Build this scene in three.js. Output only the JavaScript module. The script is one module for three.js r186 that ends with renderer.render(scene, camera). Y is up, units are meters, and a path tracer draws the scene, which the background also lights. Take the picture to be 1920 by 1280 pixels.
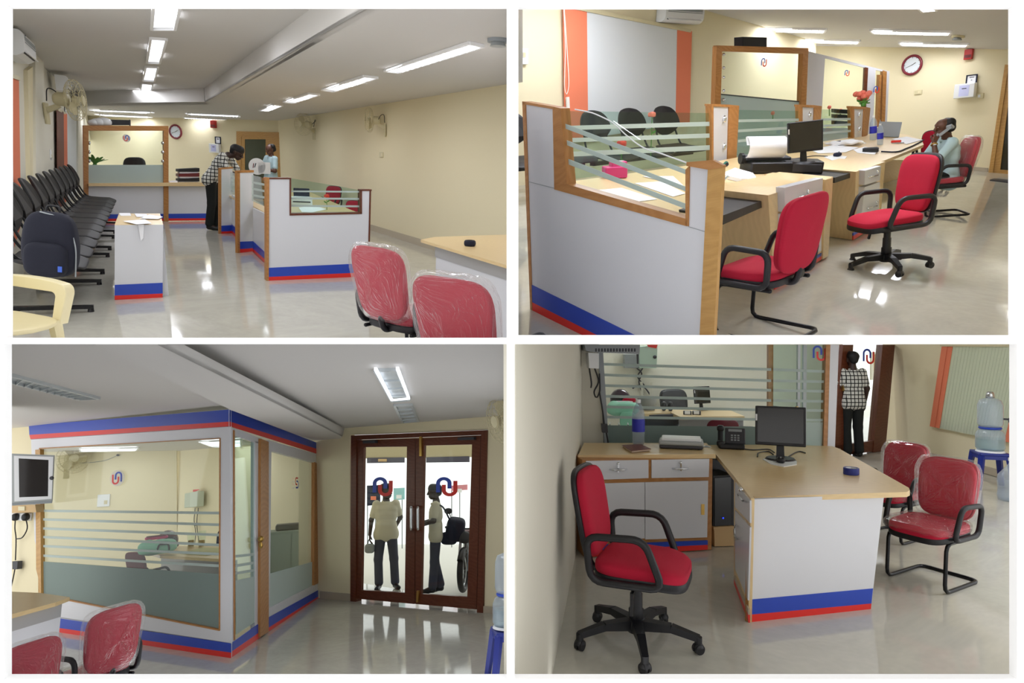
import * as THREE from 'three';
import { mergeGeometries } from 'three/addons/utils/BufferGeometryUtils.js';
import { RoundedBoxGeometry } from 'three/addons/geometries/RoundedBoxGeometry.js';
import { MarchingCubes } from 'three/addons/objects/MarchingCubes.js';
import { ImprovedNoise } from 'three/addons/math/ImprovedNoise.js';
import { RectAreaLightUniformsLib } from 'three/addons/lights/RectAreaLightUniformsLib.js';

// ---------------------------------------------------------------- camera, sky, exposure
// Four rooms of one bank branch stand behind a white wall with four openings; one camera looks at them.
const FOCAL = 1200, CX = 960, CY = 640;
const scene = new THREE.Scene();
const camera = new THREE.PerspectiveCamera((2 * Math.atan(640 / FOCAL) * 180) / Math.PI, 1.5, 0.05, 200);
camera.position.set(0, 0, 0);
camera.lookAt(0, 0, -1);
scene.background = new THREE.Color(1, 1, 1.0);            // white overcast sky
scene.backgroundIntensity = 1.45;
const renderer = new THREE.WebGLRenderer({ antialias: true });
renderer.toneMapping = THREE.LinearToneMapping;
renderer.toneMappingExposure = 1.0;
renderer.shadowMap.enabled = true;
RectAreaLightUniformsLib.init();
// radiance of the fluorescent fittings of each room
const LAMP = { hall: 18, teller: 20, entrance: 1.7, office: 14 };

// ---------------------------------------------------------------- helpers
const V = (x, y, z) => new THREE.Vector3(x, y, z);
const UP = V(0, 1, 0);
const ray = (x, y) => V((x - CX) / FOCAL, (CY - y) / FOCAL, -1);
let seedValue = 7;
const rnd = () => { seedValue = (seedValue * 16807) % 2147483647; return seedValue / 2147483647; };
const noise = new ImprovedNoise();

// the meeting of a sight line with a plane {o, n}; planes are measured from the photograph's floor lines
function at(plane, x, y, off = 0) {
  const d = ray(x, y), o = off ? plane.o.clone().addScaledVector(plane.n, off) : plane.o;
  return d.multiplyScalar(o.dot(plane.n) / d.dot(plane.n));
}
function planeThrough(a, b, c) {
  const n = b.clone().sub(a).cross(c.clone().sub(a)).normalize();
  if (n.dot(a) > 0) n.negate();
  return { o: a.clone(), n };
}
class Room {                                     // a floor: its horizon line in the photograph and the eye's height above it
  constructor(atX, horizon, slope, eye) {
    const X = atX - CX, Y = CY - horizon;
    this.n = V(slope, 1, (Y + slope * X) / FOCAL).normalize();
    this.eye = eye;
  }
  level(h) { return { o: this.n.clone().multiplyScalar(h - this.eye), n: this.n }; }
  floor(x, y, h = 0) { return at(this.level(h), x, y); }
  wall(a, b, plumb) {                            // upright plane over two floor points; plumb: the floor point above which its edge runs
    const A = this.floor(...a), B = this.floor(...b), n = B.clone().sub(A).cross(plumb ? this.upright(this.floor(...plumb), 1) : this.n).normalize();
    if (n.dot(A) > 0) n.negate();
    return { o: A, n };
  }
  rise(P, y, u = this.n) {                       // how far along u above P the picture row y is met
    const k = (CY - y) / FOCAL;
    return -(P.y + k * P.z) / (u.y + k * u.z);
  }
  upright(P, lean = 0.6) {                       // the up axis of a thing standing at P
    const m = P.clone().normalize().cross(UP).normalize();
    return this.n.clone().addScaledVector(m, -lean * this.n.dot(m)).normalize();
  }
}
const box = (w, h, d, x = 0, y = 0, z = 0) => new THREE.BoxGeometry(w, h, d).translate(x, y, z);
const rbox = (w, h, d, r, x = 0, y = 0, z = 0, s = 3) => new RoundedBoxGeometry(w, h, d, s, r).translate(x, y, z);
const cyl = (r0, r1, h, x = 0, y = 0, z = 0, s = 20) => new THREE.CylinderGeometry(r0, r1, h, s).translate(x, y, z);
const lathe = (pts, s = 28) => new THREE.LatheGeometry(pts.map((p) => new THREE.Vector2(p[0], p[1])), s);
function merge(list) {
  const out = list.map((g) => {
    g = g.index ? g.toNonIndexed() : g;
    const c = new THREE.BufferGeometry(), n = g.attributes.position.count;
    c.setAttribute('position', g.attributes.position);
    if (!g.attributes.normal) g.computeVertexNormals();
    c.setAttribute('normal', g.attributes.normal);
    c.setAttribute('uv', g.attributes.uv ?? new THREE.BufferAttribute(new Float32Array(n * 2), 2));
    return c;
  });
  return mergeGeometries(out);
}
// rounded polyline tube
function tube(points, r, { closed = false, round = 0.05, seg = 8, flat } = {}) {
  const P = points.map((p) => (p.isVector3 ? p.clone() : V(...p))), path = new THREE.CurvePath(), N = P.length;
  const cut = (i) => { const p = P[i], a = P[(i + N - 1) % N], b = P[(i + 1) % N]; const ra = Math.min(round, a.distanceTo(p) * 0.45), rb = Math.min(round, b.distanceTo(p) * 0.45); return [p.clone().lerp(a, ra / a.distanceTo(p)), p, p.clone().lerp(b, rb / b.distanceTo(p))]; };
  const list = [];
  for (let i = 0; i < N; i++) if (closed || (i > 0 && i < N - 1)) list.push(cut(i)); else list.push([P[i], null, P[i]]);
  for (let i = 0; i < N; i++) {
    if (list[i][1]) path.add(new THREE.QuadraticBezierCurve3(list[i][0], list[i][1], list[i][2]));
    const j = (i + 1) % N;
    if ((closed || i < N - 1) && list[i][2].distanceTo(list[j][0]) > 1e-5) path.add(new THREE.LineCurve3(list[i][2], list[j][0]));
  }
  const n = Math.max(8, Math.min(160, N * 10)), g = new THREE.TubeGeometry(path, n, r, seg, closed);
  if (!closed) {
    const ends = [];
    for (const e of [0, 1]) { const s = new THREE.SphereGeometry(r, seg, 6); const p = path.getPoint(e); ends.push(s.translate(p.x, p.y, p.z)); }
    return merge([g, ...ends]);
  }
  return g;
}
const wire = (points, r = 0.004) => new THREE.TubeGeometry(new THREE.CatmullRomCurve3(points.map((p) => (p.isVector3 ? p : V(...p)))), Math.max(12, points.length * 8), r, 6);
// straight bar with tapering rectangular section between P and Q
function taper(P, Q, w0, h0, w1 = w0, h1 = h0, up = UP) {
  P = P.isVector3 ? P : V(...P); Q = Q.isVector3 ? Q : V(...Q);
  const d = Q.clone().sub(P).normalize(), s = d.clone().cross(up).normalize(), t = s.clone().cross(d), c = [];
  for (const [B, w, h] of [[P, w0, h0], [Q, w1, h1]]) for (const [i, j] of [[-1, -1], [1, -1], [1, 1], [-1, 1]]) c.push(B.clone().addScaledVector(s, (i * w) / 2).addScaledVector(t, (j * h) / 2));
  return solid(c.slice(0, 4), c.slice(4));
}
function solid(a, b) {                            // two matching rings joined into a closed body
  const pos = [], n = a.length, tri = (...p) => p.forEach((q) => pos.push(q.x, q.y, q.z));
  const ca = a.reduce((s, p) => s.add(p), V(0, 0, 0)).divideScalar(n), cb = b.reduce((s, p) => s.add(p), V(0, 0, 0)).divideScalar(n);
  for (let i = 0; i < n; i++) { const j = (i + 1) % n; tri(a[i], b[j], b[i]); tri(a[i], a[j], b[j]); tri(ca, a[j], a[i]); tri(cb, b[i], b[j]); }
  const g = new THREE.BufferGeometry();
  g.setAttribute('position', new THREE.Float32BufferAttribute(pos, 3));
  g.computeVertexNormals();
  g.setAttribute('uv', new THREE.Float32BufferAttribute(new Float32Array((pos.length / 3) * 2), 2));
  return g;
}
// prism over a flat outline of 3D points (holes allowed), going along `back`; uv in metres
function sheet(points, back, holes = [], n = null) {
  const o = points[0];
  let nn = n;
  if (!nn) { nn = V(0, 0, 0); for (let i = 0; i < points.length; i++) { const a = points[i].clone().sub(o), b = points[(i + 1) % points.length].clone().sub(o); nn.add(a.cross(b)); } nn.normalize(); }
  let u = UP.clone().cross(nn);
  if (u.length() < 0.3) u = V(1, 0, 0).addScaledVector(nn, -nn.x);
  u.normalize();
  const v = nn.clone().cross(u), to2 = (p) => new THREE.Vector2(p.clone().sub(o).dot(u), p.clone().sub(o).dot(v));
  const outer = points.map(to2), hs = holes.map((h) => h.map(to2)), pts = [...points], p2 = [...outer];
  holes.forEach((h, i) => { pts.push(...h); p2.push(...hs[i]); });
  const faces = THREE.ShapeUtils.triangulateShape(outer, hs), pos = [], uv = [];
  const B = pts.map((p) => p.clone().add(back));
  const put = (P, q) => { pos.push(P.x, P.y, P.z); uv.push(q.x, q.y); };
  for (const f of faces) {
    const A3 = f.map((i) => pts[i]), nrm = A3[1].clone().sub(A3[0]).cross(A3[2].clone().sub(A3[0])), front = nrm.dot(back) < 0 ? f : [f[0], f[2], f[1]];
    front.forEach((i) => put(pts[i], p2[i]));
    [front[0], front[2], front[1]].forEach((i) => put(B[i], p2[i]));
  }
  const t = back.length(), rings = [[0, points.length]];
  let s = points.length; for (const h of holes) { rings.push([s, h.length]); s += h.length; }
  for (const [s0, k] of rings) {
    let run = 0;
    for (let i = 0; i < k; i++) {
      const a = s0 + i, b = s0 + ((i + 1) % k), L = pts[a].distanceTo(pts[b]), q = (x, y) => new THREE.Vector2(x, y);
      put(pts[a], q(run, 0)); put(B[b], q(run + L, t)); put(pts[b], q(run + L, 0));
      put(pts[a], q(run, 0)); put(B[a], q(run, t)); put(B[b], q(run + L, t));
      run += L;
    }
  }
  const g = new THREE.BufferGeometry();
  g.setAttribute('position', new THREE.Float32BufferAttribute(pos, 3));
  g.setAttribute('uv', new THREE.Float32BufferAttribute(uv, 2));
  g.computeVertexNormals();
  return g;
}
// a slab lying in a plane, its face outlined by points of the photograph
function slab(plane, pix, thick = 0.02, off = 0, holes = []) {
  return sheet(pix.map((p) => at(plane, p[0], p[1], off)), plane.n.clone().multiplyScalar(-thick), holes.map((h) => h.map((p) => at(plane, p[0], p[1], off))));
}
const quad = (x0, y0, x1, y1) => [[x0, y0], [x1, y0], [x1, y1], [x0, y1]];

// ---------------------------------------------------------------- things, parts, structure
const taken = {};
function numbered(name) { const k = (taken[name] = (taken[name] ?? -1) + 1); return k ? name + '_' + String(k).padStart(3, '0') : name; }
function tag(o, label, category, group) { o.userData = { label, category }; if (group) o.userData.group = group; return o; }
function shade(o) { o.traverse((m) => { if (m.isMesh) { m.castShadow = true; m.receiveShadow = true; } }); return o; }
function thing(name, label, category, group, base) { // a Group at the thing's base
  const o = new THREE.Group(); o.name = numbered(name); scene.add(o); if (base) o.position.copy(base);
  return tag(o, label, category, group);
}
function part(parent, name, geometry, material, label) { // geometry in the thing's own space
  const m = new THREE.Mesh(geometry, material); m.name = name; m.castShadow = m.receiveShadow = true; parent.add(m);
  if (label) m.userData.label = label;
  return m;
}
function laid(root, name, geometry, material, label, parent = root) { // geometry measured in the room, root not turned
  return part(parent, name, geometry.translate(-root.position.x, -root.position.y, -root.position.z), material, label);
}
function solo(name, geometry, material, label, category, group) { // a thing of one mesh, its origin at its middle
  geometry.computeBoundingSphere(); const c = geometry.boundingSphere.center.clone();
  const m = new THREE.Mesh(geometry.translate(-c.x, -c.y, -c.z), material); m.name = numbered(name); m.position.copy(c); m.castShadow = m.receiveShadow = true; scene.add(m);
  return tag(m, label, category, group);
}
function struct(name, geometry, material, parent) {
  const m = new THREE.Mesh(geometry, material); m.name = parent ? name : numbered(name); m.castShadow = m.receiveShadow = true;
  if (!parent) m.userData.kind = 'structure';
  (parent ?? scene).add(m);
  return m;
}
function structGroup(name) { const g = new THREE.Group(); g.name = numbered(name); g.userData.kind = 'structure'; scene.add(g); return g; }
// stand a thing at P, turned to face a direction; scale from the height it has in the photograph
function stand(o, room, P, toward, { lean = 0.6, top, height, scale = 1, up } = {}) {
  const u = up ?? room.upright(P, lean), f = toward.clone().sub(P);
  f.addScaledVector(u, -f.dot(u)).normalize();
  const x = u.clone().cross(f), s = top !== undefined ? room.rise(P, top, u) / height : scale;
  o.position.copy(P); o.quaternion.setFromRotationMatrix(new THREE.Matrix4().makeBasis(x, u, f)); o.scale.setScalar(s);
  return o;
}
function copyOf(source, label, group) {
  const c = source.clone(); c.name = numbered(source.name.replace(/_\d{3}$/, '')); scene.add(c);
  c.userData = { ...source.userData, label }; if (group) c.userData.group = group;
  return c;
}

// cut a thing off where the sill or jamb of its opening ends (a plane through the edge of the opening)
function cutAt(o, a, b, keep) {
  const n = ray(...a).cross(ray(...b)).normalize(); if (n.dot(ray(...keep)) < 0) n.negate();
  o.updateMatrixWorld(true);
  o.traverse((m) => {
    if (!m.isMesh) return;
    const g = m.geometry.index ? m.geometry.toNonIndexed() : m.geometry, A = g.attributes, pos = [], nor = [], uv = [], P = V(0, 0, 0);
    const vert = (i) => ({ p: [A.position.getX(i), A.position.getY(i), A.position.getZ(i)], n: [A.normal.getX(i), A.normal.getY(i), A.normal.getZ(i)], t: A.uv ? [A.uv.getX(i), A.uv.getY(i)] : [0, 0], d: P.fromBufferAttribute(A.position, i).applyMatrix4(m.matrixWorld).dot(n) });
    const lerpV = (q, w) => { const f = q.d / (q.d - w.d), L = (x, y) => x.map((v, k) => v + (y[k] - v) * f); return { p: L(q.p, w.p), n: L(q.n, w.n), t: L(q.t, w.t), d: 0 }; };
    for (let i = 0; i < A.position.count; i += 3) {
      const t = [vert(i), vert(i + 1), vert(i + 2)], out = [];
      for (let k = 0; k < 3; k++) { const q = t[k], w = t[(k + 1) % 3]; if (q.d >= 0) out.push(q); if (q.d * w.d < 0) out.push(lerpV(q, w)); }
      for (let k = 1; k + 1 < out.length; k++) for (const q of [out[0], out[k], out[k + 1]]) { pos.push(...q.p); nor.push(...q.n); uv.push(...q.t); }
    }
    const h = new THREE.BufferGeometry();
    h.setAttribute('position', new THREE.Float32BufferAttribute(pos, 3)); h.setAttribute('normal', new THREE.Float32BufferAttribute(nor, 3)); h.setAttribute('uv', new THREE.Float32BufferAttribute(uv, 2));
    m.geometry = h;
  });
  const gone = []; o.traverse((m) => { if (m.isMesh && !m.geometry.attributes.position.count && !m.children.length) gone.push(m); });
  for (const m of gone) m.parent.remove(m);
  return o;
}
const SILL = { hallJamb: [[951.5, 0], [951.5, 640], [480, 300]], hall: [[0, 633.3], [960, 633.3], [480, 300]], teller: [[960, 630], [1910, 630], [1438, 300]], tellerJamb: [[970, 0], [970, 640], [1438, 300]], entranceJamb: [[952, 640], [952, 1280], [480, 900]], officeHead: [[960, 643], [1910, 643], [1438, 900]] };

// ---------------------------------------------------------------- materials
function texture(size, paint, { srgb = true, repeat = 1 } = {}) {
  const d = new Uint8Array(size * size * 4);
  for (let y = 0; y < size; y++) for (let x = 0; x < size; x++) { const c = paint(x / size, y / size); d.set([c[0], c[1], c[2], 255].map((v) => Math.max(0, Math.min(255, v))), (y * size + x) * 4); }
  const t = new THREE.DataTexture(d, size, size, THREE.RGBAFormat);
  t.wrapS = t.wrapT = THREE.RepeatWrapping; t.magFilter = THREE.LinearFilter; t.minFilter = THREE.LinearMipmapLinearFilter; t.generateMipmaps = true;
  if (srgb) t.colorSpace = THREE.SRGBColorSpace;
  t.repeat.set(repeat, repeat); t.needsUpdate = true;
  return t;
}
const wrapNoise = (u, v, f, z = 0) => { const a = u * Math.PI * 2, b = v * Math.PI * 2, r = f / 6.283; return noise.noise(Math.cos(a) * r + 7.3 + z, Math.sin(a) * r + Math.cos(b) * r * 1.3 + 3.1, Math.sin(b) * r + 11.7 + z); };
const woodTex = (base, amp) => texture(512, (u, v) => { const g = wrapNoise(u, v, 4) * 3 + v * 26, w = Math.sin(g * 6.283) * 0.5 + wrapNoise(u * 1, v * 8 % 1, 30) * 0.7; return base.map((c) => c + w * amp); }, { repeat: 0.7 });
const std = (hex, roughness = 0.6, more = {}) => new THREE.MeshStandardMaterial({ color: hex, roughness, ...more });
const phy = (hex, roughness, more = {}) => new THREE.MeshPhysicalMaterial({ color: hex, roughness, ...more });
const plasterBump = texture(256, (u, v) => { const n = 128 + wrapNoise(u, v, 18) * 60 + wrapNoise(u, v, 50, 5) * 40; return [n, n, n]; }, { srgb: false, repeat: 1.5 });
const fabricBump = texture(128, (u, v) => { const n = 128 + 60 * Math.sin(u * 6.283 * 16) * Math.sin(v * 6.283 * 16) + wrapNoise(u, v, 30) * 40; return [n, n, n]; }, { srgb: false, repeat: 6 });
const floorTex = texture(512, (u, v) => { const n = wrapNoise(u, v, 6) * 5 + wrapNoise(u, v, 22, 3) * 5 + wrapNoise(u, v, 70, 9) * 4; return [192 + n, 189 + n, 177 + n * 0.9]; }, { repeat: 0.4 });
const wrinkle = texture(256, (u, v) => { const a = 1 - Math.abs(wrapNoise(u, v, 9)) * 2.2, b = 1 - Math.abs(wrapNoise(u, v, 24, 6)) * 2.2, n = 40 + 130 * Math.pow(Math.max(0, a), 3) + 80 * Math.pow(Math.max(0, b), 3); return [n, n, n]; }, { srgb: false, repeat: 2 });
const M = {
  white: std('#fdfdfd', 0.55), ceiling: std('#d6d3ce', 0.8, { bumpMap: plasterBump, bumpScale: 0.001 }),
  cream: std('#ebe0bd', 0.75, { bumpMap: plasterBump, bumpScale: 0.001 }), wallGrey: std('#d9d5c6', 0.7, { bumpMap: plasterBump, bumpScale: 0.001 }), creamPale: std('#e6e2d2', 0.7, { bumpMap: plasterBump, bumpScale: 0.001 }),
  floor: phy('#ffffff', 0.07, { map: floorTex }), skirting: std('#b9ad98', 0.35),
  laminate: phy('#d8d9de', 0.25), greyLaminate: phy('#a7a6a6', 0.3), maple: std('#ffffff', 0.32, { map: woodTex([226, 198, 148], 5) }), beech: std('#ffffff', 0.4, { map: woodTex([176, 122, 66], 10) }),
  mahogany: std('#ffffff', 0.35, { map: woodTex([98, 48, 26], 9) }), oak: std('#ffffff', 0.4, { map: woodTex([190, 146, 82], 9) }),
  blue: std('#2546b4', 0.35), red: std('#e02b23', 0.35),
  glass: phy('#fafdfb', 0.0, { transmission: 1, thickness: 0, ior: 1.2 }), greenGlass: phy('#e6f2ed', 0.02, { transmission: 1, thickness: 0, ior: 1.22 }),
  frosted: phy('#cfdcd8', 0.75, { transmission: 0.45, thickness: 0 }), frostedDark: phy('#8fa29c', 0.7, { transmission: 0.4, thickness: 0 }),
  film: phy('#ffffff', 0.12, { transmission: 0.97, thickness: 0, ior: 1.55, bumpMap: wrinkle, bumpScale: 0.009, side: THREE.DoubleSide }),
  redFabric: std('#b80f33', 0.9, { bumpMap: fabricBump, bumpScale: 0.0008 }), black: std('#15151a', 0.45), blackMetal: phy('#121216', 0.3, { metalness: 0.3 }), darkGrey: std('#3a3a40', 0.5), seatBlack: std('#171517', 0.55), screen: phy('#201d18', 0.18),
  steel: phy('#c9ccd0', 0.25, { metalness: 1 }), chrome: phy('#dfe2e6', 0.12, { metalness: 1 }), brass: phy('#c9a35a', 0.3, { metalness: 1 }),
  ivory: std('#d6cca6', 0.4), plasticWhite: std('#eef0f2', 0.35), grey: std('#9aa0a4', 0.45), greyPaint: std('#a9adad', 0.4), paper: std('#fafbff', 0.8),
  orange: std('#ea8360', 0.85), blindWhite: std('#dfe3e4', 0.85), blindGreen: phy('#dde3cc', 0.85, { transmission: 0.3, thickness: 0 }), bead: std('#f1ece4', 0.4),
  pink: std('#d8327f', 0.4), rose: std('#ee3b28', 0.6), roseLight: std('#f47f6a', 0.6), leaf: std('#4f8a2f', 0.6), yellowLeaf: std('#9cb43a', 0.6),
  bottle: phy('#e4ecf4', 0.18, { transmission: 0.78, thickness: 0, ior: 1.45 }), water: phy('#dcefef', 0.0, { transmission: 0.9, thickness: 0 }), bottleLabel: std('#2a2fb4', 0.4),
  bagNavy: std('#0e1124', 0.8, { bumpMap: fabricBump, bumpScale: 0.001 }), navy: std('#151a33', 0.8, { bumpMap: fabricBump, bumpScale: 0.001 }), stool: std('#1b2c86', 0.35), plumb: std('#ece0b4', 0.35), brownBook: std('#6e3a2c', 0.6), mint: std('#9fe0c6', 0.7),
  glow: std('#ffffff', 0.5, { emissive: '#eef3ff', emissiveIntensity: 1.5 }), glowSoft: std('#ffffff', 0.5, { emissive: '#e8f0ff', emissiveIntensity: 0.9 }), lampOff: std('#a9b0ae', 0.35), lampTray: phy('#c9cfd0', 0.3),
  skin: std('#5e3b2a', 0.5), skinDark: std('#38231a', 0.5), hair: std('#0c0a0a', 0.6), eyeWhite: std('#e8e4dc', 0.3), trousersBlack: std('#101413', 0.85), trousersGrey: std('#4a4b5a', 0.85), shirtBlue: std('#bcd6dc', 0.85, { bumpMap: fabricBump, bumpScale: 0.0006 }), shirtCream: std('#d8d2bb', 0.85), shoe: std('#0e0d0d', 0.4),
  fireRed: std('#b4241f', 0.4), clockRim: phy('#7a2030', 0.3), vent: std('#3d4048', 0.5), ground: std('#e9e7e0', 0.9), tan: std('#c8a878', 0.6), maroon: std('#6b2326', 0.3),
};
M.checked = std('#ffffff', 0.9, { map: texture(128, (u, v) => { const f = (t) => Math.min(Math.abs(((t * 2) % 1) - 0.5), 1), a = f(u) < 0.13, b = f(v) < 0.13, th = f(u + 0.25) < 0.02 || f(v + 0.25) < 0.02; const k = a && b ? 14 : a || b ? 62 : th ? 150 : 226; return [k, k, k * 0.97]; }, { repeat: 1 }) });

// ---------------------------------------------------------------- the four rooms
const hall = new Room(480, 280, 0.06, 1.6), teller = new Room(1438, 150, 0, 1.5), entrance = new Room(480, 915, -0.04, 1.7), office = new Room(1436, 650, 0, 1.65);
const OPEN = { hall: [9.5, 7, 950, 633], teller: [972, 8, 1905, 628], entrance: [7.5, 645, 950, 1273], office: [965, 645, 1907, 1273] };
{
  const z = 1.9, px = (x, y, d = z) => ray(x, y).multiplyScalar(d);
  const outer = [px(-1500, -1300), px(3400, -1300), px(3400, 2600), px(-1500, 2600)];
  struct('wall_front', sheet(outer, V(0, 0, -0.03), Object.values(OPEN).map((r) => quad(...r).map((p) => px(...p)))), M.white);
  // splayed screens added behind the openings to close light gaps (left, right, top, bottom: how deep each goes)
  const deep = { hall: [3.4, 9.5, 3.6, 7], teller: [7.5, 3.6, 3.2, 5.2], entrance: [7, 11, 6.6, 4.8], office: [2.2, 2.6, 3.4, 3.0] };
  for (const [k, [x0, y0, x1, y1]] of Object.entries(OPEN)) {
    const e = 3, d = deep[k], X0 = x0 - e, X1 = x1 + e, Y0 = y0 - e, Y1 = y1 + e, f = z + 0.03;
    const sides = [[[X0, Y0], [X0, Y1], d[0], V(-0.012, 0, 0)], [[X1, Y0], [X1, Y1], d[1], V(0.012, 0, 0)], [[X0, Y0], [X1, Y0], d[2], V(0, 0.012, 0)], [[X0, Y1], [X1, Y1], d[3], V(0, -0.012, 0)]];
    struct('wall_added_screen', merge(sides.map(([a, b, to, out]) => sheet([px(...a, f), px(...b, f), px(...b, to), px(...a, to)], out))), M.white);
  }
}
const W = {};                                         // wall and ceiling planes, reused by what hangs on them
function wallPiece(name, plane, pix, mat, thick = 0.12, holes = []) { return struct(name, slab(plane, pix, thick, 0, holes), mat); }

// --- waiting hall (upper left)
W.hallRight = hall.wall([527, 378], [950, 512]);
W.hallBack = hall.wall([160, 352], [527, 378]);
W.hallLeft = hall.wall([136, 405], [-62, 637]);
{
  const t1 = at(W.hallRight, 950, 158), t2 = at(W.hallRight, 527, 225), t3 = at(W.hallBack, 160, 217);
  W.hallSoffit = planeThrough(t1, t2, t3);
  W.hallTray = { o: W.hallSoffit.o.clone().addScaledVector(W.hallSoffit.n, -0.28), n: W.hallSoffit.n };
}
struct('floor', slab(hall.level(0), [[-60, 640], [960, 640], [960, 500], [527, 370], [120, 345], [-60, 500]], 0.02), M.floor);
wallPiece('wall_right', W.hallRight, [[520, 378], [956, 515], [956, 140], [520, 222]], M.cream);
wallPiece('wall_back', W.hallBack, [[60, 345], [540, 381], [540, 205], [60, 190]], M.cream);
wallPiece('wall_left', W.hallLeft, [[165, 404], [158, 415], [-40, 710], [-60, -60], [5, -30], [62, 68], [150, 172], [172, 195]], M.creamPale);
struct('trim_1', slab(W.hallRight, [[527, 380], [956, 517], [956, 497], [527, 372]], 0.02, 0.02), M.skirting);
{ // ceiling: a lower soffit along the right wall and the back, a raised tray over the waiting row
  const lo = W.hallSoffit, hi = W.hallTray;
  struct('ceiling', slab(lo, [[728, -8], [385, 191], [-40, 196], [-40, 235], [160, 218], [527, 226], [980, 154], [980, -8]], 0.02), M.ceiling);
  struct('ceiling', slab(hi, [[-80, -40], [800, -40], [372, 178], [60, 182], [-80, 100]], 0.02), M.ceiling);
  const drop = (a, b) => { const A = at(lo, ...a), B = at(lo, ...b), u = lo.n.clone().multiplyScalar(-0.3); return sheet([A, B, B.clone().add(u), A.clone().add(u)], B.clone().sub(A).cross(u).normalize().multiplyScalar(0.02)); };
  struct('ceiling_beam', merge([drop([728, -8], [385, 191]), drop([-40, 196], [385, 191])]), M.ceiling);
  struct('ceiling_beam', merge([slab(lo, [[728, -8], [385, 191], [392, 196], [752, -8]], 0.03), slab(lo, [[-40, 196], [385, 191], [392, 196], [-40, 201]], 0.03)]), M.ceiling);
}
// pillars on the left wall
for (const [a, b, y] of [[[[52, 132], [66, 122], [68, 420], [60, 430]], 0.05, 0], [[[66, 72], [82, 88], [84, 470], [68, 520]], 0.08, 1], [[[146, 190], [160, 198], [160, 410], [147, 425]], 0.06, 2]]) struct('wall_pillar', slab(W.hallLeft, a, 0.1, b), y === 0 ? M.cream : M.creamPale);

// --- teller counter room (upper right)
W.tellerBack = teller.wall([1525, 292], [1905, 327]);
W.tellerLeft = teller.wall([972, 348], [1525, 292]);
W.tellerCeil = planeThrough(at(W.tellerBack, 1525, 86), at(W.tellerBack, 1905, 93), at(W.tellerLeft, 1395, 40));
struct('floor', slab(teller.level(0), [[968, 632], [2100, 640], [2100, 345], [1525, 288], [968, 345]], 0.02), M.floor);
wallPiece('wall_back', W.tellerBack, [[1480, 290], [2020, 340], [2020, 60], [1480, 60]], M.cream);
wallPiece('wall_left', W.tellerLeft, [[966, 352], [1530, 293], [1530, 60], [966, -120]], M.cream);
{
  const c = W.tellerCeil, near = 3.0, P = (x, y) => at(c, x, y);
  struct('ceiling', sheet([P(1490, 100), P(1960, 108), P(2500, 100), P(2500, -900), P(1960, -900), P(960, -700), P(960, -60)], c.n.clone().multiplyScalar(-0.02)), M.ceiling);
  struct('ceiling_beam', slab({ o: c.o.clone().addScaledVector(c.n, 0.12), n: c.n }, [[1300, -10], [1480, -14], [1452, 24], [1372, 27]], 0.13), M.ceiling);
  const a = at(teller.level(0), 1936, 1000), b = at(teller.level(0), 1936, 300), u = teller.n.clone().multiplyScalar(3);
  struct('wall_right', sheet([a, b, b.clone().add(u), a.clone().add(u)], V(0.03, 0, 0)), M.cream);
}
struct('trim_2', slab(W.tellerBack, [[1525, 293], [1852, 323], [1852, 315], [1525, 286]], 0.02, 0.02), M.skirting);

// --- entrance with the glass cabin (lower left)
W.entranceBack = entrance.wall([600, 1121], [930, 1150]);
W.cabinFront = entrance.wall([105, 1184], [432, 1233], [432, 1233]);
W.cabinSide = entrance.wall([432, 1233], [600, 1118], [432, 1233]);
W.entranceLeft = entrance.wall([100, 1182], [8, 1168]);
{
  const t1 = at(W.entranceBack, 640, 803), t2 = at(W.entranceBack, 950, 778);
  W.entranceCeil = planeThrough(t1, t2, at(W.cabinFront, 70, 797));
  W.entranceLow = { o: W.entranceCeil.o.clone().addScaledVector(W.entranceCeil.n, 0.16), n: W.entranceCeil.n };
}
struct('floor', slab(entrance.level(0), [[-300, 1277], [960, 1277], [960, 1140], [602, 1080], [300, 1045], [-300, 1060]], 0.02), M.floor);
const doorHole = [[656, 1132], [908, 1156], [914, 805], [656, 815]];
wallPiece('wall_back', W.entranceBack, [[560, 1130], [960, 1172], [960, 740], [560, 770]], M.cream, 0.1, [doorHole]);
struct('ceiling', slab(W.entranceCeil, [[-120, 850], [-120, 640], [960, 640], [960, 777], [640, 803], [600, 838], [330, 850]], 0.02), M.ceiling);
{
  const lo = W.entranceLow, A = at(lo, 296, 646), B = at(lo, 642, 818), face = planeThrough(A, B, A.clone().add(lo.n));
  struct('ceiling_beam', merge([slab(lo, [[180, 646], [252, 646], [634, 826], [612, 836], [432, 768]], 0.01), slab(lo, [[252, 646], [296, 646], [642, 818], [634, 826]], 0.025), slab(face, [[296, 646], [345, 646], [646, 803], [642, 818]], 0.01)]), M.ceiling);
}
struct('trim_3', slab(W.entranceBack, [[600, 1122], [656, 1127], [656, 1113], [600, 1108]], 0.02, 0.02), M.skirting);
struct('trim_4', slab(W.entranceBack, [[906, 1149], [956, 1154], [956, 1140], [906, 1136]], 0.02, 0.02), M.skirting);
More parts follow.
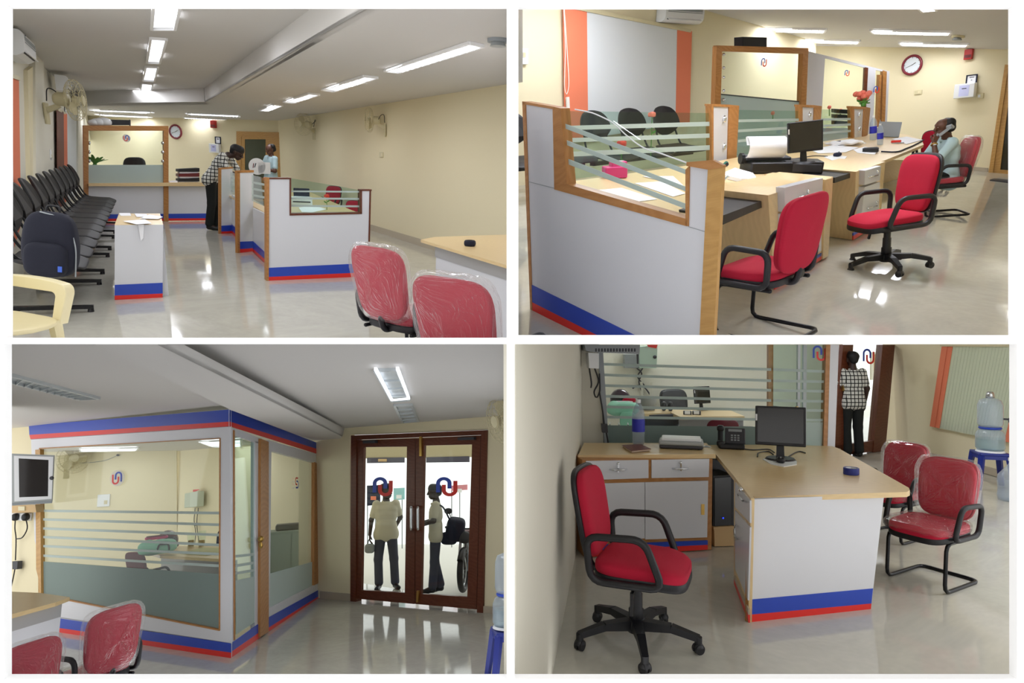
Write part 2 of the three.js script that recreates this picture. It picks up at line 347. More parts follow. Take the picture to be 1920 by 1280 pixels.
{ // wall that carries the grey cabinet, at the end of the cabin, and the inside of the cabin
  W.entranceSide = entrance.wall([-40, 1168], [104, 1184]);
  wallPiece('wall_left', W.entranceSide, [[-60, 1190], [72, 1186], [70, 770], [-60, 770]], M.cream, 0.05);
  W.cabinBack = entrance.wall([60, 1075], [330, 1062]);
  W.cabinRight = entrance.wall([328, 1062], [560, 1085]);
  wallPiece('wall_cabin_back', W.cabinBack, [[-20, 1080], [332, 1062], [331, 835], [-20, 822]], M.cream, 0.05);
  wallPiece('wall_cabin_right', W.cabinRight, [[329, 1062], [600, 1088], [600, 815], [329, 835]], M.cream, 0.05);
}
struct('ground', slab(entrance.level(-0.05), [[540, 1123], [960, 1160], [1100, 1020], [400, 1020]], 0.05), M.ground);
W.street = entrance.wall([500, 1030], [1000, 1018]);
// --- manager's office (lower right)
W.officeLeft = office.wall([1034, 1273], [1090, 985]);
W.officeGlass = office.wall([1118, 977], [1562, 977]);
W.officeRight = office.wall([1662, 838], [1905, 903]);
W.officeDoorWall = office.wall([1540, 862], [1675, 842]);
W.officeFar = office.wall([1060, 838], [1600, 838]);
struct('floor', slab(office.level(0), [[960, 1277], [2700, 1277], [2700, 960], [1905, 840], [1662, 780], [960, 830]], 0.02), M.floor);
wallPiece('wall_left', W.officeLeft, [[1037, 1273], [1025, 1320], [968, 1320], [967, 643], [1128, 643], [1128, 910]], M.wallGrey, 0.04);
wallPiece('wall_right', W.officeRight, [[1655, 836], [2140, 966], [2140, 420], [1655, 560]], M.cream, 0.08, [[[1780, 600], [1940, 560], [1930, 815], [1765, 785]]]);
wallPiece('wall_back', W.officeFar, [[1060, 838], [1580, 838], [1580, 560], [1060, 560]], M.creamPale, 0.05);
wallPiece('wall_stub', W.officeGlass, [[1078, 643.5], [1123, 643.5], [1139, 985], [1078, 985]], M.wallGrey, 0.05);
struct('trim_5', slab(W.officeRight, [[1662, 838], [1910, 904], [1910, 889], [1662, 829]], 0.02, 0.02), M.skirting);
{
  const P = (x, y, z) => V(x, y, z), up = V(0, 0.02, 0);
  struct('ceiling', merge([sheet([P(-0.05, -0.006, -2.2), P(3.0, -0.006, -2.2), P(3.3, -0.006, -4.1), P(0.1, -0.006, -4.1)], up), sheet([P(0.1, -0.006, -4.1), P(3.3, -0.006, -4.1), P(6.2, 0.95, -6.6), P(0.2, 0.95, -6.6)], up), sheet([P(0.2, 0.95, -6.6), P(8.5, 0.98, -6.6), P(9.5, 0.98, -13), P(0.4, 0.98, -13)], up), sheet([P(3.1, 0.98, -3.2), P(7.5, 0.98, -3.2), P(8.5, 0.98, -6.6), P(5.9, 0.98, -6.6)], up)]), M.ceiling);
}

// ---------------------------------------------------------------- models in their own space: base at the origin, y up, facing +z
const pw = (c, e) => Math.sign(c) * Math.pow(Math.abs(c), e);
function cushion(w, h, d, ep = 0.45, ev = 0.5, bend = null, nu = 40, nv = 20) { // superellipsoid with an optional bend
  const g = new THREE.SphereGeometry(1, nu, nv), p = g.attributes.position;
  for (let i = 0; i < p.count; i++) {
    const v = V(p.getX(i), p.getY(i), p.getZ(i)), r = Math.hypot(v.x, v.z), a = Math.atan2(v.z, v.x), b = Math.atan2(v.y, r);
    const q = V(pw(Math.cos(b), ev) * pw(Math.cos(a), ep) * w / 2, pw(Math.sin(b), ev) * h / 2, pw(Math.cos(b), ev) * pw(Math.sin(a), ep) * d / 2);
    if (bend) bend(q);
    p.setXYZ(i, q.x, q.y, q.z);
  }
  g.computeVertexNormals();
  return g;
}
const stoodUp = (g) => g.rotateX(-Math.PI / 2);
const backCurve = (q) => { q.z += -0.35 * q.x * q.x * -1; };
const seatShape = () => cushion(0.5, 0.11, 0.52, 0.5, 0.55, (q) => { const f = q.z / 0.235; q.y += f > 0.2 ? -0.03 * (f - 0.2) ** 2 : 0.012 * Math.abs(f); q.y -= 0.02 * (1 - (q.x / 0.24) ** 2) * (q.y > 0 ? 0.5 : 0); q.x *= 1 - 0.04 * f; });
const seatShellShape = () => cushion(0.505, 0.075, 0.525, 0.5, 0.4, (q) => { const f = q.z / 0.235; if (f > 0.2) q.y -= 0.03 * (f - 0.2) ** 2; q.x *= 1 - 0.04 * f; });
function backShape(w, h, d, grow = 0) { return stoodUp(cushion(w + grow, d, h + grow, 0.52, 0.55, (q) => { const f = -q.z / (h / 2); q.y += 0.42 * q.x * q.x + 0.02 * f * f; q.x *= 1 - 0.07 * f; })); }
// cushion lies with +y as its front face; stoodUp turns it so that the front faces... +z
function chairTop(t, wrapped, mat) {
  part(t, 'seat', seatShape().translate(0, 0.475, 0.045), mat);
  part(t, 'seat_shell', seatShellShape().translate(0, 0.432, 0.045), M.black);
  const back = (g, dz) => g.rotateX(Math.PI).translate(0, 0.76, -0.245 + dz).rotateX(0);
  part(t, 'backrest', tilt(stoodUp(cushion(0.45, 0.085, 0.5, 0.5, 0.6, (q) => { q.y += 0.35 * q.x * q.x; q.x *= 1 + 0.06 * (q.z / 0.25); })).rotateY(Math.PI).rotateX(0), 0.755), mat);
  part(t, 'back_shell', tilt(stoodUp(cushion(0.475, 0.05, 0.525, 0.5, 0.5, (q) => { q.y += 0.35 * q.x * q.x; q.x *= 1 + 0.06 * (q.z / 0.25); })).rotateY(Math.PI), 0.755, -0.035), wrapped ? mat : M.black);
  part(t, 'back_bracket', tube(wrapped ? [[0, 0.41, -0.05], [0, 0.405, -0.24], [0, 0.5, -0.27]] : [[0, 0.42, -0.05], [0, 0.40, -0.27], [0, 0.52, -0.30], [0, 0.66, -0.325]], 0.022, { round: 0.06 }), M.black);
  for (const s of [-1, 1]) part(t, 'armrest', tube([[s * 0.272, 0.425, -0.2], [s * 0.29, 0.675, -0.225], [s * 0.29, 0.69, 0.1], [s * 0.277, 0.43, 0.2]], 0.022, { closed: true, round: 0.075 }).applyMatrix4(new THREE.Matrix4().makeTranslation(s * 0.0, 0, 0)), M.black);
  if (wrapped && wrapped !== 'redshell') {
    const crumple = (g, k) => { const p = g.attributes.position; for (let i = 0; i < p.count; i++) { const a = p.getX(i), b = p.getY(i), c = p.getZ(i), n = Math.abs(noise.noise(a * 7 + k, b * 4, c * 7)) * 0.028 + Math.abs(noise.noise(a * 19, b * 9 + k, c * 19)) * 0.012; const l = Math.hypot(a, b - 0.755, c + 0.25) || 1; p.setXYZ(i, a + (a / l) * n, b + ((b - 0.755) / l) * n, c + ((c + 0.25) / l) * n * 1.5); } g.computeVertexNormals(); return g; };
    part(t, 'plastic_wrap', crumple(tilt(stoodUp(cushion(0.5, 0.14, 0.55, 0.45, 0.5, (q) => { q.y += 0.35 * q.x * q.x; q.x *= 1 + 0.06 * (q.z / 0.25); }, 60, 40)).rotateY(Math.PI), 0.755, -0.012), 1), M.film, 'clear crinkled plastic wrap');
    part(t, 'plastic_wrap', crumple(cushion(0.54, 0.1, 0.55, 0.5, 0.5, null, 50, 24).translate(0, 0.5, 0.045), 4), M.film, 'clear crinkled plastic wrap');
  }
}
function tilt(g, y, dz = 0) { return g.rotateX(-0.17).translate(0, y, -0.265 + dz); }
function swivelChair(label, group) {
  const t = thing('swivel_chair', label, 'chair', group);
  chairTop(t, null, M.redFabric);
  part(t, 'mechanism', merge([rbox(0.2, 0.05, 0.24, 0.015, 0, 0.385, 0), rbox(0.42, 0.02, 0.06, 0.008, 0, 0.405, -0.16), rbox(0.42, 0.02, 0.06, 0.008, 0, 0.405, 0.14)]), M.black);
  part(t, 'lever', merge([taper([-0.1, 0.38, 0.02], [-0.2, 0.36, 0.02], 0.012, 0.012), taper([-0.2, 0.36, 0.02], [-0.235, 0.25, 0.02], 0.016, 0.02)]), M.black);
  part(t, 'gas_lift', merge([lathe([[0, 0.1], [0.042, 0.1], [0.044, 0.2], [0.036, 0.205], [0.036, 0.29], [0.03, 0.295], [0.03, 0.375], [0, 0.375]]).translate(0, 0, 0)]), M.black);
  part(t, 'hub', lathe([[0, 0.07], [0.05, 0.07], [0.058, 0.09], [0.056, 0.13], [0.045, 0.15], [0, 0.15]]), M.black);
  for (let k = 0; k < 5; k++) {
    const a = (k / 5) * Math.PI * 2 + 0.3, d = (r, y) => V(Math.cos(a) * r, y, Math.sin(a) * r);
    const leg = part(t, 'leg', merge([taper(d(0.03, 0.115), d(0.2, 0.12), 0.062, 0.06, 0.048, 0.042), taper(d(0.2, 0.12), d(0.355, 0.085), 0.048, 0.042, 0.036, 0.034), cyl(0.021, 0.021, 0.04, ...d(0.35, 0.075).toArray(), 12)]), M.black);
    const c = Math.cos(a + 0.9), s = Math.sin(a + 0.9), wheels = [];
    for (const e of [-1, 1]) wheels.push(new THREE.CylinderGeometry(0.029, 0.029, 0.017, 18).rotateZ(Math.PI / 2).rotateY(-a - 0.9).translate(d(0.35, 0).x + c * e * 0.014, 0.029, d(0.35, 0).z + s * e * 0.014));
    const hood = new THREE.SphereGeometry(0.031, 14, 8, 0, Math.PI * 2, 0, Math.PI / 2).translate(d(0.35, 0).x, 0.035, d(0.35, 0).z);
    part(leg, 'caster', merge([...wheels, hood]), M.black);
  }
  return t;
}
function cantileverChair(label, group, wrapped) {
  const t = thing('visitor_chair', label, 'chair', group);
  chairTop(t, wrapped, M.redFabric);
  const w = 0.23;
  part(t, 'sled_frame', tube([[-w, 0.4, -0.2], [-w, 0.4, 0.22], [-w, 0.014, 0.25], [-w, 0.014, -0.3], [w, 0.014, -0.3], [w, 0.014, 0.25], [w, 0.4, 0.22], [w, 0.4, -0.2]], 0.016, { round: 0.07 }), M.blackMetal);
  part(t, 'seat_rail', merge([box(0.46, 0.02, 0.05, 0, 0.405, -0.14), box(0.46, 0.02, 0.05, 0, 0.405, 0.14)]), M.blackMetal);
  return t;
}
// beam seating: seats with half-round backs on a common beam
function waitingBench(n, label, group, pitch = 0.56) {
  const t = thing('waiting_bench', label, 'bench', group), L = n * pitch;
  part(t, 'beam', box(L - 0.1, 0.045, 0.07, 0, 0.34, -0.02), M.blackMetal);
  for (const s of n > 2 ? [-1, 1] : [-1, 1]) {
    const x = s * (L / 2 - pitch * 0.5);
    part(t, 'leg', merge([taper([x, 0.34, -0.02], [x, 0.05, -0.02], 0.045, 0.07), taper([x, 0.045, -0.24], [x, 0.045, 0.27], 0.05, 0.03, 0.045, 0.025), cyl(0.02, 0.024, 0.03, x, 0.015, 0.25, 12), cyl(0.02, 0.024, 0.03, x, 0.015, -0.22, 12)]), M.blackMetal);
  }
  for (let i = 0; i < n; i++) {
    const x = (i - (n - 1) / 2) * pitch;
    const seat = part(t, 'seat', cushion(pitch * 0.94, 0.028, 0.45, 0.3, 0.4, (q) => { q.y += q.z > 0.13 ? -(q.z - 0.13) * 0.35 : q.z < -0.1 ? (-0.1 - q.z) * 0.25 : 0; }).translate(x, 0.415, 0.03), M.seatBlack);
    const sh = new THREE.Shape(); const bw = 0.225, h = 0.25;
    sh.moveTo(-bw, 0.02); sh.quadraticCurveTo(-bw, 0.17, -bw * 0.55, h * 0.92); sh.quadraticCurveTo(0, h * 1.12, bw * 0.55, h * 0.92); sh.quadraticCurveTo(bw, 0.17, bw, 0.02); sh.quadraticCurveTo(bw * 0.7, -0.09, 0, -0.1); sh.quadraticCurveTo(-bw * 0.7, -0.09, -bw, 0.02);
    const bg = new THREE.ExtrudeGeometry(sh, { depth: 0.012, bevelEnabled: true, bevelSize: 0.008, bevelThickness: 0.006, bevelSegments: 2, curveSegments: 10 });
    const p = bg.attributes.position; for (let k = 0; k < p.count; k++) p.setZ(k, p.getZ(k) + 0.9 * p.getX(k) ** 2); bg.computeVertexNormals();
    part(t, 'backrest', bg.rotateX(-0.28).translate(x, 0.66, -0.285), M.seatBlack);
    for (const s of [-1, 1]) part(t, 'back_rod', tube([[x + s * 0.17, 0.64, -0.26], [x + s * 0.19, 0.5, -0.2], [x + s * 0.19, 0.43, -0.14], [x + s * 0.17, 0.4, 0.1]], 0.012, { round: 0.08, seg: 6 }), M.blackMetal);
  }
  return t;
}
function wallFan(label, group, mat = M.ivory) { // wall plate behind at z = 0, head in front
  const t = thing('wall_fan', label, 'fan', group);
  part(t, 'wall_plate', merge([rbox(0.1, 0.24, 0.03, 0.01, 0, -0.12, 0.015), taper([0, -0.08, 0.03], [0, -0.02, 0.16], 0.05, 0.06, 0.045, 0.05)]), mat);
  part(t, 'motor_housing', lathe([[0, -0.1], [0.05, -0.095], [0.075, -0.06], [0.08, 0.03], [0.06, 0.06], [0, 0.065]]).rotateX(Math.PI / 2).translate(0, 0.05, 0.2), mat);
  part(t, 'fan_hub', cyl(0.045, 0.05, 0.05, 0, 0, 0).rotateX(Math.PI / 2).translate(0, 0.05, 0.33), mat);
  for (let k = 0; k < 3; k++) {
    const sh = new THREE.Shape(); sh.moveTo(0.03, -0.02); sh.quadraticCurveTo(0.08, -0.09, 0.17, -0.06); sh.quadraticCurveTo(0.2, 0, 0.17, 0.05); sh.quadraticCurveTo(0.09, 0.05, 0.03, 0.02);
    part(t, 'blade', new THREE.ExtrudeGeometry(sh, { depth: 0.004, bevelEnabled: false }).rotateX(0.4).rotateZ((k * Math.PI * 2) / 3).translate(0, 0.05, 0.32), mat);
  }
  const rings = []; for (const [r, z] of [[0.225, 0.3], [0.225, 0.34], [0.19, 0.385], [0.12, 0.4], [0.06, 0.405], [0.17, 0.265], [0.1, 0.25]]) rings.push(new THREE.TorusGeometry(r, 0.003, 5, 40).translate(0, 0.05, z));
  for (let k = 0; k < 28; k++) { const a = (k / 28) * Math.PI * 2, c = Math.cos(a), s = Math.sin(a), q = (r, z) => [c * r, 0.05 + s * r, z]; rings.push(wire([q(0.05, 0.405), q(0.15, 0.397), q(0.215, 0.36), q(0.226, 0.32), q(0.2, 0.275), q(0.08, 0.245)], 0.0018)); }
  const guard = part(t, 'guard', merge(rings), mat); guard.userData.kind = 'stuff';
  part(t, 'guard_cap', cyl(0.055, 0.055, 0.012, 0, 0, 0).rotateX(Math.PI / 2).translate(0, 0.05, 0.41), mat);
  part(t, 'power_cord', wire([[0.05, 0.05, 0.15], [0.12, 0.14, 0.09], [0.05, 0.16, 0.04], [0, 0.02, 0.03]], 0.006), M.black);
  return t;
}
function splitAC(label, w = 0.85) {
  const t = thing('air_conditioner', label, 'air conditioner');
  const sh = new THREE.Shape(); sh.moveTo(0, 0.14); sh.lineTo(0.16, 0.14); sh.quadraticCurveTo(0.215, 0.13, 0.215, 0.05); sh.lineTo(0.21, -0.06); sh.quadraticCurveTo(0.2, -0.11, 0.12, -0.14); sh.lineTo(0, -0.14);
  part(t, 'casing', new THREE.ExtrudeGeometry(sh, { depth: w, bevelEnabled: true, bevelSize: 0.006, bevelThickness: 0.006, bevelSegments: 2 }).translate(0, 0, -w / 2).rotateY(-Math.PI / 2), M.plasticWhite);
  part(t, 'front_grille', merge([box(w * 0.9, 0.045, 0.01, 0, 0.055, 0.219), box(w * 0.9, 0.012, 0.012, 0, 0.015, 0.219)]), M.grey);
  part(t, 'air_slot', box(w * 0.88, 0.045, 0.02, 0, -0.085, 0.195).rotateX(0), M.black);
  part(t, 'louver', rbox(w * 0.86, 0.012, 0.06, 0.004, 0, 0, 0).rotateX(0.5).translate(0, -0.095, 0.215), M.plasticWhite);
  part(t, 'badge', box(0.07, 0.012, 0.004, -w * 0.34, 0.1, 0.218), M.darkGrey);
  return t;
}
function clock(label) { // lies in the wall plane, facing +z
  const t = thing('wall_clock', label, 'clock');
  part(t, 'rim', new THREE.TorusGeometry(0.155, 0.022, 12, 48).translate(0, 0, 0.022), M.clockRim);
  part(t, 'dial', new THREE.CylinderGeometry(0.15, 0.15, 0.02, 40).rotateX(Math.PI / 2).translate(0, 0, 0.012), std('#e4edf4', 0.4));
  for (let k = 0; k < 12; k++) { const a = (k * Math.PI) / 6; part(t, 'hour_mark', box(0.006, k % 3 ? 0.014 : 0.024, 0.002).translate(0, 0.125, 0.024).rotateZ(a), M.black); }
  part(t, 'hour_hand', box(0.01, 0.08, 0.003).translate(0, 0.032, 0.027).rotateZ(-1.05), M.black);
  part(t, 'minute_hand', box(0.007, 0.125, 0.003).translate(0, 0.05, 0.03).rotateZ(1.95), M.black);
  return t;
}
function monitor(label, w = 0.36, h = 0.3) {
  const t = thing('monitor', label, 'monitor');
  part(t, 'foot', cyl(0.1, 0.115, 0.018, 0, 0.009, 0), M.black);
  part(t, 'neck', taper([0, 0.015, -0.01], [0, 0.16, -0.03], 0.06, 0.03, 0.05, 0.025), M.black);
  const g = (x) => x.rotateX(-0.12).translate(0, 0.11 + h / 2, 0);
  part(t, 'housing', g(merge([rbox(w, h, 0.03, 0.008), rbox(w * 0.7, h * 0.65, 0.05, 0.015, 0, 0, -0.03)])), M.black);
  part(t, 'screen', g(box(w - 0.035, h - 0.04, 0.004, 0, 0.004, 0.0155)), M.screen);
  part(t, 'sticker', g(box(0.012, 0.05, 0.002, -w / 2 + 0.009, h * 0.2, 0.0158)), M.plasticWhite, 'white energy sticker on the bezel');
  return t;
}
function bottle(label, group, h = 0.3) {
  const t = thing('water_bottle', label, 'bottle', group), k = h / 0.3;
  part(t, 'bottle_body', lathe([[0, 0], [0.036, 0.002], [0.041, 0.02], [0.04, 0.06], [0.042, 0.07], [0.042, 0.19], [0.04, 0.215], [0.026, 0.255], [0.014, 0.275], [0.014, 0.285]].map(([a, b]) => [a * k, b * k])), M.bottle);
  part(t, 'bottle_label', cyl(0.0425 * k, 0.0425 * k, 0.085 * k, 0, 0.13 * k, 0, 28), M.bottleLabel, 'blue paper label');
  part(t, 'cap', cyl(0.016 * k, 0.016 * k, 0.022 * k, 0, 0.29 * k, 0, 18), M.plasticWhite);
  return t;
}
function flowerStem(t, h, mat, x = 0, z = 0, lean = 0) {
  const top = V(x + lean, h, z), f = part(t, 'stem', wire([[x, 0, z], [x + lean * 0.4, h * 0.55, z], top.toArray()], 0.005), M.leaf), petals = [];
  for (let k = 0; k < 9; k++) { const a = k * 2.4, r = 0.012 + k * 0.003; petals.push(cushion(0.05, 0.045, 0.014, 0.8, 0.8, null, 10, 6).translate(0, 0.02, r).rotateY(a).translate(top.x, top.y - k * 0.001, top.z)); }
  part(f, 'blossom', merge(petals), mat);
  for (const s of [-1, 1]) { const l = new THREE.Shape(); l.moveTo(0, 0); l.quadraticCurveTo(0.03, 0.02, 0.06, 0); l.quadraticCurveTo(0.03, -0.02, 0, 0); part(f, 'leaf', new THREE.ExtrudeGeometry(l, { depth: 0.002, bevelEnabled: false }).rotateZ(s > 0 ? 0.6 : Math.PI - 0.6).translate(x + lean * 0.5, h * (s > 0 ? 0.6 : 0.5), z), M.leaf); }
}
// the bank's emblem: a blue arch interlocked with a red bowl, as flat raised strokes; unit height about 1
function emblem(parent, size, mirrored, thick = 0.02, slim = 1) {
  const R = 0.24 * size, w = 0.062 * size * slim, arc = (cx, cy, a0, a1) => { const p = []; for (let i = 0; i <= 16; i++) { const a = a0 + ((a1 - a0) * i) / 16; p.push([cx + R * Math.cos(a), cy + R * Math.sin(a)]); } return p; };
  const s = mirrored ? -1 : 1;
  const nShape = [[R * 0.5 - R + R * 0.0, -0.1 * size], ...arc(R * 0.5, 0.18 * size, Math.PI, 0), [R * 1.5, -0.3 * size]];
  const uShape = nShape.map(([x, y]) => [-x, -y]);
  const stroke = (pts, name, mat, z) => {
    const L = [], Rr = [];
    pts.forEach((p, i) => { const a = pts[Math.max(0, i - 1)], b = pts[Math.min(pts.length - 1, i + 1)], dx = b[0] - a[0], dy = b[1] - a[1], l = Math.hypot(dx, dy); L.push([p[0] - (dy / l) * w, p[1] + (dx / l) * w]); Rr.push([p[0] + (dy / l) * w, p[1] - (dx / l) * w]); });
    const sh = new THREE.Shape([...L, ...Rr.reverse()].map(([x, y]) => new THREE.Vector2(x * s, y)));
    part(parent, name, new THREE.ExtrudeGeometry(sh, { depth: 0.003, bevelEnabled: false }).translate(0, 0, z), mat);
  };
  stroke(uShape, 'red_stroke', M.red, thick); stroke(nShape, 'blue_stroke', M.blue, thick + 0.0015);
}
function logoSticker(label, size, mirrored, disc, slim = 1) {
  const t = thing('logo_sticker', label, 'sticker', 'bank emblem stickers on the glass');
  if (disc) part(t, 'backing_disc', new THREE.CylinderGeometry(size * 0.62, size * 0.62, 0.003, 36).rotateX(Math.PI / 2).translate(0, 0, 0.003), disc);
  emblem(t, size, mirrored, 0.005, slim);
  return t;
}
// a thing fixed flat on a wall plane at a point of the photograph; size from its width in pixels
function mount(o, plane, x, y, { px, size, off = 0.0, scale, wide = 1, plumb } = {}) {
  const P = at(plane, x, y, off), n = plane.n, d = P.clone().normalize(), r1 = n.clone().cross(d.clone().cross(V(1, 0, 0))).normalize(), u1 = n.clone().cross(d.clone().cross(UP)).normalize();
  if (r1.x < 0) r1.negate(); if (u1.y < 0) u1.negate();
  const r = plumb ? plumb.clone().cross(n).normalize() : r1.add(u1.cross(n)).normalize(), u = n.clone().cross(r);
  o.position.copy(P); o.quaternion.setFromRotationMatrix(new THREE.Matrix4().makeBasis(r, u, n));
  const s = scale ?? at(plane, x, y - px / 2).distanceTo(at(plane, x, y + px / 2)) / size;
  o.scale.set(s * wide, s, s);
  return o;
}
// fluorescent fitting measured on a ceiling: four corners (a-b one short end, c-d the other)
function lampFitting(room, plane, c4, label, { lit = 1, louvers = 10, group = 'recessed fluorescent ceiling lamps', off = 0.0, glow = M.glow, dots, shine = 1, bladeMat = lit ? M.white : M.lampTray } = {}) {
  const [a, b, c, d] = c4.map((p) => at(plane, p[0], p[1], off)), n = plane.n, mid = (p, q, t = 0.5) => p.clone().lerp(q, t), ctr = mid(mid(a, b), mid(c, d));
  const t = thing('ceiling_lamp', label, 'ceiling lamp', group, ctr), lift = (p, h) => p.clone().addScaledVector(n, h);
  const across = b.clone().sub(a), w = across.length(), along = mid(c, d).sub(mid(a, b)), L = along.length();
  const rim = (p, q, r) => taper(lift(p, 0.012), lift(q, 0.012), r, 0.03, r, 0.03, n);
  laid(t, 'frame', merge([rim(a, b, 0.03), rim(b, c, 0.03), rim(c, d, 0.03), rim(d, a, 0.03)]), lit ? M.white : M.lampTray);
  if (dots) { for (let r = 0; r < dots[0]; r++) for (let k = 0; k < dots[1]; k++) { const f = (k + 0.5) / dots[1], g = (r + 0.5) / dots[0], p = mid(mid(a, d, f - 0.3 / dots[1]), mid(b, c, f - 0.3 / dots[1]), g), q = mid(mid(a, d, f + 0.3 / dots[1]), mid(b, c, f + 0.3 / dots[1]), g); laid(t, 'lamp_cell', taper(lift(p, 0.016), lift(q, 0.016), w * 0.5 / dots[0], 0.006, w * 0.5 / dots[0], 0.006, n), M.glow); } }
  const inset = [a, b, c, d].map((p) => p.clone().lerp(ctr, 0.06));
  laid(t, 'diffuser', sheet(inset.map((p) => lift(p, 0.004)), n.clone().multiplyScalar(-0.01)), lit && !dots ? glow : M.lampTray);
  for (let i = 1; i < louvers; i++) { const f = i / louvers, p = mid(a, d, f), q = mid(b, c, f); laid(t, 'louver', taper(lift(p, 0.022), lift(q, 0.022), 0.006, 0.02, 0.006, 0.02, n), bladeMat); }
  if (lit) {
    const light = new THREE.RectAreaLight('#f2f5ff', dots ? lit * 9 : lit, dots ? w * 0.1 : w * 0.85, L * 0.9); t.add(light);
    const z = n.clone().negate(), x = across.clone().addScaledVector(z, -across.dot(z)).normalize(), y = z.clone().cross(x);
    light.quaternion.setFromRotationMatrix(new THREE.Matrix4().makeBasis(x, y, z)); light.position.copy(n).multiplyScalar(0.012); light.name = 'lamp_light';
    light.castShadow = true;
  }
  return t;
}
// blind: slats side by side between a top and a bottom edge in a wall plane
function verticalBlind(plane, label, topL, topR, botL, botR, slats, { off = 0.05, turn = 0.0, railMat = M.ivory, group } = {}) {
  const base = at(plane, (botL[0] + botR[0]) / 2, (botL[1] + botR[1]) / 2, off), t = thing('window_blind', label, 'blind', group, base), lerp = (p, q, f) => [p[0] + (q[0] - p[0]) * f, p[1] + (q[1] - p[1]) * f];
  const total = slats.reduce((s, [k]) => s + k, 0);
  let f = 0;
  for (const [k, mat, tn = turn] of slats) {
    const f1 = f + k / total, e = -(f1 - f) * 0.1, P = [lerp(topL, topR, f + e), lerp(topL, topR, f1 - e), lerp(botL, botR, f1 - e), lerp(botL, botR, f + e)].map((p) => at(plane, p[0], p[1], off));
    P[1].addScaledVector(plane.n, tn); P[2].addScaledVector(plane.n, tn);
    laid(t, 'slat', sheet(P, plane.n.clone().multiplyScalar(-0.004)), mat);
    f = f1;
  }
  const A = at(plane, ...topL, off), B = at(plane, ...topR, off);
  laid(t, 'head_rail', taper(A.clone().add(A.clone().sub(B).multiplyScalar(0.01)), B, 0.05, 0.045, 0.05, 0.045, plane.n), railMat);
  return t;
}
// sheets of paper lying on a level, outlined in the photograph
function paperOn(room, h, pix, label, group, mat = M.paper, thick = 0.004, name = 'paper_sheet', cat = 'paper') { return solo(name, slab(room.level(h + thick + 0.0015), pix, thick), mat, label, cat, group); }
function backpackShape() {
  return { body: cushion(0.34, 0.46, 0.2, 0.55, 0.55, (q) => { const f = q.y / 0.23; q.x *= 1 - 0.12 * Math.max(0, f); q.z *= 1 - 0.2 * Math.max(0, f); }).translate(0, 0.23, 0), pocket: cushion(0.26, 0.24, 0.12, 0.5, 0.55).translate(0, 0.13, 0.1) };
}
function splitGlassClip(t, plane, x, y) { const o = at(plane, x, y, 0.01); laid(t, 'clip', new THREE.CylinderGeometry(0.02, 0.02, 0.02, 14).rotateX(Math.PI / 2).translate(o.x, o.y, o.z), M.chrome); }

// ---------------------------------------------------------------- people: fields of tapered capsules, meshed
function fieldMesh(caps, cell, k = 0.03) {
  const lo = V(9, 9, 9), hi = V(-9, -9, -9);
  for (const [a, b, ra, rb] of caps) for (const [p, r] of [[a, ra], [b, rb]]) { lo.min(V(p[0] - r, p[1] - r, p[2] - r)); hi.max(V(p[0] + r, p[1] + r, p[2] + r)); }
  const c = lo.clone().add(hi).multiplyScalar(0.5), half = Math.max(hi.x - lo.x, hi.y - lo.y, hi.z - lo.z) / 2 + cell * 4, size = Math.min(170, Math.ceil((2 * half) / cell)), mc = new MarchingCubes(size, M.skin, false, false, 160000), F = mc.field, h2 = size / 2;
  F.fill(-1);
  for (const [a, b, ra, rb] of caps) {
    const m = k + 2.5 * cell, R = Math.max(ra, rb) + m, idx = (v, ax) => ((v - c.getComponent(ax)) / half) * h2 + h2, r = [0, 1, 2].map((ax) => [Math.max(1, Math.floor(idx(Math.min(a[ax], b[ax]) - R, ax))), Math.min(size - 2, Math.ceil(idx(Math.max(a[ax], b[ax]) + R, ax)))]);
    const d = [b[0] - a[0], b[1] - a[1], b[2] - a[2]], l2 = d[0] * d[0] + d[1] * d[1] + d[2] * d[2] || 1e-9;
    for (let z = r[2][0]; z <= r[2][1]; z++) for (let y = r[1][0]; y <= r[1][1]; y++) for (let x = r[0][0]; x <= r[0][1]; x++) {
      const px = ((x - h2) / h2) * half + c.x - a[0], py = ((y - h2) / h2) * half + c.y - a[1], pz = ((z - h2) / h2) * half + c.z - a[2];
      let t = (px * d[0] + py * d[1] + pz * d[2]) / l2; t = t < 0 ? 0 : t > 1 ? 1 : t;
      const qx = px - d[0] * t, qy = py - d[1] * t, qz = pz - d[2] * t, f = ra + (rb - ra) * t - Math.sqrt(qx * qx + qy * qy + qz * qz), i = x + y * size + z * size * size, g = F[i];
      if (g <= -1) F[i] = f; else { const hh = Math.max(k - Math.abs(f - g), 0) / k; F[i] = Math.max(f, g) + hh * hh * k * 0.25; }
    }
  }
  mc.isolation = 0; mc.update();
  const n = mc.count, g = new THREE.BufferGeometry();
  g.setAttribute('position', new THREE.BufferAttribute(mc.positionArray.slice(0, n * 3), 3));
  const nn = mc.normalArray.slice(0, n * 3); for (let i = 0; i < n; i++) { const l = Math.hypot(nn[i * 3], nn[i * 3 + 1], nn[i * 3 + 2]) || 1; nn[i * 3] /= l; nn[i * 3 + 1] /= l; nn[i * 3 + 2] /= l; }
  g.setAttribute('normal', new THREE.BufferAttribute(nn, 3));
  g.scale(half, half, half); g.translate(c.x, c.y, c.z);
  const p = g.attributes.position, uv = new Float32Array(n * 2);
  for (let i = 0; i < n; i++) { const nx = Math.abs(nn[i * 3]), nz = Math.abs(nn[i * 3 + 2]); uv[i * 2] = (nz >= nx ? p.getX(i) : p.getZ(i)) * 8; uv[i * 2 + 1] = p.getY(i) * 8; }
  g.setAttribute('uv', new THREE.BufferAttribute(uv, 2));
  return g;
}
const mix = (a, b, t) => a.map((v, i) => v + (b[i] - v) * t);
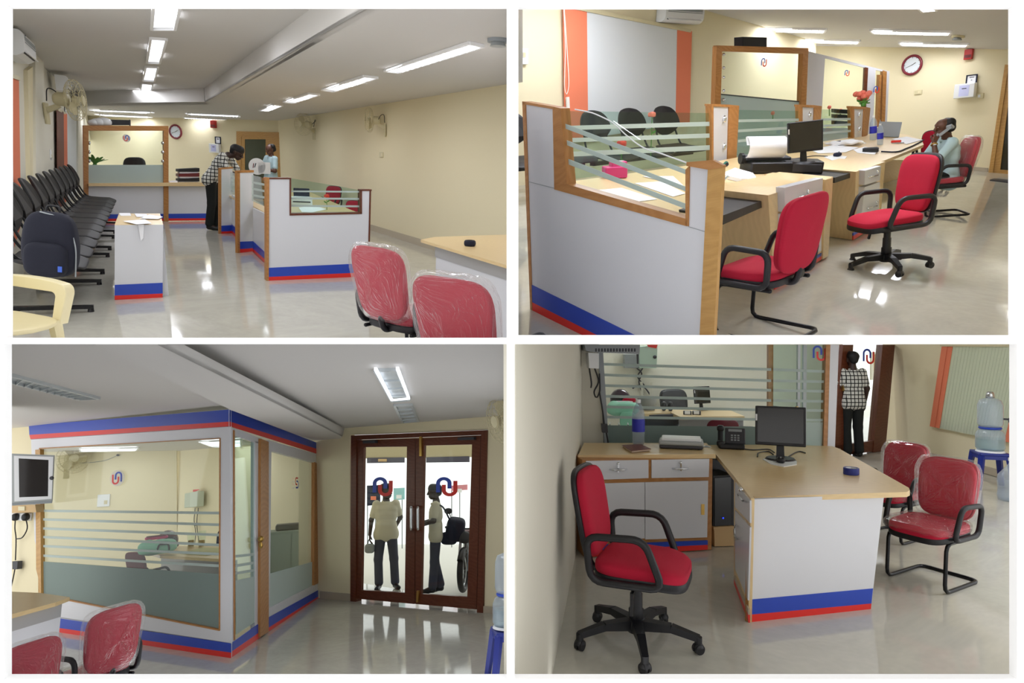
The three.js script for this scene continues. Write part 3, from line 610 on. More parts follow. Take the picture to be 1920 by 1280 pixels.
const POSE = { pelvis: [0, 0.95, 0], chest: [0, 1.27, 0], neck: [0, 1.45, -0.01], head: [0, 1.6, 0.02], face: [0, 0, 1], shoulderL: [0.165, 1.395, 0], shoulderR: [-0.165, 1.395, 0], elbowL: [0.235, 1.13, -0.02], elbowR: [-0.235, 1.13, -0.02], wristL: [0.24, 0.88, 0.06], wristR: [-0.24, 0.88, 0.06], handL: [0, -1, 0.15], handR: [0, -1, 0.15], hipL: [0.09, 0.9, 0], hipR: [-0.09, 0.9, 0], kneeL: [0.1, 0.49, 0.02], kneeR: [-0.1, 0.49, 0.02], ankleL: [0.1, 0.085, -0.02], ankleR: [-0.1, 0.085, -0.02], toeL: [0.12, 0.03, 0.15], toeR: [-0.12, 0.03, 0.15] };
function leaned(pose, angle, list = ['chest', 'neck', 'head', 'shoulderL', 'shoulderR', 'elbowL', 'elbowR', 'wristL', 'wristR']) { // bends the upper body forward about the hips
  const o = { ...pose }, c = Math.cos(angle), s = Math.sin(angle);
  for (const k of list) { const [x, y, z] = o[k], dy = y - 0.93; o[k] = [x, 0.93 + dy * c - z * s, dy * s + z * c]; }
  return o;
}
function handCaps(w, dir, palmTo, curl = 0.5, side = 1) { // wrist point, direction, which way the palm faces
  const d = V(...dir).normalize(), p = V(...palmTo), q = p.addScaledVector(d, -p.dot(d)).normalize(), s = d.clone().cross(q).multiplyScalar(side), W = V(...w), A = (v) => v.toArray(), out = [];
  const P = (a, b, c) => W.clone().addScaledVector(d, a).addScaledVector(s, b).addScaledVector(q, c);
  for (const b of [-0.026, -0.009, 0.009, 0.025]) out.push([A(P(0.005, b * 0.7, 0)), A(P(0.075, b, 0)), 0.015, 0.012]);
  [[0.026, 0.07], [0.009, 0.082], [-0.009, 0.076], [-0.025, 0.058]].forEach(([b, L]) => {
    const a = P(0.08, b, 0), m = a.clone().addScaledVector(d, L * 0.45 * Math.cos(curl * 0.6)).addScaledVector(q, L * 0.45 * Math.sin(curl * 0.6)), e = m.clone().addScaledVector(d, L * 0.55 * Math.cos(curl * 1.5)).addScaledVector(q, L * 0.55 * Math.sin(curl * 1.5));
    out.push([A(a), A(m), 0.0095, 0.0088], [A(m), A(e), 0.0088, 0.0072]);
  });
  const t0 = P(0.02, 0.024, 0.006), t1 = P(0.055, 0.05, 0.02), t2 = P(0.08, 0.052, 0.034);
  out.push([A(t0), A(t1), 0.014, 0.011], [A(t1), A(t2), 0.011, 0.008]);
  return out;
}
function person(label, pose, { skin = M.skin, shirt = M.checked, trousers = M.trousersBlack, hair = 'full', girth = 1, palmL = [-1, 0, 0], palmR = [1, 0, 0], curlL = 0.6, curlR = 0.6, cell = 0.014, glasses } = {}) {
  const J = { ...POSE, ...pose }, t = thing('person', label, 'person');
  const f = V(...J.face).normalize(), up = V(...J.head).sub(V(...J.neck)).normalize(), hu = up.clone().addScaledVector(f, -up.dot(f)).normalize(), hs = hu.clone().cross(f);
  const H = (x, y, z) => V(...J.head).addScaledVector(hs, x).addScaledVector(hu, y).addScaledVector(f, z).toArray();
  const sp = (y, w, r) => { const c = mix(J.pelvis, J.chest, y), s = V(...J.shoulderL).sub(V(...J.shoulderR)).normalize(); return [V(...c).addScaledVector(s, w).toArray(), V(...c).addScaledVector(s, -w).toArray(), r, r]; };
  const G = girth;
  const torso = (g) => [sp(0.02, 0.08, 0.095 * G + g), sp(0.4, 0.06, 0.1 * G + g), sp(0.8, 0.08, 0.105 * G + g), sp(1.1, 0.1, 0.095 * G + g), [mix(J.chest, J.neck, 0.65), J.chest, 0.07 + g, 0.1 + g], [mix(J.chest, J.shoulderL, 0.55), J.shoulderL, 0.075 + g, 0.05 + g], [mix(J.chest, J.shoulderR, 0.55), J.shoulderR, 0.075 + g, 0.05 + g]];
  const arm = (s, g, cut = 1) => [[J['shoulder' + s], mix(J['shoulder' + s], J['elbow' + s], cut), 0.055 + g, 0.055 + g - 0.013 * cut]];
  const legs = (g) => ['L', 'R'].flatMap((s) => [[J['hip' + s], J['knee' + s], 0.088 + g, 0.056 + g], [J['knee' + s], J['ankle' + s], 0.055 + g, 0.038 + g]]);
  const bodyCaps = [...torso(-0.008), ...arm('L', -0.004), ...arm('R', -0.004), ...['L', 'R'].map((s) => [J['elbow' + s], J['wrist' + s], 0.041, 0.028]), ...legs(-0.006), ...['L', 'R'].map((s) => [J['ankle' + s], J['toe' + s], 0.036, 0.026]), [mix(J.chest, J.neck, 0.6), J.neck, 0.062, 0.056], [J.neck, H(0, -0.05, -0.015), 0.055, 0.052]];
  const head = [[H(0, 0.035, -0.03), H(0, 0.03, 0.025), 0.083, 0.08], [H(0, -0.03, 0.02), H(0, -0.075, 0.048), 0.066, 0.04], [H(0.02, -0.06, 0.04), H(-0.02, -0.06, 0.04), 0.042, 0.042], [H(0, 0.02, 0.1), H(0, -0.026, 0.119), 0.009, 0.014], [H(0.013, -0.03, 0.106), H(-0.013, -0.03, 0.106), 0.009, 0.009], [H(0.038, 0.034, 0.088), H(-0.038, 0.034, 0.088), 0.013, 0.013], [H(0.02, -0.058, 0.088), H(-0.02, -0.058, 0.088), 0.008, 0.008], [H(0.016, -0.068, 0.087), H(-0.016, -0.068, 0.087), 0.009, 0.009], ...[-1, 1].map((s) => [H(s * 0.083, 0.02, -0.012), H(s * 0.082, -0.028, 0.0), 0.014, 0.01]), [J.neck, H(0, -0.04, -0.015), 0.05, 0.055]];
  part(t, 'body', merge([fieldMesh(bodyCaps, cell), fieldMesh(head, 0.005, 0.02), fieldMesh(handCaps(J.wristL, J.handL, palmL, curlL, 1), 0.0045, 0.01), fieldMesh(handCaps(J.wristR, J.handR, palmR, curlR, -1), 0.0045, 0.01)]), skin);
  for (const s of [-1, 1]) { const e = part(t, 'eye', new THREE.SphereGeometry(0.0115, 12, 8).translate(...H(s * 0.033, 0.016, 0.088)), M.eyeWhite); part(e, 'iris', new THREE.SphereGeometry(0.0065, 10, 6).translate(...H(s * 0.033, 0.016, 0.0955)), M.black); }
  const hc = hair === 'full' ? [[H(0, 0.055, -0.035), H(0, 0.065, 0.03), 0.09, 0.083], [H(0, 0.0, -0.06), H(0, 0.05, -0.05), 0.065, 0.085], [H(0.03, 0.1, 0.055), H(-0.03, 0.1, 0.055), 0.035, 0.035]] : [[H(0.045, 0.0, -0.06), H(-0.045, 0.0, -0.06), 0.062, 0.062], [H(0.05, 0.06, -0.05), H(-0.05, 0.06, -0.05), 0.062, 0.062], ...[-1, 1].map((s) => [H(s * 0.068, 0.04, -0.03), H(s * 0.066, 0.03, 0.005), 0.026, 0.02])];
  part(t, 'hair', fieldMesh(hc, 0.006, 0.02), M.hair);
  part(t, 'shirt', fieldMesh([...torso(0.012), sp(-0.22, 0.1, 0.117 * G), sp(-0.1, 0.095, 0.115 * G), sp(0.2, 0.075, 0.112 * G), ...arm('L', 0.012, 0.72), ...arm('R', 0.012, 0.72)], cell * 0.9, 0.025), shirt);
  part(t, 'collar', fieldMesh([[V(...mix(J.chest, J.neck, 0.92)).addScaledVector(hs, 0.05).toArray(), V(...mix(J.chest, J.neck, 0.8)).addScaledVector(f, 0.075).toArray(), 0.02, 0.016], [V(...mix(J.chest, J.neck, 0.92)).addScaledVector(hs, -0.05).toArray(), V(...mix(J.chest, J.neck, 0.8)).addScaledVector(f, 0.075).toArray(), 0.02, 0.016], [V(...mix(J.chest, J.neck, 0.95)).addScaledVector(hs, 0.05).toArray(), V(...mix(J.chest, J.neck, 0.95)).addScaledVector(hs, -0.05).addScaledVector(f, -0.03).toArray(), 0.025, 0.025]], 0.008, 0.02), shirt);
  part(t, 'trousers', fieldMesh([sp(-0.02, 0.075, 0.105 * G), ...['L', 'R'].flatMap((s) => [[J['hip' + s], J['knee' + s], 0.098, 0.074], [J['knee' + s], mix(J['knee' + s], J['ankle' + s], 0.93), 0.072, 0.072]])], cell, 0.025), trousers);
  for (const s of ['L', 'R']) part(t, 'shoe', fieldMesh([[V(...J['ankle' + s]).add(V(0, -0.035, -0.01)).toArray(), J['toe' + s], 0.045, 0.032], [mix(J['ankle' + s], J['toe' + s], 0.5).map((v, i) => (i === 1 ? 0.028 + Math.max(0, J['toe' + s][1] - 0.03) : v)), J['toe' + s], 0.036, 0.034]], 0.009, 0.02), M.shoe);
  return t;
}

// ================================================================ waiting hall
{
  const R = hall, F = (x, y, h) => R.floor(x, y, h);
  // ceiling lamps: a row of four in the raised tray, a row of four in the soffit, two pairs at the back
  const tray = [[[290, -30], [345, -30], [328, 53], [284, 53]], [[282, 70], [312, 72], [299, 117], [275, 116]], [[273, 124], [296, 125], [289, 151], [267, 150]], [[265, 155], [286, 157], [281, 173], [263, 172]]];
  ['largest bright lamp in the raised tray, over the waiting benches', 'second bright lamp of the row in the raised tray', 'third bright lamp of the row in the raised tray', 'smallest lamp, last of the row in the raised tray'].forEach((l, i) => lampFitting(R, W.hallTray, [tray[i][1], tray[i][0], tray[i][3], tray[i][2]], l, { lit: LAMP.hall, louvers: 1, off: 0.005 }));
  const soff = [[[721, 131], [748, 134], [906, 84], [880, 78]], [[603, 167], [626, 170], [708, 144], [682, 141]], [[531, 190], [550, 192], [599, 176], [578, 174]], [[485, 206], [502, 207], [530, 197], [514, 195]]];
  ['long bright lamp with a toothed edge beside the smoke detector, along the plain wall', 'second bright lamp of the row along the plain fan wall', 'third bright lamp of the row along the plain fan wall', 'shortest bright lamp, last of the row along the plain fan wall'].forEach((l, i) => lampFitting(R, W.hallSoffit, [soff[i][0], soff[i][1], soff[i][2], soff[i][3]], l, { lit: LAMP.hall, louvers: i ? 8 : 14, off: 0.005 }));
  const back = [[[176, 205], [282, 208], [282, 211], [176, 208]], [[187, 213], [278, 217], [278, 220], [187, 217]], [[352, 211], [448, 215], [447, 219], [352, 215]], [[345, 219], [424, 223], [423, 226], [345, 222]]];
  ['dotted louvre lamp over the glass cashier booth, upper of two', 'dotted louvre lamp over the glass cashier booth, lower of two', 'dotted louvre lamp over the round clock, upper of two', 'dotted louvre lamp over the round clock, lower of two'].forEach((l, i) => lampFitting(R, W.hallSoffit, [back[i][0], back[i][3], back[i][2], back[i][1]], l, { lit: LAMP.hall * 0.5, dots: [1, 16], louvers: 1, off: 0.004 }));
  { const P = at(W.hallSoffit, 905, 75), t = thing('smoke_detector', 'round pale smoke detector on the soffit past the long lamp', 'detector', null, at(W.hallSoffit, 934, 73)); void P; const q = new THREE.Quaternion().setFromUnitVectors(UP, W.hallSoffit.n); t.quaternion.copy(q); part(t, 'base', cyl(0.1, 0.1, 0.03, 0, 0.015, 0), M.grey); part(t, 'dome', cyl(0.075, 0.06, 0.04, 0, 0.045, 0), M.greyPaint); }
  // blinds on the side wall
  verticalBlind(W.hallLeft, 'tall white blind with red-orange edge strips beside the waiting benches', [2, 136], [34, 147], [4, 540], [38, 424], [[0.7, M.greyLaminate, 0.005], [1, M.blindWhite, 0.005], [1, M.blindWhite, 0.005], [1, M.blindWhite, 0.005], [1.2, M.orange, 0.005], [1.2, M.orange, 0.005]]);
  verticalBlind(W.hallLeft, 'narrow blind with orange strip behind the wall fan', [107, 205], [122, 213], [109, 392], [123, 376], [[1.2, M.brownBook, 0.03], [1, M.orange, 0.03]]);
  verticalBlind(W.hallLeft, 'narrow white blind with orange edge next to the wooden booth post', [123, 200], [150, 214], [124, 377], [150, 362], [[1.2, M.blindWhite, 0.02], [1.2, M.blindWhite, 0.02], [1.2, M.blindWhite, 0.02], [0.5, M.orange, 0.02]], { off: 0.02 });
  // air conditioners
  mount(splitAC('long white air conditioner with dark vents above the tall white blind', 1.05), W.hallLeft, 16, 86, { scale: 1.02, off: 0.02, plumb: R.n });
  mount(splitAC('white air conditioner with a small badge above the ivory wall fan'), W.hallLeft, 108, 157, { scale: 0.9, off: 0.12, plumb: R.n });
  { const f = wallFan('ivory wall fan on a white side-wall bracket under the air conditioner', 'wall fans in the waiting hall'); mount(f, W.hallLeft, 82, 192, { scale: 1.35, off: 0.1, plumb: R.n });
    f.rotateY(-0.25);
    for (const [x, y, l] of [[582, 240, 'small ivory wall fan in profile on the plain wall, close to the wooden door'], [716, 232, 'ivory wall fan with swung head on the plain wall, farther from the wooden door']]) { const g = copyOf(f, l, 'wall fans in the waiting hall'); mount(g, W.hallRight, x + 8, y, { scale: x < 600 ? 1.25 : 1.05, off: 0.0, plumb: R.n }); g.rotateY(x < 600 ? 0.5 : -0.5); } }
  { const s = thing('switch_plate', 'small pale switch plate on the side wall below the fan', 'switch', null); mount(s, W.hallLeft, 94, 290, { scale: 1, off: 0.0 }); part(s, 'plate', rbox(0.16, 0.09, 0.02, 0.006, 0, 0, 0.01), M.plasticWhite); part(s, 'rocker', box(0.05, 0.05, 0.008, 0.03, 0, 0.022), M.ivory); }
  { const s = thing('switch_plate', 'small cream socket plate low on the plain wall under the fan', 'switch', null); mount(s, W.hallRight, 716, 290, { scale: 1 }); part(s, 'plate', rbox(0.2, 0.11, 0.02, 0.006, 0, 0, 0.01), M.ivory); part(s, 'rocker', box(0.05, 0.06, 0.008, 0.03, 0, 0.022), M.cream); }
  // back wall
  mount(clock('round maroon-rimmed clock between the booth and the checked-shirt man'), W.hallBack, 330, 247, { px: 28, size: 0.355 });
  { const s = thing('alarm_box', 'small red fire alarm box above the checked-shirt man', 'alarm'); mount(s, W.hallBack, 402, 233, { px: 12, size: 0.12 }); part(s, 'box', rbox(0.11, 0.14, 0.06, 0.008, 0, 0, 0.03), M.fireRed); part(s, 'lid', box(0.09, 0.04, 0.01, 0, -0.03, 0.063), M.maroon); }
  { const s = thing('certificate_frame', 'small dark framed certificate above the white meter box', 'picture frame'); mount(s, W.hallBack, 409, 263, { px: 12, size: 0.16 }); part(s, 'frame', merge([box(0.16, 0.02, 0.02, 0, 0.08, 0.01), box(0.16, 0.02, 0.02, 0, -0.08, 0.01), box(0.02, 0.16, 0.02, 0.07, 0, 0.01), box(0.02, 0.16, 0.02, -0.07, 0, 0.01)]), M.navy); part(s, 'print', box(0.13, 0.15, 0.006, 0, 0, 0.004), M.paper); part(s, 'seal', box(0.05, 0.02, 0.002, 0, 0.03, 0.008), M.darkGrey); }
  { const s = thing('meter_box', 'white meter box with a lilac notice behind the checked-shirt man', 'box'); mount(s, W.hallBack, 405, 278, { px: 21, size: 0.3, off: 0.04 }); part(s, 'case', rbox(0.3, 0.24, 0.1, 0.01, 0, 0, 0.05), M.plasticWhite); part(s, 'notice', box(0.15, 0.17, 0.003, -0.01, 0, 0.1015), std('#c9cdf3', 0.7)); part(s, 'notice_heading', box(0.07, 0.014, 0.002, -0.01, 0.035, 0.1035), M.navy); }
  { // wooden door with a dark glass leaf
    const g = structGroup('door_1'), P = W.hallBack;
    struct('door_frame', slab(P, [[443, 373], [443, 246], [526, 248], [526, 378]], 0.06, 0.05, [[[452, 371], [452, 255], [517, 256], [517, 376]]]), M.oak, g);
    struct('door_stile', slab(P, [[452, 371], [452, 255], [517, 256], [517, 376]], 0.05, 0.035, [[[459, 371], [459, 261], [498, 261], [498, 375]]]), M.oak, g);
    struct('door_glass', slab(P, [[459, 371], [459, 261], [498, 261], [498, 375]], 0.01, 0.02), phy('#4a4f3e', 0.12), g);
  }
  // cashier booth at the back: posts, glass with frosted lower half, white front with bands
  {
    const P = R.wall([158, 416], [390, 414]);
    const t = thing('cashier_booth', 'wooden-framed cashier booth with half frosted glass and blue and red skirting', 'booth', null, F(236, 416));
    const put = (n, pix, mat, off = 0, th = 0.03, label, holes) => laid(t, n, slab(P, pix, th, off, holes), mat, label);
    put('front_panel', [[166, 348], [390, 345], [390, 413], [166, 414]], M.laminate);
    put('blue_band', [[166, 402], [390, 400], [390, 409], [166, 410]], M.blue, 0.004, 0.004);
    put('red_band', [[166, 410], [390, 409], [390, 413], [166, 415]], M.red, 0.004, 0.004);
    put('post', [[156, 236], [166, 236], [166, 416], [158, 418]], M.beech, 0.03, 0.1);
    put('post', [[307, 236], [316, 236], [316, 416], [307, 417]], M.beech, 0.03, 0.1);
    put('lintel', [[156, 235], [316, 236], [316, 245], [156, 245]], M.beech, 0.032, 0.1);
    put('ledge', [[166, 344], [390, 342], [390, 349], [166, 349]], M.maple, 0.12, 0.2);
    put('clear_pane', [[166, 245], [307, 245], [307, 309], [166, 309]], M.glass, -0.03, 0.008);
    put('frosted_pane', [[166, 309], [307, 309], [307, 345], [166, 345]], M.frosted, -0.03, 0.008);
    for (const y of [268, 285, 302]) for (const x of [167, 305]) { const o = at(P, x, y, 0.01); laid(t, 'clip', cushion(0.07, 0.07, 0.04, 1, 1, null, 10, 6).translate(o.x, o.y, o.z), M.chrome); }
    const s = logoSticker('small emblem disc high on the cashier booth pane', 0.2, false, M.creamPale); mount(s, P, 237, 259, { px: 14, size: 0.24, off: -0.025 });
    { const b = R.floor(225, 416), q = at(P, 225, 234, -0.15); void b; const c = thing('speaker_box', 'flat black box on top of the cashier booth frame', 'box', null, q); laid(c, 'case', slab(P, [[204, 224], [245, 225], [245, 234.6], [204, 234.6]], 0.25, -0.05), M.black); laid(c, 'edge_trim', slab(P, [[243, 224], [245, 225], [245, 236], [243, 236]], 0.05, -0.045), M.darkGrey); }
    { const c = thing('white_bundle', 'small white bundle lying on top of the cashier booth beside the black box', 'bundle', null, at(P, 190, 234, -0.08)); for (const [x, r] of [[184, 0.13], [194, 0.15], [176, 0.1]]) laid(c, 'fold', cushion(r * 2, r * 1.1, 0.2, 0.8, 0.8).translate(...at(P, x, 235 - r * 40, -0.08).toArray()), M.plasticWhite); }
    // what stands in the booth: a far inner wall, plant, a head-high chair
    const pl = thing('potted_fern', 'green leafy plant blurred behind the frosted booth glass', 'plant', null, F(178, 338, 0.8)); laid(pl, 'pot', lathe([[0, 0], [0.1, 0], [0.14, 0.22], [0.12, 0.22], [0, 0.2]]).translate(...pl.position.toArray()), M.tan);
    for (let k = 0; k < 14; k++) { const a = k * 2.4, l = 0.28 + 0.1 * rnd(); part(pl, 'frond', cushion(0.07, 0.01, l, 0.8, 0.8, (q) => { q.y -= 0.9 * (q.z + l / 2) ** 2; }, 10, 6).translate(0, 0.1, l / 2).rotateX(-0.9).rotateY(a).translate(0, 0.2, 0), M.leaf); }
    const hd = thing('office_chair', 'dark rounded chair back showing over the frosted booth glass', 'chair', null, F(252, 404)); const cb = at(R.wall([150, 404], [330, 404]), 252, 320); laid(hd, 'backrest', stoodUp(cushion(0.5, 0.1, 0.6, 0.5, 0.6)).translate(...cb.toArray()), M.black); laid(hd, 'gas_lift', taper(hd.position, cb, 0.06, 0.06, 0.05, 0.05, V(0, 0, 1)), M.black); laid(hd, 'hub', cyl(0.2, 0.22, 0.05, ...hd.position.clone().addScaledVector(R.n, 0.03).toArray()), M.black);
    // tray stack and papers on the booth ledge
    for (const [y, l] of [[317, 'upper'], [326, 'middle'], [335, 'lower']]) { const k = thing('file_tray', 'dark paper tray on the booth ledge, ' + l + ' of the stack', 'tray', 'stacked paper trays', at(P, 354, y + 6, -0.1)); laid(k, 'tray', slab(P, [[335, y], [374, y - 2], [374, y + 5], [335, y + 5]], 0.25, -0.1), l === 'middle' ? M.maroon : M.black); laid(k, 'paper_load', slab(P, [[337, y + 5], [372, y + 5], [372, y + 8], [337, y + 8]], 0.2, -0.12), M.paper); }
    solo('paper_sheet', slab(P, [[318, 340], [333, 339], [333, 343], [318, 343.4]], 0.15, 0.0), M.paper, 'white papers lying on the booth ledge beside the trays', 'paper');
  }
  // the long counter: stepped fins with glass between, and the big end panel
  {
    const t = thing('teller_counter', 'white stepped teller counter with wooden edges and blue and red skirting', 'counter', null, F(500, 526));
    const put = (P, n, pix, mat, off = 0, th = 0.03, label, holes) => laid(t, n, slab(P, pix, th, off, holes), mat, label);
    const E = R.wall([502, 526], [691, 518]), L1 = R.wall([414, 438], [443, 437]), L2 = R.wall([447, 474], [476, 471]), S1 = R.wall([435, 437], [449, 452]), S2 = R.wall([472, 471], [504, 500]);
    const outer = [[503, 335], [545, 335], [545, 402], [677, 400], [677, 357], [695, 357], [691, 519], [503, 526]];
    put(E, 'end_panel', outer, M.laminate, 0, 0.1);
    put(E, 'wood_edge', [[500, 333], [505, 333], [504, 527], [500, 527]], M.beech, 0.012, 0.13);
    for (const e of [[[503, 333], [546, 333], [546, 336], [503, 336]], [[543, 335], [546, 335], [546, 404], [543, 404]], [[545, 400], [679, 398], [679, 401], [545, 404]], [[676, 357], [679, 357], [679, 401], [676, 401]], [[676, 355], [697, 355], [697, 358], [676, 358]], [[693, 357], [696, 357], [692, 519], [689.5, 519]]]) put(E, 'wood_edge', e, M.mahogany, 0.008, 0.11);
    put(E, 'blue_band', [[504, 502], [692, 493], [691, 510], [504, 519]], M.blue, 0.005, 0.005);
    put(E, 'red_band', [[504, 519], [691, 510], [691, 518], [504, 526]], M.red, 0.005, 0.005);
    put(E, 'glass_pane', [[545, 334], [640, 350], [677, 357], [677, 400], [545, 402]], M.greenGlass, -0.05, 0.006);
    for (const [a, b] of [[357, 360], [370, 373.5], [384, 387.5]]) put(E, 'frosted_stripe', [[545, a], [677, a + 1], [677, b + 1], [545, b]], M.frosted, -0.045, 0.004);
    // fins and faces along the customer side
    put(L1, 'fin_panel', [[414, 317], [436, 315], [436, 437], [414, 438]], M.laminate, 0, 0.04);
    put(L1, 'wood_edge', [[411, 316], [415, 316], [415, 439], [411, 439]], M.beech, 0.006, 0.05); put(L1, 'wood_edge', [[411, 315], [437, 313], [437, 315.5], [411, 318]], M.beech, 0.006, 0.05);
    put(L1, 'blue_band', [[414, 423], [436, 422], [436, 433], [414, 434]], M.blue, 0.004, 0.004); put(L1, 'red_band', [[414, 434], [436, 433], [436, 437], [414, 438]], M.red, 0.004, 0.004);
    put(L2, 'fin_panel', [[449, 324], [475, 323], [475, 471], [449, 474]], M.laminate, 0, 0.05);
    put(L2, 'wood_edge', [[445, 322], [450, 322], [450, 475], [446, 475]], M.beech, 0.008, 0.06); put(L2, 'wood_edge', [[445, 320], [476, 319], [476, 323], [445, 324]], M.beech, 0.008, 0.06);
    put(L2, 'blue_band', [[449, 453], [475, 452], [475, 465], [449, 467]], M.blue, 0.004, 0.004); put(L2, 'red_band', [[449, 467], [475, 465], [475, 471], [449, 474]], M.red, 0.004, 0.004);
    put(S1, 'face_panel', [[434, 365], [449, 374], [449, 452], [434, 436]], M.laminate, 0, 0.03); put(S1, 'blue_band', [[434, 420], [449, 434], [449, 445], [434, 432]], M.blue, 0.004, 0.004); put(S1, 'red_band', [[434, 432], [449, 445], [449, 452], [434, 437]], M.red, 0.004, 0.004);
    put(S2, 'face_panel', [[474, 390], [505, 405], [505, 501], [474, 472]], M.laminate, 0, 0.03); put(S2, 'blue_band', [[474, 452], [505, 480], [505, 493], [474, 466]], M.blue, 0.004, 0.004); put(S2, 'red_band', [[474, 466], [505, 493], [505, 501], [474, 472]], M.red, 0.004, 0.004);
    const hA = R.rise(F(504, 500), 404); // ledges
    laid(t, 'ledge', slab(R.level(hA), [[458, 377], [475, 374], [505, 391], [504, 402]], 0.03), M.maple); laid(t, 'ledge', slab(R.level(hA), [[420, 361], [436, 358], [449, 366], [447, 376]], 0.03), M.maple);
    put(S1, 'glass_pane', [[432, 322], [449, 328], [449, 372], [432, 362]], M.greenGlass, -0.02, 0.006); put(S2, 'glass_pane', [[472, 328], [505, 336], [505, 391], [472, 376]], M.greenGlass, -0.02, 0.006);
    for (const y of [340, 352, 364]) { put(S2, 'frosted_stripe', [[474, y], [505, y + 6], [505, y + 10], [474, y + 4]], M.frosted, -0.015, 0.004); put(S1, 'frosted_stripe', [[433, y - 8], [449, y - 5], [449, y - 2], [433, y - 5]], M.frosted, -0.015, 0.004); }
    // the desk behind the panels
    const hd = 0.74; laid(t, 'desk_top', slab(R.level(hd), [[548, 402], [676, 400], [655, 392], [575, 357], [522, 356], [514, 388]], 0.03), M.maple);
    paperOn(R, hd, [[560, 389], [590, 385], [612, 392], [585, 398], [566, 397]], 'curled white paper sheet behind the low glass of the end panel');
    { const k = thing('rose', 'single rose in front of the far red chair behind glass', 'flower', null, F(613, 393, hd)); stand(k, R, k.position.clone(), F(613, 500, hd), {}); flowerStem(k, 0.2, M.rose); }
    { const b = thing('printer', 'white printer with paper on the desk behind the end panel', 'printer', null, F(566, 384, hd + 0.003)); stand(b, R, b.position.clone(), F(566, 500, hd + 0.003), { lean: 0 }); part(b, 'case', rbox(0.34, 0.13, 0.3, 0.02, 0, 0.065, 0), M.plasticWhite); part(b, 'paper_stack', box(0.26, 0.01, 0.2, 0, 0.135, -0.05).rotateX(-0.1), M.paper); part(b, 'slot', box(0.28, 0.02, 0.02, 0, 0.06, 0.145), M.darkGrey); part(b, 'feeder', rbox(0.26, 0.16, 0.03, 0.01, 0, 0.2, -0.12).rotateX(-0.1), M.navy); }
    { const s = thing('rose', 'pink paper rose standing by the fin panel of the counter', 'flower', null, at(L2, 498, 336, -0.3)); part(s, 'blossom', cushion(0.08, 0.07, 0.08, 0.9, 0.9), M.roseLight); part(s, 'stem', taper([0, -0.25, 0], [0, 0, 0], 0.012, 0.012, 0.012, 0.012, V(0, 0, 1)), M.leaf); }
  }
  // kiosk table with papers
  {
    const A = F(215, 562), h = R.rise(A, 421), P = R.wall([215, 562], [305, 557]);
    const t = thing('writing_table', 'free-standing white writing table with blue and red skirting and scattered papers', 'table', null, A);
    const top = [[215, 421], [306, 421], [300, 400], [223, 400]];
    laid(t, 'cabinet', slab(R.level(h - 0.012), [[216, 422], [305, 422], [299, 401], [223, 401]], h - 0.012), M.laminate);
    laid(t, 'table_top', slab(R.level(h), top, 0.012), M.maple);
    laid(t, 'front_panel', slab(P, [[215, 422], [306, 421], [305, 557], [215, 562]], 0.01, 0.008), M.laminate);
    laid(t, 'blue_band', slab(P, [[215, 534], [305, 530], [305, 550], [215, 554]], 0.004, 0.013), M.blue);
    laid(t, 'red_band', slab(P, [[215, 554], [305, 550], [305, 558], [215, 562]], 0.004, 0.013), M.red);
    [[[[223, 399], [244, 399], [246, 404], [226, 404]], 'small slip at the far end'], [[[252, 400], [275, 401], [277, 406], [256, 406]], 'square slip in the middle'], [[[280, 402], [305, 406], [297, 410], [262, 409]], 'long strip jutting over the edge'], [[[231, 414], [272, 411], [284, 418], [256, 420]], 'large sheet at the near edge']].forEach(([p, l], i) => paperOn(R, h + i * 0.004, p, 'white paper on the writing table, ' + l, 'papers on the writing table'));
    solo('paper_sheet', slab(P, [[259, 421], [270, 421], [269, 446], [264, 452]], 0.003, 0.02), M.paper, 'folded paper hanging down the front of the writing table', 'paper');
  }
  // waiting benches along the side wall
  {
    const a = F(188, 418), b = F(90, 604), dir = b.clone().sub(a).normalize(), side = dir.clone().cross(R.n).negate(), L = b.distanceTo(a);
    const names = ['black waiting bench at the far end next to the booth post', 'second black waiting bench from the booth', 'black waiting bench carrying the dark backpack', 'black waiting bench beside the ivory plastic chair'];
    const n = 4, first = waitingBench(3, names[0], 'black waiting benches in the hall', L / 12 / 1.22), list = [first];
    if (side.x < 0) side.negate();
    for (let i = 0; i < n; i++) {
      const o = i ? copyOf(first, names[i], 'black waiting benches in the hall') : first, P = a.clone().addScaledVector(dir, (L * (i + 0.5)) / n);
      stand(o, R, P, P.clone().add(side), { lean: 0.3, scale: 1.22 }); list.push(o);
    }
    // backpack
    const P = F(96, 517, 0.44), bag = thing('backpack', 'dark navy backpack with a zip and blue tag on the bench', 'bag'), g = backpackShape();
    stand(bag, R, P, P.clone().add(V(0.35, 0, 1)), { scale: 1.2, lean: 1 });
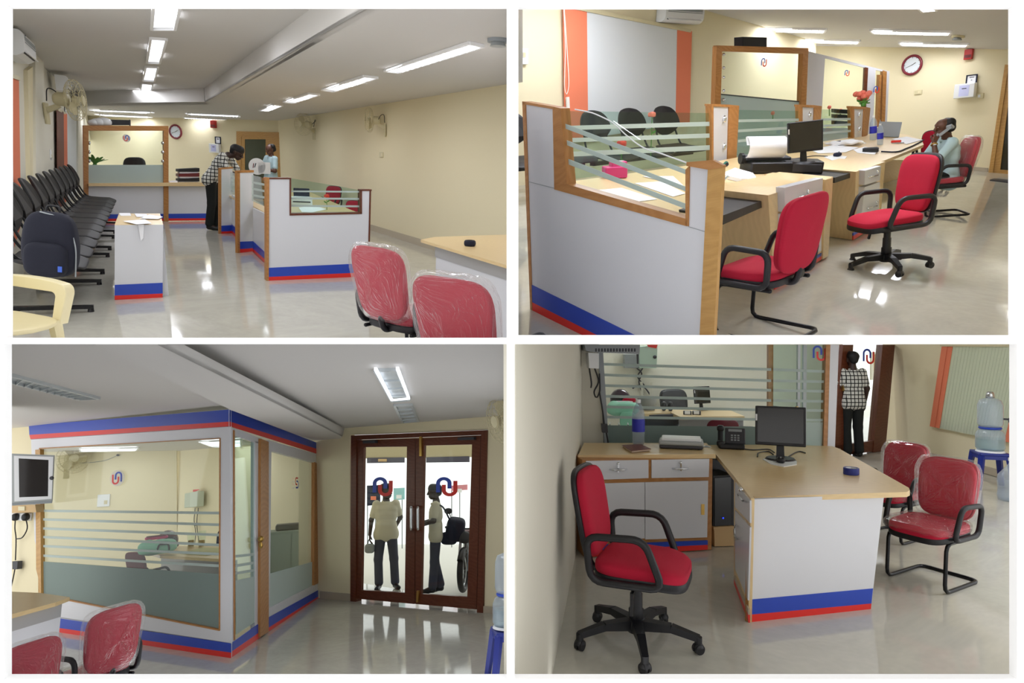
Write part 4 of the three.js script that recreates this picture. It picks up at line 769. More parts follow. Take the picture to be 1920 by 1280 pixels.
    part(bag, 'bag_body', g.body, M.bagNavy); part(bag, 'front_pocket', g.pocket, M.bagNavy); part(bag, 'zip', tube([[-0.11, 0.06, 0.135], [-0.11, 0.21, 0.13], [0.11, 0.21, 0.13], [0.11, 0.06, 0.135]], 0.004, { round: 0.06, seg: 6 }), M.grey); part(bag, 'piping', tube([[0.165, 0.02, 0.05], [0.17, 0.25, 0.06], [0.1, 0.43, 0.05], [-0.05, 0.455, 0.05]], 0.005, { round: 0.08, seg: 6 }), M.grey); part(bag, 'brand_tag', box(0.025, 0.04, 0.006, 0.1, 0.08, 0.158), std('#3a62c8', 0.5), 'blue tag on the pocket'); part(bag, 'shoulder_strap', tube([[-0.1, 0.43, -0.06], [-0.14, 0.3, -0.13], [-0.14, 0.08, -0.1]], 0.018, { round: 0.08 }), M.black); part(bag, 'haul_loop', tube([[-0.04, 0.44, -0.04], [-0.04, 0.5, -0.04], [0.04, 0.5, -0.04], [0.04, 0.44, -0.04]], 0.008, { round: 0.03 }), M.black);
  }
  // ivory plastic armchair in the corner
  {
    const t = thing('plastic_chair', 'ivory moulded plastic armchair in the corner by the benches', 'chair'), P = F(2, 715);
    stand(t, R, P, P.clone().add(V(1, 0, 0.18)), { scale: 1.0, lean: 0.8 });
    part(t, 'seat', cushion(0.5, 0.05, 0.48, 0.4, 0.5, (q) => { q.y -= 0.03 * (1 - (q.x / 0.25) ** 2); }).translate(0, 0.42, 0.02), M.plumb);
    part(t, 'backrest', stoodUp(cushion(0.5, 0.03, 0.5, 0.5, 0.5, (q) => { q.y += 0.5 * q.x * q.x; })).rotateY(Math.PI).rotateX(-0.2).translate(0, 0.66, -0.24), M.plumb);
    for (const s of [-1, 1]) {
      const arm = new THREE.Shape(); arm.moveTo(-0.26, 0.66); arm.quadraticCurveTo(0.05, 0.7, 0.24, 0.67); arm.quadraticCurveTo(0.28, 0.655, 0.27, 0.6); arm.lineTo(0.22, 0.4); arm.lineTo(0.17, 0.4); arm.lineTo(0.2, 0.58); arm.quadraticCurveTo(0.2, 0.615, 0.16, 0.62); arm.lineTo(-0.25, 0.61);
      part(t, 'armrest', new THREE.ExtrudeGeometry(arm, { depth: 0.06, bevelEnabled: true, bevelSize: 0.008, bevelThickness: 0.008, bevelSegments: 2 }).rotateY(-Math.PI / 2).translate(s * 0.27 + 0.03, 0, 0), M.plumb);
      for (const z of [-0.2, 0.2]) part(t, 'leg', taper([s * 0.22, 0.42, z], [s * 0.26, 0, z * 1.25], 0.07, 0.05, 0.045, 0.035, V(0, 0, 1)), M.plumb);
    }
  }
  cutAt(scene.getObjectByName('plastic_chair'), ...SILL.hall);
  // wrapped visitor chairs and the desk corner in front
  {
    const A = F(800, 640), h = 0.74;
    const t = thing('officer_desk', 'pale desk corner with a grey modesty band beside the wrapped red chairs', 'desk', null, F(850, 640));
    const top = [[789, 449], [812, 443.5], [960, 440], [960, 500]];
    void A; laid(t, 'desk_top', slab(R.level(h), [[789, 449], [815, 444], [1000, 438], [1000, 512]], 0.03), M.maple); void top;
    const q = R.level(h - 0.03), S = R.wall([818, 560], [960, 640]), a0 = at(q, 816, 459), a1 = at(q, 980, 507);
    const down = R.n.clone().multiplyScalar(-(h - 0.03)), back = V(0.6, 0, -0.25);
    laid(t, 'modesty_band', sheet([a0, a1, a1.clone().addScaledVector(R.n, -0.13), a0.clone().addScaledVector(R.n, -0.13)], back.clone().multiplyScalar(0.05)), M.greyLaminate);
    laid(t, 'front_panel', sheet([a0, a1, a1.clone().add(down), a0.clone().add(down)].map((p) => p.clone().addScaledVector(back, 0.02)), back.clone().multiplyScalar(0.2)), M.laminate); void S;
    cutAt(t, ...SILL.hall); cutAt(t, ...SILL.hallJamb); const tape = thing('tape_roll', 'small dark tape roll alone on the pale desk corner', 'tape roll', null, F(881, 461, h)); stand(tape, R, tape.position.clone(), F(881, 600, h), {}); part(tape, 'ring', new THREE.TorusGeometry(0.05, 0.014, 8, 28).scale(1, 1, 2.2).rotateX(Math.PI / 2).translate(0, 0.03, 0), M.navy); part(tape, 'core', lathe([[0.036, 0], [0.04, 0], [0.04, 0.06], [0.036, 0.06], [0.036, 0]]), M.darkGrey);
    const c1 = cantileverChair('wrapped red visitor chair standing clear, seen from behind beside the counter end', 'plastic-wrapped red visitor chairs', true);
    const P = F(764, 705); stand(c1, R, P, P.clone().add(V(0.55, 0, -0.84)), { top: 459, height: 1.0, lean: 1 });
    const c2 = copyOf(c1, 'larger wrapped red visitor chair, cut off at the picture edge under the desk corner'), P2 = F(915, 840); stand(c2, R, P2, P2.clone().add(V(0.55, 0, -0.84)), { top: 508, height: 1.0, lean: 1 }); cutAt(c1, ...SILL.hall); cutAt(c2, ...SILL.hall);
    // red staff chairs beyond the counter
    const s1 = swivelChair('red swivel chair seen through the low glass, behind the rose', 'red staff chairs behind the counter'); const Q = F(616, 418); stand(s1, R, Q, Q.clone().add(V(-0.25, 0, 1)), { top: 348, height: 1.02 });
    const s2 = copyOf(s1, 'red staff chair back low beside the narrow end post', 'red staff chairs behind the counter'), Q2 = F(658, 455); stand(s2, R, Q2, Q2.clone().add(V(-0.1, 0, 1)), { top: 376, height: 1.02 });
  }
  // people
  {
    const p = person('man in a black and white checked shirt leaning on the counter fin', { ...leaned(POSE, 0.5), head: [0, 1.42, 0.42], neck: [0, 1.36, 0.27], face: [0, -0.35, 1], elbowL: [0.25, 1.06, 0.42], wristL: [0.2, 1.03, 0.66], handL: [0, 0, 1], elbowR: [-0.25, 1.08, 0.34], wristR: [-0.2, 1.03, 0.58], handR: [0, 0, 1], ankleL: [0.09, 0.085, 0.03], toeL: [0.11, 0.03, 0.2] }, { palmL: [0, -1, 0], palmR: [0, -1, 0], skin: M.skinDark });
    const P = F(398, 430); stand(p, R, P, P.clone().add(V(1, 0, -0.12)), { top: 268, height: 1.545, lean: 1 });
    const q = person('balding man in a pale blue shirt holding a round sign behind the counter', { ...POSE, face: [0.1, -0.25, 1], elbowL: [0.27, 1.12, 0.06], wristL: [0.12, 1.15, 0.28], handL: [-0.4, 0.3, 0.7], elbowR: [-0.27, 1.12, 0.1], wristR: [-0.12, 1.08, 0.32], handR: [0.2, 0.2, 1] }, { shirt: M.shirtBlue, hair: 'bald', trousers: M.trousersGrey, skin: M.skin });
    const Q = F(508, 408); stand(q, R, Q, Q.clone().add(V(-0.6, 0, 0.8)), { top: 271, height: 1.715, lean: 1 });
    const U = R.wall([440, 412], [500, 412]), s = thing('round_sign', 'round white sign with the emblem, held by the balding man', 'sign'); mount(s, U, 482, 312, { px: 31, size: 0.4, off: 0.12 });
    part(s, 'board', merge([new THREE.CylinderGeometry(0.2, 0.2, 0.012, 40).rotateX(Math.PI / 2), rbox(0.3, 0.28, 0.012, 0.004, 0.17, -0.03, 0)]), M.plasticWhite); part(s, 'mark', box(0.02, 0.11, 0.003, -0.09, 0, 0.0085).rotateZ(-0.2), M.maroon); part(s, 'mark', box(0.02, 0.11, 0.003, -0.05, 0.01, 0.0085).rotateZ(-0.35), M.navy);
  }
}

// ================================================================ teller counter room
{
  const R = teller, F = (x, y, h) => R.floor(x, y, h), HD = 0.7;
  [[[[1436, 52], [1550, 53.5], [1546, 59], [1430, 57.5]], 'bright lamp over the cashier booth, upper of two'], [[[1508, 73], [1613, 75], [1609, 80], [1512, 78]], 'bright lamp over the booth, lower of two'], [[[1632, 55.5], [1785, 58], [1780, 63.5], [1638, 61]], 'long bright toothed lamp over the wall clock, upper of two'], [[[1686, 79], [1817, 81], [1812, 85.5], [1690, 83.5]], 'bright toothed lamp just above the wall clock, lower of two'], [[[1690, -22], [1728, -22], [1757, 17], [1730, 20]], 'short bright lamp cut off by the top edge above the clock']].forEach(([q, l], i) => lampFitting(R, W.tellerCeil, i < 4 ? [q[0], q[3], q[2], q[1]] : q, l, { lit: LAMP.teller, louvers: i < 4 ? 9 : 4, off: 0.005 }));
  for (const [q, l] of [[[[1250, -210], [1420, -210], [1420, -250], [1250, -250]], 'ceiling lamp over the near end of the counter, out of view'], [[[1560, -150], [1800, -150], [1800, -190], [1560, -190]], 'ceiling lamp over the red swivel chair, out of view'], [[[1060, -330], [1190, -330], [1190, -380], [1060, -380]], 'added lamp over the tall end panel, out of view, brightening the side wall'], [[[1080, -70], [1230, -70], [1230, -95], [1080, -95]], 'added lamp in front of the wide blind, out of view, brightening it']]) lampFitting(R, W.tellerCeil, [q[0], q[3], q[2], q[1]], l, { lit: LAMP.teller * 2, louvers: 8, off: 0.005 });  // the last two are unseen lamps added to brighten the side wall and blind
  { const s = thing('smoke_detector', 'small grey smoke detector on the ceiling beside the long lamps', 'detector', null, at(W.tellerCeil, 1797, 67)); s.quaternion.setFromUnitVectors(UP, W.tellerCeil.n); part(s, 'base', cyl(0.09, 0.09, 0.03, 0, 0.015, 0), M.ivory); part(s, 'dome', cyl(0.07, 0.05, 0.04, 0, 0.045, 0), M.grey); }
  // side wall: blind, air conditioner, switch box, bead chain
  const white = Array.from({ length: 13 }, () => [1, M.blindWhite, 0.006]);
  verticalBlind(W.tellerLeft, 'wide white blind between two orange edge strips behind the counter glass', [1057, 10], [1294, 58], [1061, 266], [1290, 230], [[1.5, M.orange, 0.01], [1.6, M.orange, 0.01], ...white, [2, M.orange, 0.01]], { off: 0.06 });
  { const t = thing('bead_chain', 'thin white bead chain with a weight hanging beside the orange blind strip', 'chain', null, at(W.tellerLeft, 1062, 110, 0.1)); const q = (x, y) => at(W.tellerLeft, x, y, 0.1); laid(t, 'chain', wire([q(1057, 16), q(1060, 90), q(1059, 165), q(1062, 177), q(1066, 165), q(1063, 90), q(1058, 16)], 0.006), M.bead); laid(t, 'weight', taper(q(1064, 182), q(1065, 203), 0.05, 0.03, 0.05, 0.03, W.tellerLeft.n), M.bead); }
  mount(splitAC('white air conditioner with dark slots above the wide orange-edged blind', 0.95), W.tellerLeft, 1268, 27, { scale: 0.92, off: 0.02, plumb: R.n });
  { const s = thing('switch_box', 'white wall switch box at the picture edge beside the blind', 'switch'); mount(s, W.tellerLeft, 979, 106, { px: 30, size: 0.2, off: 0.0 }); part(s, 'case', rbox(0.14, 0.2, 0.05, 0.01, 0, 0, 0.025), M.plasticWhite); part(s, 'rocker', box(0.04, 0.06, 0.01, 0, 0.02, 0.054), M.ivory); cutAt(s, ...SILL.tellerJamb); }
  // back wall
  mount(clock('round wall clock with a dark red rim above the seated man'), W.tellerBack, 1711, 122, { px: 39, size: 0.355 });
  { const s = thing('alarm_box', 'red fire alarm box under the ceiling near the wooden door', 'alarm'); mount(s, W.tellerBack, 1818, 102, { px: 19, size: 0.17 }); part(s, 'case', rbox(0.13, 0.17, 0.07, 0.01, 0, 0, 0.035), M.fireRed); part(s, 'lid', box(0.1, 0.05, 0.01, 0, -0.03, 0.073), M.maroon); }
  { const s = thing('certificate_frame', 'small dark-framed certificate standing on the white meter box', 'picture frame'); mount(s, W.tellerBack, 1822, 149, { px: 17, size: 0.17, off: 0.02 }); part(s, 'frame', merge([box(0.19, 0.02, 0.02, 0, 0.08, 0.01), box(0.19, 0.02, 0.02, 0, -0.08, 0.01), box(0.02, 0.16, 0.02, 0.085, 0, 0.01), box(0.02, 0.16, 0.02, -0.085, 0, 0.01)]), M.navy); part(s, 'print', box(0.16, 0.15, 0.006, 0, 0, 0.004), M.paper); part(s, 'heading', box(0.08, 0.012, 0.002, 0, 0.04, 0.008), M.navy); part(s, 'seal', box(0.02, 0.025, 0.002, 0, -0.01, 0.008), M.grey); }
  { const s = thing('meter_box', 'white wall meter box with a lilac notice left of the wooden door', 'box'); s.userData.label = 'white wall meter box with a lilac notice beside the wooden door'; mount(s, W.tellerBack, 1812, 170, { px: 26, size: 0.26, off: 0.04 }); part(s, 'case', rbox(0.35, 0.26, 0.12, 0.012, 0, 0, 0.06), M.plasticWhite); part(s, 'notice', box(0.17, 0.2, 0.003, 0, 0, 0.1215), std('#cfd3f6', 0.7)); part(s, 'notice_heading', box(0.08, 0.014, 0.002, 0, 0.04, 0.1235), M.navy); }
  { const s = thing('switch_plate', 'small pale switch plate beside the white meter box', 'switch'); mount(s, W.tellerBack, 1837, 180, { px: 10, size: 0.1 }); part(s, 'plate', rbox(0.14, 0.1, 0.03, 0.006, 0, 0, 0.015), M.ivory); part(s, 'rocker', box(0.04, 0.05, 0.006, 0, 0, 0.033), M.plasticWhite); }
  { const s = thing('socket_plate', 'faint white socket plate below the round wall clock', 'socket'); mount(s, W.tellerBack, 1722, 173, { px: 8, size: 0.08 }); part(s, 'plate', rbox(0.14, 0.08, 0.015, 0.006, 0, 0, 0.008), M.ivory); part(s, 'socket', box(0.04, 0.04, 0.005, 0.02, 0, 0.018), M.cream); }
  {
    const g = structGroup('door_2'), P = W.tellerBack;
    struct('door_frame', slab(P, [[1853, 327], [1884, 121], [1930, 122], [1930, 335]], 0.08, 0.06, [[[1861, 326], [1890, 130], [1925, 131], [1925, 333]]]), M.oak, g);
    struct('door_stile', slab(P, [[1861, 327], [1890, 130], [1925, 131], [1925, 333]], 0.05, 0.04, [[[1875, 318], [1897, 140], [1925, 141], [1925, 322]]]), M.oak, g);
    struct('door_glass', slab(P, [[1872, 318], [1896, 138], [1928, 139], [1928, 324]], 0.01, 0.02), phy('#3d3a30', 0.1), g);
    const k = thing('door_mat', 'dark door mat on the floor in front of the wooden door', 'mat', null, F(1885, 339)); laid(k, 'mat', slab(R.level(0.012), [[1864, 334], [1930, 341], [1930, 347], [1856, 337]], 0.012), M.darkGrey);
  }
  // cashier booth and white partitions at the back
  {
    const P = R.wall([1338, 334], [1516, 322]), Q = R.wall([1512, 320], [1668, 318]);
    const t = thing('cashier_booth', 'wooden-framed cashier booth glass with a frosted lower half behind the long desk', 'booth', null, F(1425, 313));
    const put = (pl, n, pix, mat, off = 0, th = 0.05, holes) => laid(t, n, slab(pl, pix, th, off, holes), mat);
    put(P, 'post', [[1344, 87], [1354, 95], [1348, 320], [1336, 322]], M.beech, 0.02, 0.1); put(P, 'lintel', [[1344, 85], [1516, 90], [1516, 101], [1354, 96]], M.beech, 0.022, 0.1); put(P, 'post', [[1506, 92], [1516, 91], [1507, 304], [1498, 305]], M.beech, 0.02, 0.1);
    put(P, 'clear_pane', [[1354, 95], [1506, 100], [1500, 190], [1351, 176]], M.glass, -0.03, 0.008); put(P, 'frosted_pane', [[1351, 177], [1500, 191], [1498, 300], [1348, 318]], M.frosted, -0.03, 0.008); put(P, 'glass_edge', [[1351, 175.5], [1500, 189.5], [1500, 191.5], [1351, 177.5]], M.darkGrey, -0.02, 0.012);
    put(Q, 'white_panel', [[1516, 96], [1668, 134], [1660, 292], [1509, 303]], M.laminate, 0, 0.04, [[[1547, 109], [1622, 127], [1617, 240], [1539, 240]], [[1642, 131], [1656, 134], [1651, 240], [1637, 240]]]);
    put(Q, 'dark_edge', [[1622, 126], [1628, 127], [1622, 240], [1617, 240]], M.mahogany, 0.01, 0.05); put(Q, 'wood_edge', [[1656, 132], [1663, 134], [1657, 290], [1651, 290]], M.beech, 0.02, 0.08); put(Q, 'wood_edge', [[1649, 140], [1653, 141], [1649, 238], [1645, 238]], M.beech, 0.02, 0.08);
    put(Q, 'clear_pane', [[1547, 109], [1622, 127], [1617, 240], [1539, 240]], M.glass, -0.02, 0.008); put(Q, 'clear_pane', [[1642, 131], [1656, 134], [1651, 240], [1637, 240]], M.glass, -0.02, 0.008);
    for (const [pl, x, y, p] of [[P, 1432, 117, 17], [Q, 1588, 137, 12], [Q, 1643, 168, 14]]) mount(logoSticker('faint emblem sticker on the ' + (pl === P ? 'wooden booth pane' : p === 12 ? 'wide white-framed pane' : 'narrow white-framed pane'), 0.2, true), pl, x, y, { px: p, size: 0.2, off: 0.02 });
    for (const y of [102, 127, 145, 170, 187]) { const o = at(P, 1357, y, 0.0); laid(t, 'clip', cushion(0.05, 0.05, 0.03, 1, 1, null, 10, 6).translate(...o.toArray()), M.chrome); }
    // inside the booth
    struct('wall_booth', slab(R.wall([1330, 300], [1525, 290]), [[1330, 300], [1500, 293], [1500, 60], [1330, 60]], 0.03), M.cream);
    const box1 = thing('speaker_box', 'flat black box standing on the cashier booth lintel', 'box', null, at(P, 1415, 87, -0.1)); laid(box1, 'case', slab(P, [[1393, 69], [1438, 70], [1438, 87.5], [1393, 86.5]], 0.2, 0.0), M.black); laid(box1, 'edge_trim', slab(P, [[1436, 70], [1438, 70], [1438, 87], [1436, 87]], 0.03, 0.006), M.darkGrey);
    for (const [x, y, l] of [[1449, 214, 'small pink rose against the frosted booth glass'], [1555, 203, 'small pink rose by the file trays, higher of two'], [1576, 209, 'small pink rose by the file trays, lower of two']]) { const k = thing('rose', l, 'flower', null, at(P, x, y + 14, 0.05)); laid(k, 'blossom', cushion(0.06, 0.06, 0.06, 0.9, 0.9).translate(...at(P, x, y - 2, 0.05).toArray()), M.roseLight); laid(k, 'stem', taper(at(P, x, y + 14, 0.05), at(P, x, y, 0.05), 0.012, 0.012, 0.012, 0.012, V(0, 0, 1)), M.leaf); }
    for (const [y, l] of [[204, 'upper'], [214, 'middle'], [226, 'lower']]) { const k = thing('file_tray', 'black paper tray behind the stripes of the small pane, ' + l + ' of three', 'tray', 'stacked paper trays', at(Q, 1580, y + 6, 0.1)); laid(k, 'tray', slab(Q, [[1564, y], [1598, y + 2], [1598, y + 9], [1564, y + 7]], 0.09, 0.12), M.black); laid(k, 'paper_load', slab(Q, [[1566, y + 7], [1596, y + 9], [1596, y + 10.5], [1566, y + 8.5]], 0.07, 0.1), M.paper); }
  }
  // waiting benches seen through the glass
  {
    const a = F(1060, 366), b = F(1312, 336), dir = b.clone().sub(a).normalize(), side = dir.clone().cross(R.n); if (side.z < 0) side.negate();
    const b1 = waitingBench(3, 'black waiting bench under the wide blind, seen through the striped glass', 'black waiting benches behind the counter', 0.6), L = b.distanceTo(a);
    stand(b1, R, a.clone().addScaledVector(dir, L * 0.55), a.clone().addScaledVector(dir, L * 0.55).add(side), { scale: 1.22, lean: 0.4 });
    const b2 = copyOf(b1, 'black waiting bench half hidden behind the tall end panel', 'black waiting benches behind the counter'), P = a.clone().addScaledVector(dir, L * 0.55 - 2.25); stand(b2, R, P, P.clone().add(side), { scale: 1.22, lean: 0.4 }); cutAt(b2, ...SILL.tellerJamb);
  }
  // the long desk with its end panel, posts, panes and pedestals
  {
    const t = thing('teller_counter', 'long maple teller desk with a tall white end panel and striped glass', 'counter', null, F(1312, 628));
    const E = R.wall([995, 580], [1311, 735]), put = (pl, n, pix, mat, off = 0, th = 0.03, label) => laid(t, n, slab(pl, pix, th, off), mat, label);
    put(E, 'end_panel', [[985, 196], [1036, 204], [1039, 353], [1287, 421], [1290, 312], [1328, 317], [1312, 640], [1116, 640], [996, 581]], M.laminate, 0, 0.06);
    put(E, 'wood_edge', [[979, 191], [985, 193], [998, 582], [994, 580]], M.beech, 0.006, 0.07); put(E, 'wood_edge', [[979, 190], [1038, 200], [1038, 205], [980, 195]], M.beech, 0.006, 0.07);
    put(E, 'post_side', [[1036, 200], [1051, 203], [1063, 346], [1039, 352]], M.beech, 0.004, 0.07);
    put(E, 'sill_edge', [[1039, 349], [1062, 345], [1289, 411], [1287, 424], [1039, 355]], M.beech, 0.008, 0.07); put(E, 'wood_edge', [[1285, 318], [1292, 311], [1290, 424], [1285, 422]], M.beech, 0.008, 0.06);
    put(E, 'corner_post', [[1327, 317], [1355, 311], [1338, 640], [1311, 640]], M.oak, 0.02, 0.02); put(E, 'post_cap', [[1287, 304], [1336, 300], [1356, 310], [1355, 314], [1327, 318], [1287, 311]], M.beech, 0.024, 0.02);
    put(E, 'blue_band', [[997, 534], [1214, 640], [1143, 640], [997, 566]], M.blue, 0.004, 0.004); put(E, 'red_band', [[997, 566], [1143, 640], [1112, 640], [997, 581]], M.red, 0.004, 0.004);
    put(E, 'seam', [[987, 339], [1038, 352], [1038, 353.2], [987, 340.2]], M.grey, 0.002, 0.002); put(E, 'seam', [[1290, 424], [1322, 434], [1322, 435.2], [1290, 425.2]], M.grey, 0.002, 0.002);
    // low glass over the end panel
    put(E, 'glass_pane', [[1055, 206], [1108, 211], [1150, 227], [1200, 262], [1290, 306], [1287, 416], [1062, 347]], M.glass, -0.03, 0.006); 
    { const q = [[1078, 205], [1108, 211], [1128, 219], [1150, 231], [1175, 254], [1205, 276], [1240, 288], [1290, 306]].map(([x, y]) => at(E, x, y, -0.03)); laid(t, 'polished_edge', wire(q, 0.0035), M.plasticWhite); }
    for (const [y0, y1, h] of [[232, 318, 9], [262, 350, 9], [296, 382, 10]]) put(E, 'frosted_stripe', [[1060, y0], [1286, y1], [1286, y1 + h], [1060, y0 + h]], M.frosted, -0.022, 0.003);
    // customer side: posts and striped panes over the back edge of the desk
    const q1 = R.floor(1060, 340, HD), q2 = R.floor(1612, 256, HD), C = planeThrough(q1, q2, q1.clone().add(R.n));
    put(C, 'glass_pane', [[1056, 208], [1334, 212], [1334, 300], [1062, 338]], M.greenGlass, 0, 0.006);
    for (const [y0, y1, h] of [[236, 228, 8], [259, 250, 8], [285, 272, 9]]) put(C, 'frosted_stripe', [[1063, y0], [1334, y1], [1334, y1 + h], [1063, y0 + h]], M.frosted, 0.006, 0.003);
    put(C, 'glass_pane', [[1384, 206], [1504, 208], [1504, 270], [1382, 292]], M.greenGlass, 0, 0.006); for (const [y0, y1, h] of [[224, 222, 5], [243, 236, 5], [262, 250, 5]]) put(C, 'frosted_stripe', [[1384, y0], [1503, y1], [1503, y1 + h], [1384, y0 + h]], M.frosted, 0.006, 0.003);
    put(C, 'glass_pane', [[1539, 205], [1601, 206], [1601, 255], [1536, 266]], M.greenGlass, 0, 0.006); for (const [y0, y1, h] of [[222, 221, 4], [234, 231, 4], [248, 243, 4]]) put(C, 'frosted_stripe', [[1538, y0], [1600, y1], [1600, y1 + h], [1538, y0 + h]], M.frosted, 0.006, 0.003);
    for (const [l, m, r, yt, yb] of [[1334, 1367, 1386, 197, 300], [1501, 1527, 1541, 198, 264], [1598, 1620, 1632, 201, 256]]) {
      put(C, 'fin_panel', [[l + 4, yt + 3], [m, yt + 4], [m - 2, yb], [l + 4, yb + 3]], M.laminate, 0.02, 0.05); put(C, 'wood_edge', [[l, yt], [l + 4, yt], [l + 4, yb + 3], [l + 1, yb + 4]], M.beech, 0.03, 0.07);
      put(C, 'post_side', [[m, yt + 1], [r, yt + 3], [r - 5, yb - 3], [m - 3, yb + 2]], M.beech, 0.03, 0.07); put(C, 'wood_edge', [[l, yt - 2], [m, yt - 1], [r, yt + 1], [r, yt + 3], [m, yt + 4], [l, yt + 2]], M.beech, 0.034, 0.08);
      for (const y of [yt + (yb - yt) * 0.25, yt + (yb - yt) * 0.75]) { const o = at(C, m - 9, y, 0.03); laid(t, 'clip', cushion(0.05, 0.08, 0.04, 1, 1, null, 10, 6).translate(...o.toArray()), M.chrome); }
    }
    laid(t, 'desk_top', slab(R.level(HD), [[1062, 341], [1340, 303], [1510, 270], [1612, 255], [1650, 247], [1700, 252], [1728, 262], [1732, 271], [1660, 300], [1587, 321], [1470, 352], [1353, 383], [1340, 386], [1290, 414]], 0.035), M.maple);
    // pedestals under the desk
    const D = R.wall([1452, 542], [1650, 420]), up = (n) => n;
    void up;
    laid(t, 'back_panel', slab({ o: C.o.clone().addScaledVector(C.n, 0.35), n: C.n }, [[1345, 400], [1660, 300], [1700, 300], [1690, 400], [1345, 560]], 0.03), M.maple);
    put(D, 'pedestal', [[1440, 366], [1562, 331], [1552, 478], [1452, 541]], M.maple, 0, 0.45); put(D, 'pedestal', [[1605, 322], [1660, 303], [1650, 418], [1600, 450]], M.maple, 0, 0.45); put(D, 'side_panel', [[1548, 337], [1562, 333], [1553, 480], [1543, 486]], M.maple, 0.02, 0.5);
    for (const [a, b, c, d] of [[[1471, 352], [1543, 334], [1541, 378], [1472, 398]], [[1472, 402], [1541, 381], [1540, 470], [1470, 512]], [[1622, 320], [1652, 311], [1650, 338], [1621, 347]], [[1621, 351], [1650, 341], [1647, 405], [1613, 428]]]) {
      const dr = laid(t, 'drawer', slab(D, [a, b, c, d], 0.06, 0.05), M.laminate), cx = (a[0] + b[0]) / 2, cy = (a[1] + b[1]) / 2 + (d[1] - a[1]) * 0.55, o = at(D, cx, cy, 0.08), o2 = at(D, cx + 7, cy - 2, 0.08), lk = at(D, cx + 8, cy - 9, 0.055);
      laid(t, 'handle', tube([at(D, cx - 8, cy + 2.5, 0.06), o, o2, at(D, cx + 9, cy - 2.5, 0.06)], 0.008, { round: 0.02, seg: 6 }), M.chrome, null, dr); laid(t, 'lock', cushion(0.03, 0.03, 0.03, 1, 1, null, 10, 6).translate(...lk.toArray()), M.chrome, null, dr);
    }
    put(D, 'blue_band', [[1453, 527], [1552, 467], [1552, 472], [1453, 534]], M.blue, 0.006, 0.01); put(D, 'red_band', [[1453, 534], [1552, 472], [1552, 479], [1453, 543]], M.red, 0.006, 0.01); put(D, 'blue_band', [[1600, 437], [1650, 408], [1650, 412], [1600, 442]], M.blue, 0.006, 0.01); put(D, 'red_band', [[1600, 442], [1650, 412], [1650, 418], [1600, 450]], M.red, 0.006, 0.01);
    put(D, 'keyboard_shelf', [[1355, 404], [1440, 372], [1440, 384], [1356, 421]], M.black, -0.05, 0.3); put(D, 'keyboard_shelf', [[1565, 333], [1606, 321], [1604, 330], [1565, 343]], M.black, -0.05, 0.3);
    cutAt(t, ...SILL.teller);
  }
  // on the desk
  const G = 'papers on the long teller desk';
  [[[[1122, 356], [1165, 352], [1232, 373], [1190, 378], [1150, 372]], 'large curled white sheet nearest the end panel glass'], [[[1190, 343], [1240, 340], [1285, 362], [1262, 368]], 'white sheet beside the curled one near the end panel'], [[[1205, 330], [1262, 330], [1286, 352], [1240, 338]], 'white sheet by the pink tissue box'], [[[1356, 348], [1378, 352], [1361, 357], [1354, 356]], 'small white slip by the corner post'], [[[1352, 326], [1378, 314], [1412, 324], [1420, 335], [1390, 335]], 'thick white stack in front of the printer'], [[[1520, 281], [1560, 272], [1610, 276], [1585, 285], [1535, 287]], 'white form beside the computer mouse'], [[[1545, 268], [1600, 262], [1625, 268], [1570, 275]], 'loose papers at the back of the desk'], [[[1600, 280], [1622, 275], [1650, 280], [1640, 289], [1608, 286]], 'pale form under the small black box'], [[[1672, 260], [1700, 256], [1730, 262], [1700, 270]], 'papers near the seated man']].forEach(([p, l], i) => paperOn(R, HD + 0.001 * (i % 3), p, l, G, M.paper, i === 4 ? 0.03 : 0.004));
  { const s = thing('paper_sheet', 'crumpled bundle of papers lying across the back of the desk', 'paper', G, F(1583, 272, HD)); stand(s, R, s.position.clone(), F(1640, 280, HD), {}); part(s, 'sheet', cushion(0.42, 0.05, 0.3, 0.4, 0.6, (q) => { q.y += 0.04 * noise.noise(q.x * 9, q.z * 9, 2) + 0.03; }), M.paper); part(s, 'clip', rbox(0.05, 0.012, 0.02, 0.003, -0.1, 0.06, 0.02), M.navy); }
  { const t = thing('tissue_box', 'bright pink tissue box behind the striped glass', 'box', null, F(1152, 333, HD)); stand(t, R, t.position.clone(), F(1250, 380, HD), {}); part(t, 'box', rbox(0.2, 0.1, 0.13, 0.012, 0, 0.05, 0), M.pink); part(t, 'lid', rbox(0.14, 0.05, 0.1, 0.01, 0.03, 0.115, 0), M.pink); part(t, 'slot', box(0.1, 0.006, 0.03, 0.03, 0.141, 0), M.plasticWhite); }
  { const t = thing('rose', 'red rose with yellow-green leaves standing by the pink tissue box', 'flower', null, F(1165, 309, HD)); stand(t, R, t.position.clone(), F(1165, 400, HD), { scale: 1.2 }); flowerStem(t, 0.16, M.rose); }
  { const t = thing('rose', 'pale pink rose rising behind the striped glass by the benches', 'flower', null, F(1220, 300, HD)); stand(t, R, t.position.clone(), F(1220, 400, HD), {}); flowerStem(t, 0.45, M.roseLight); }
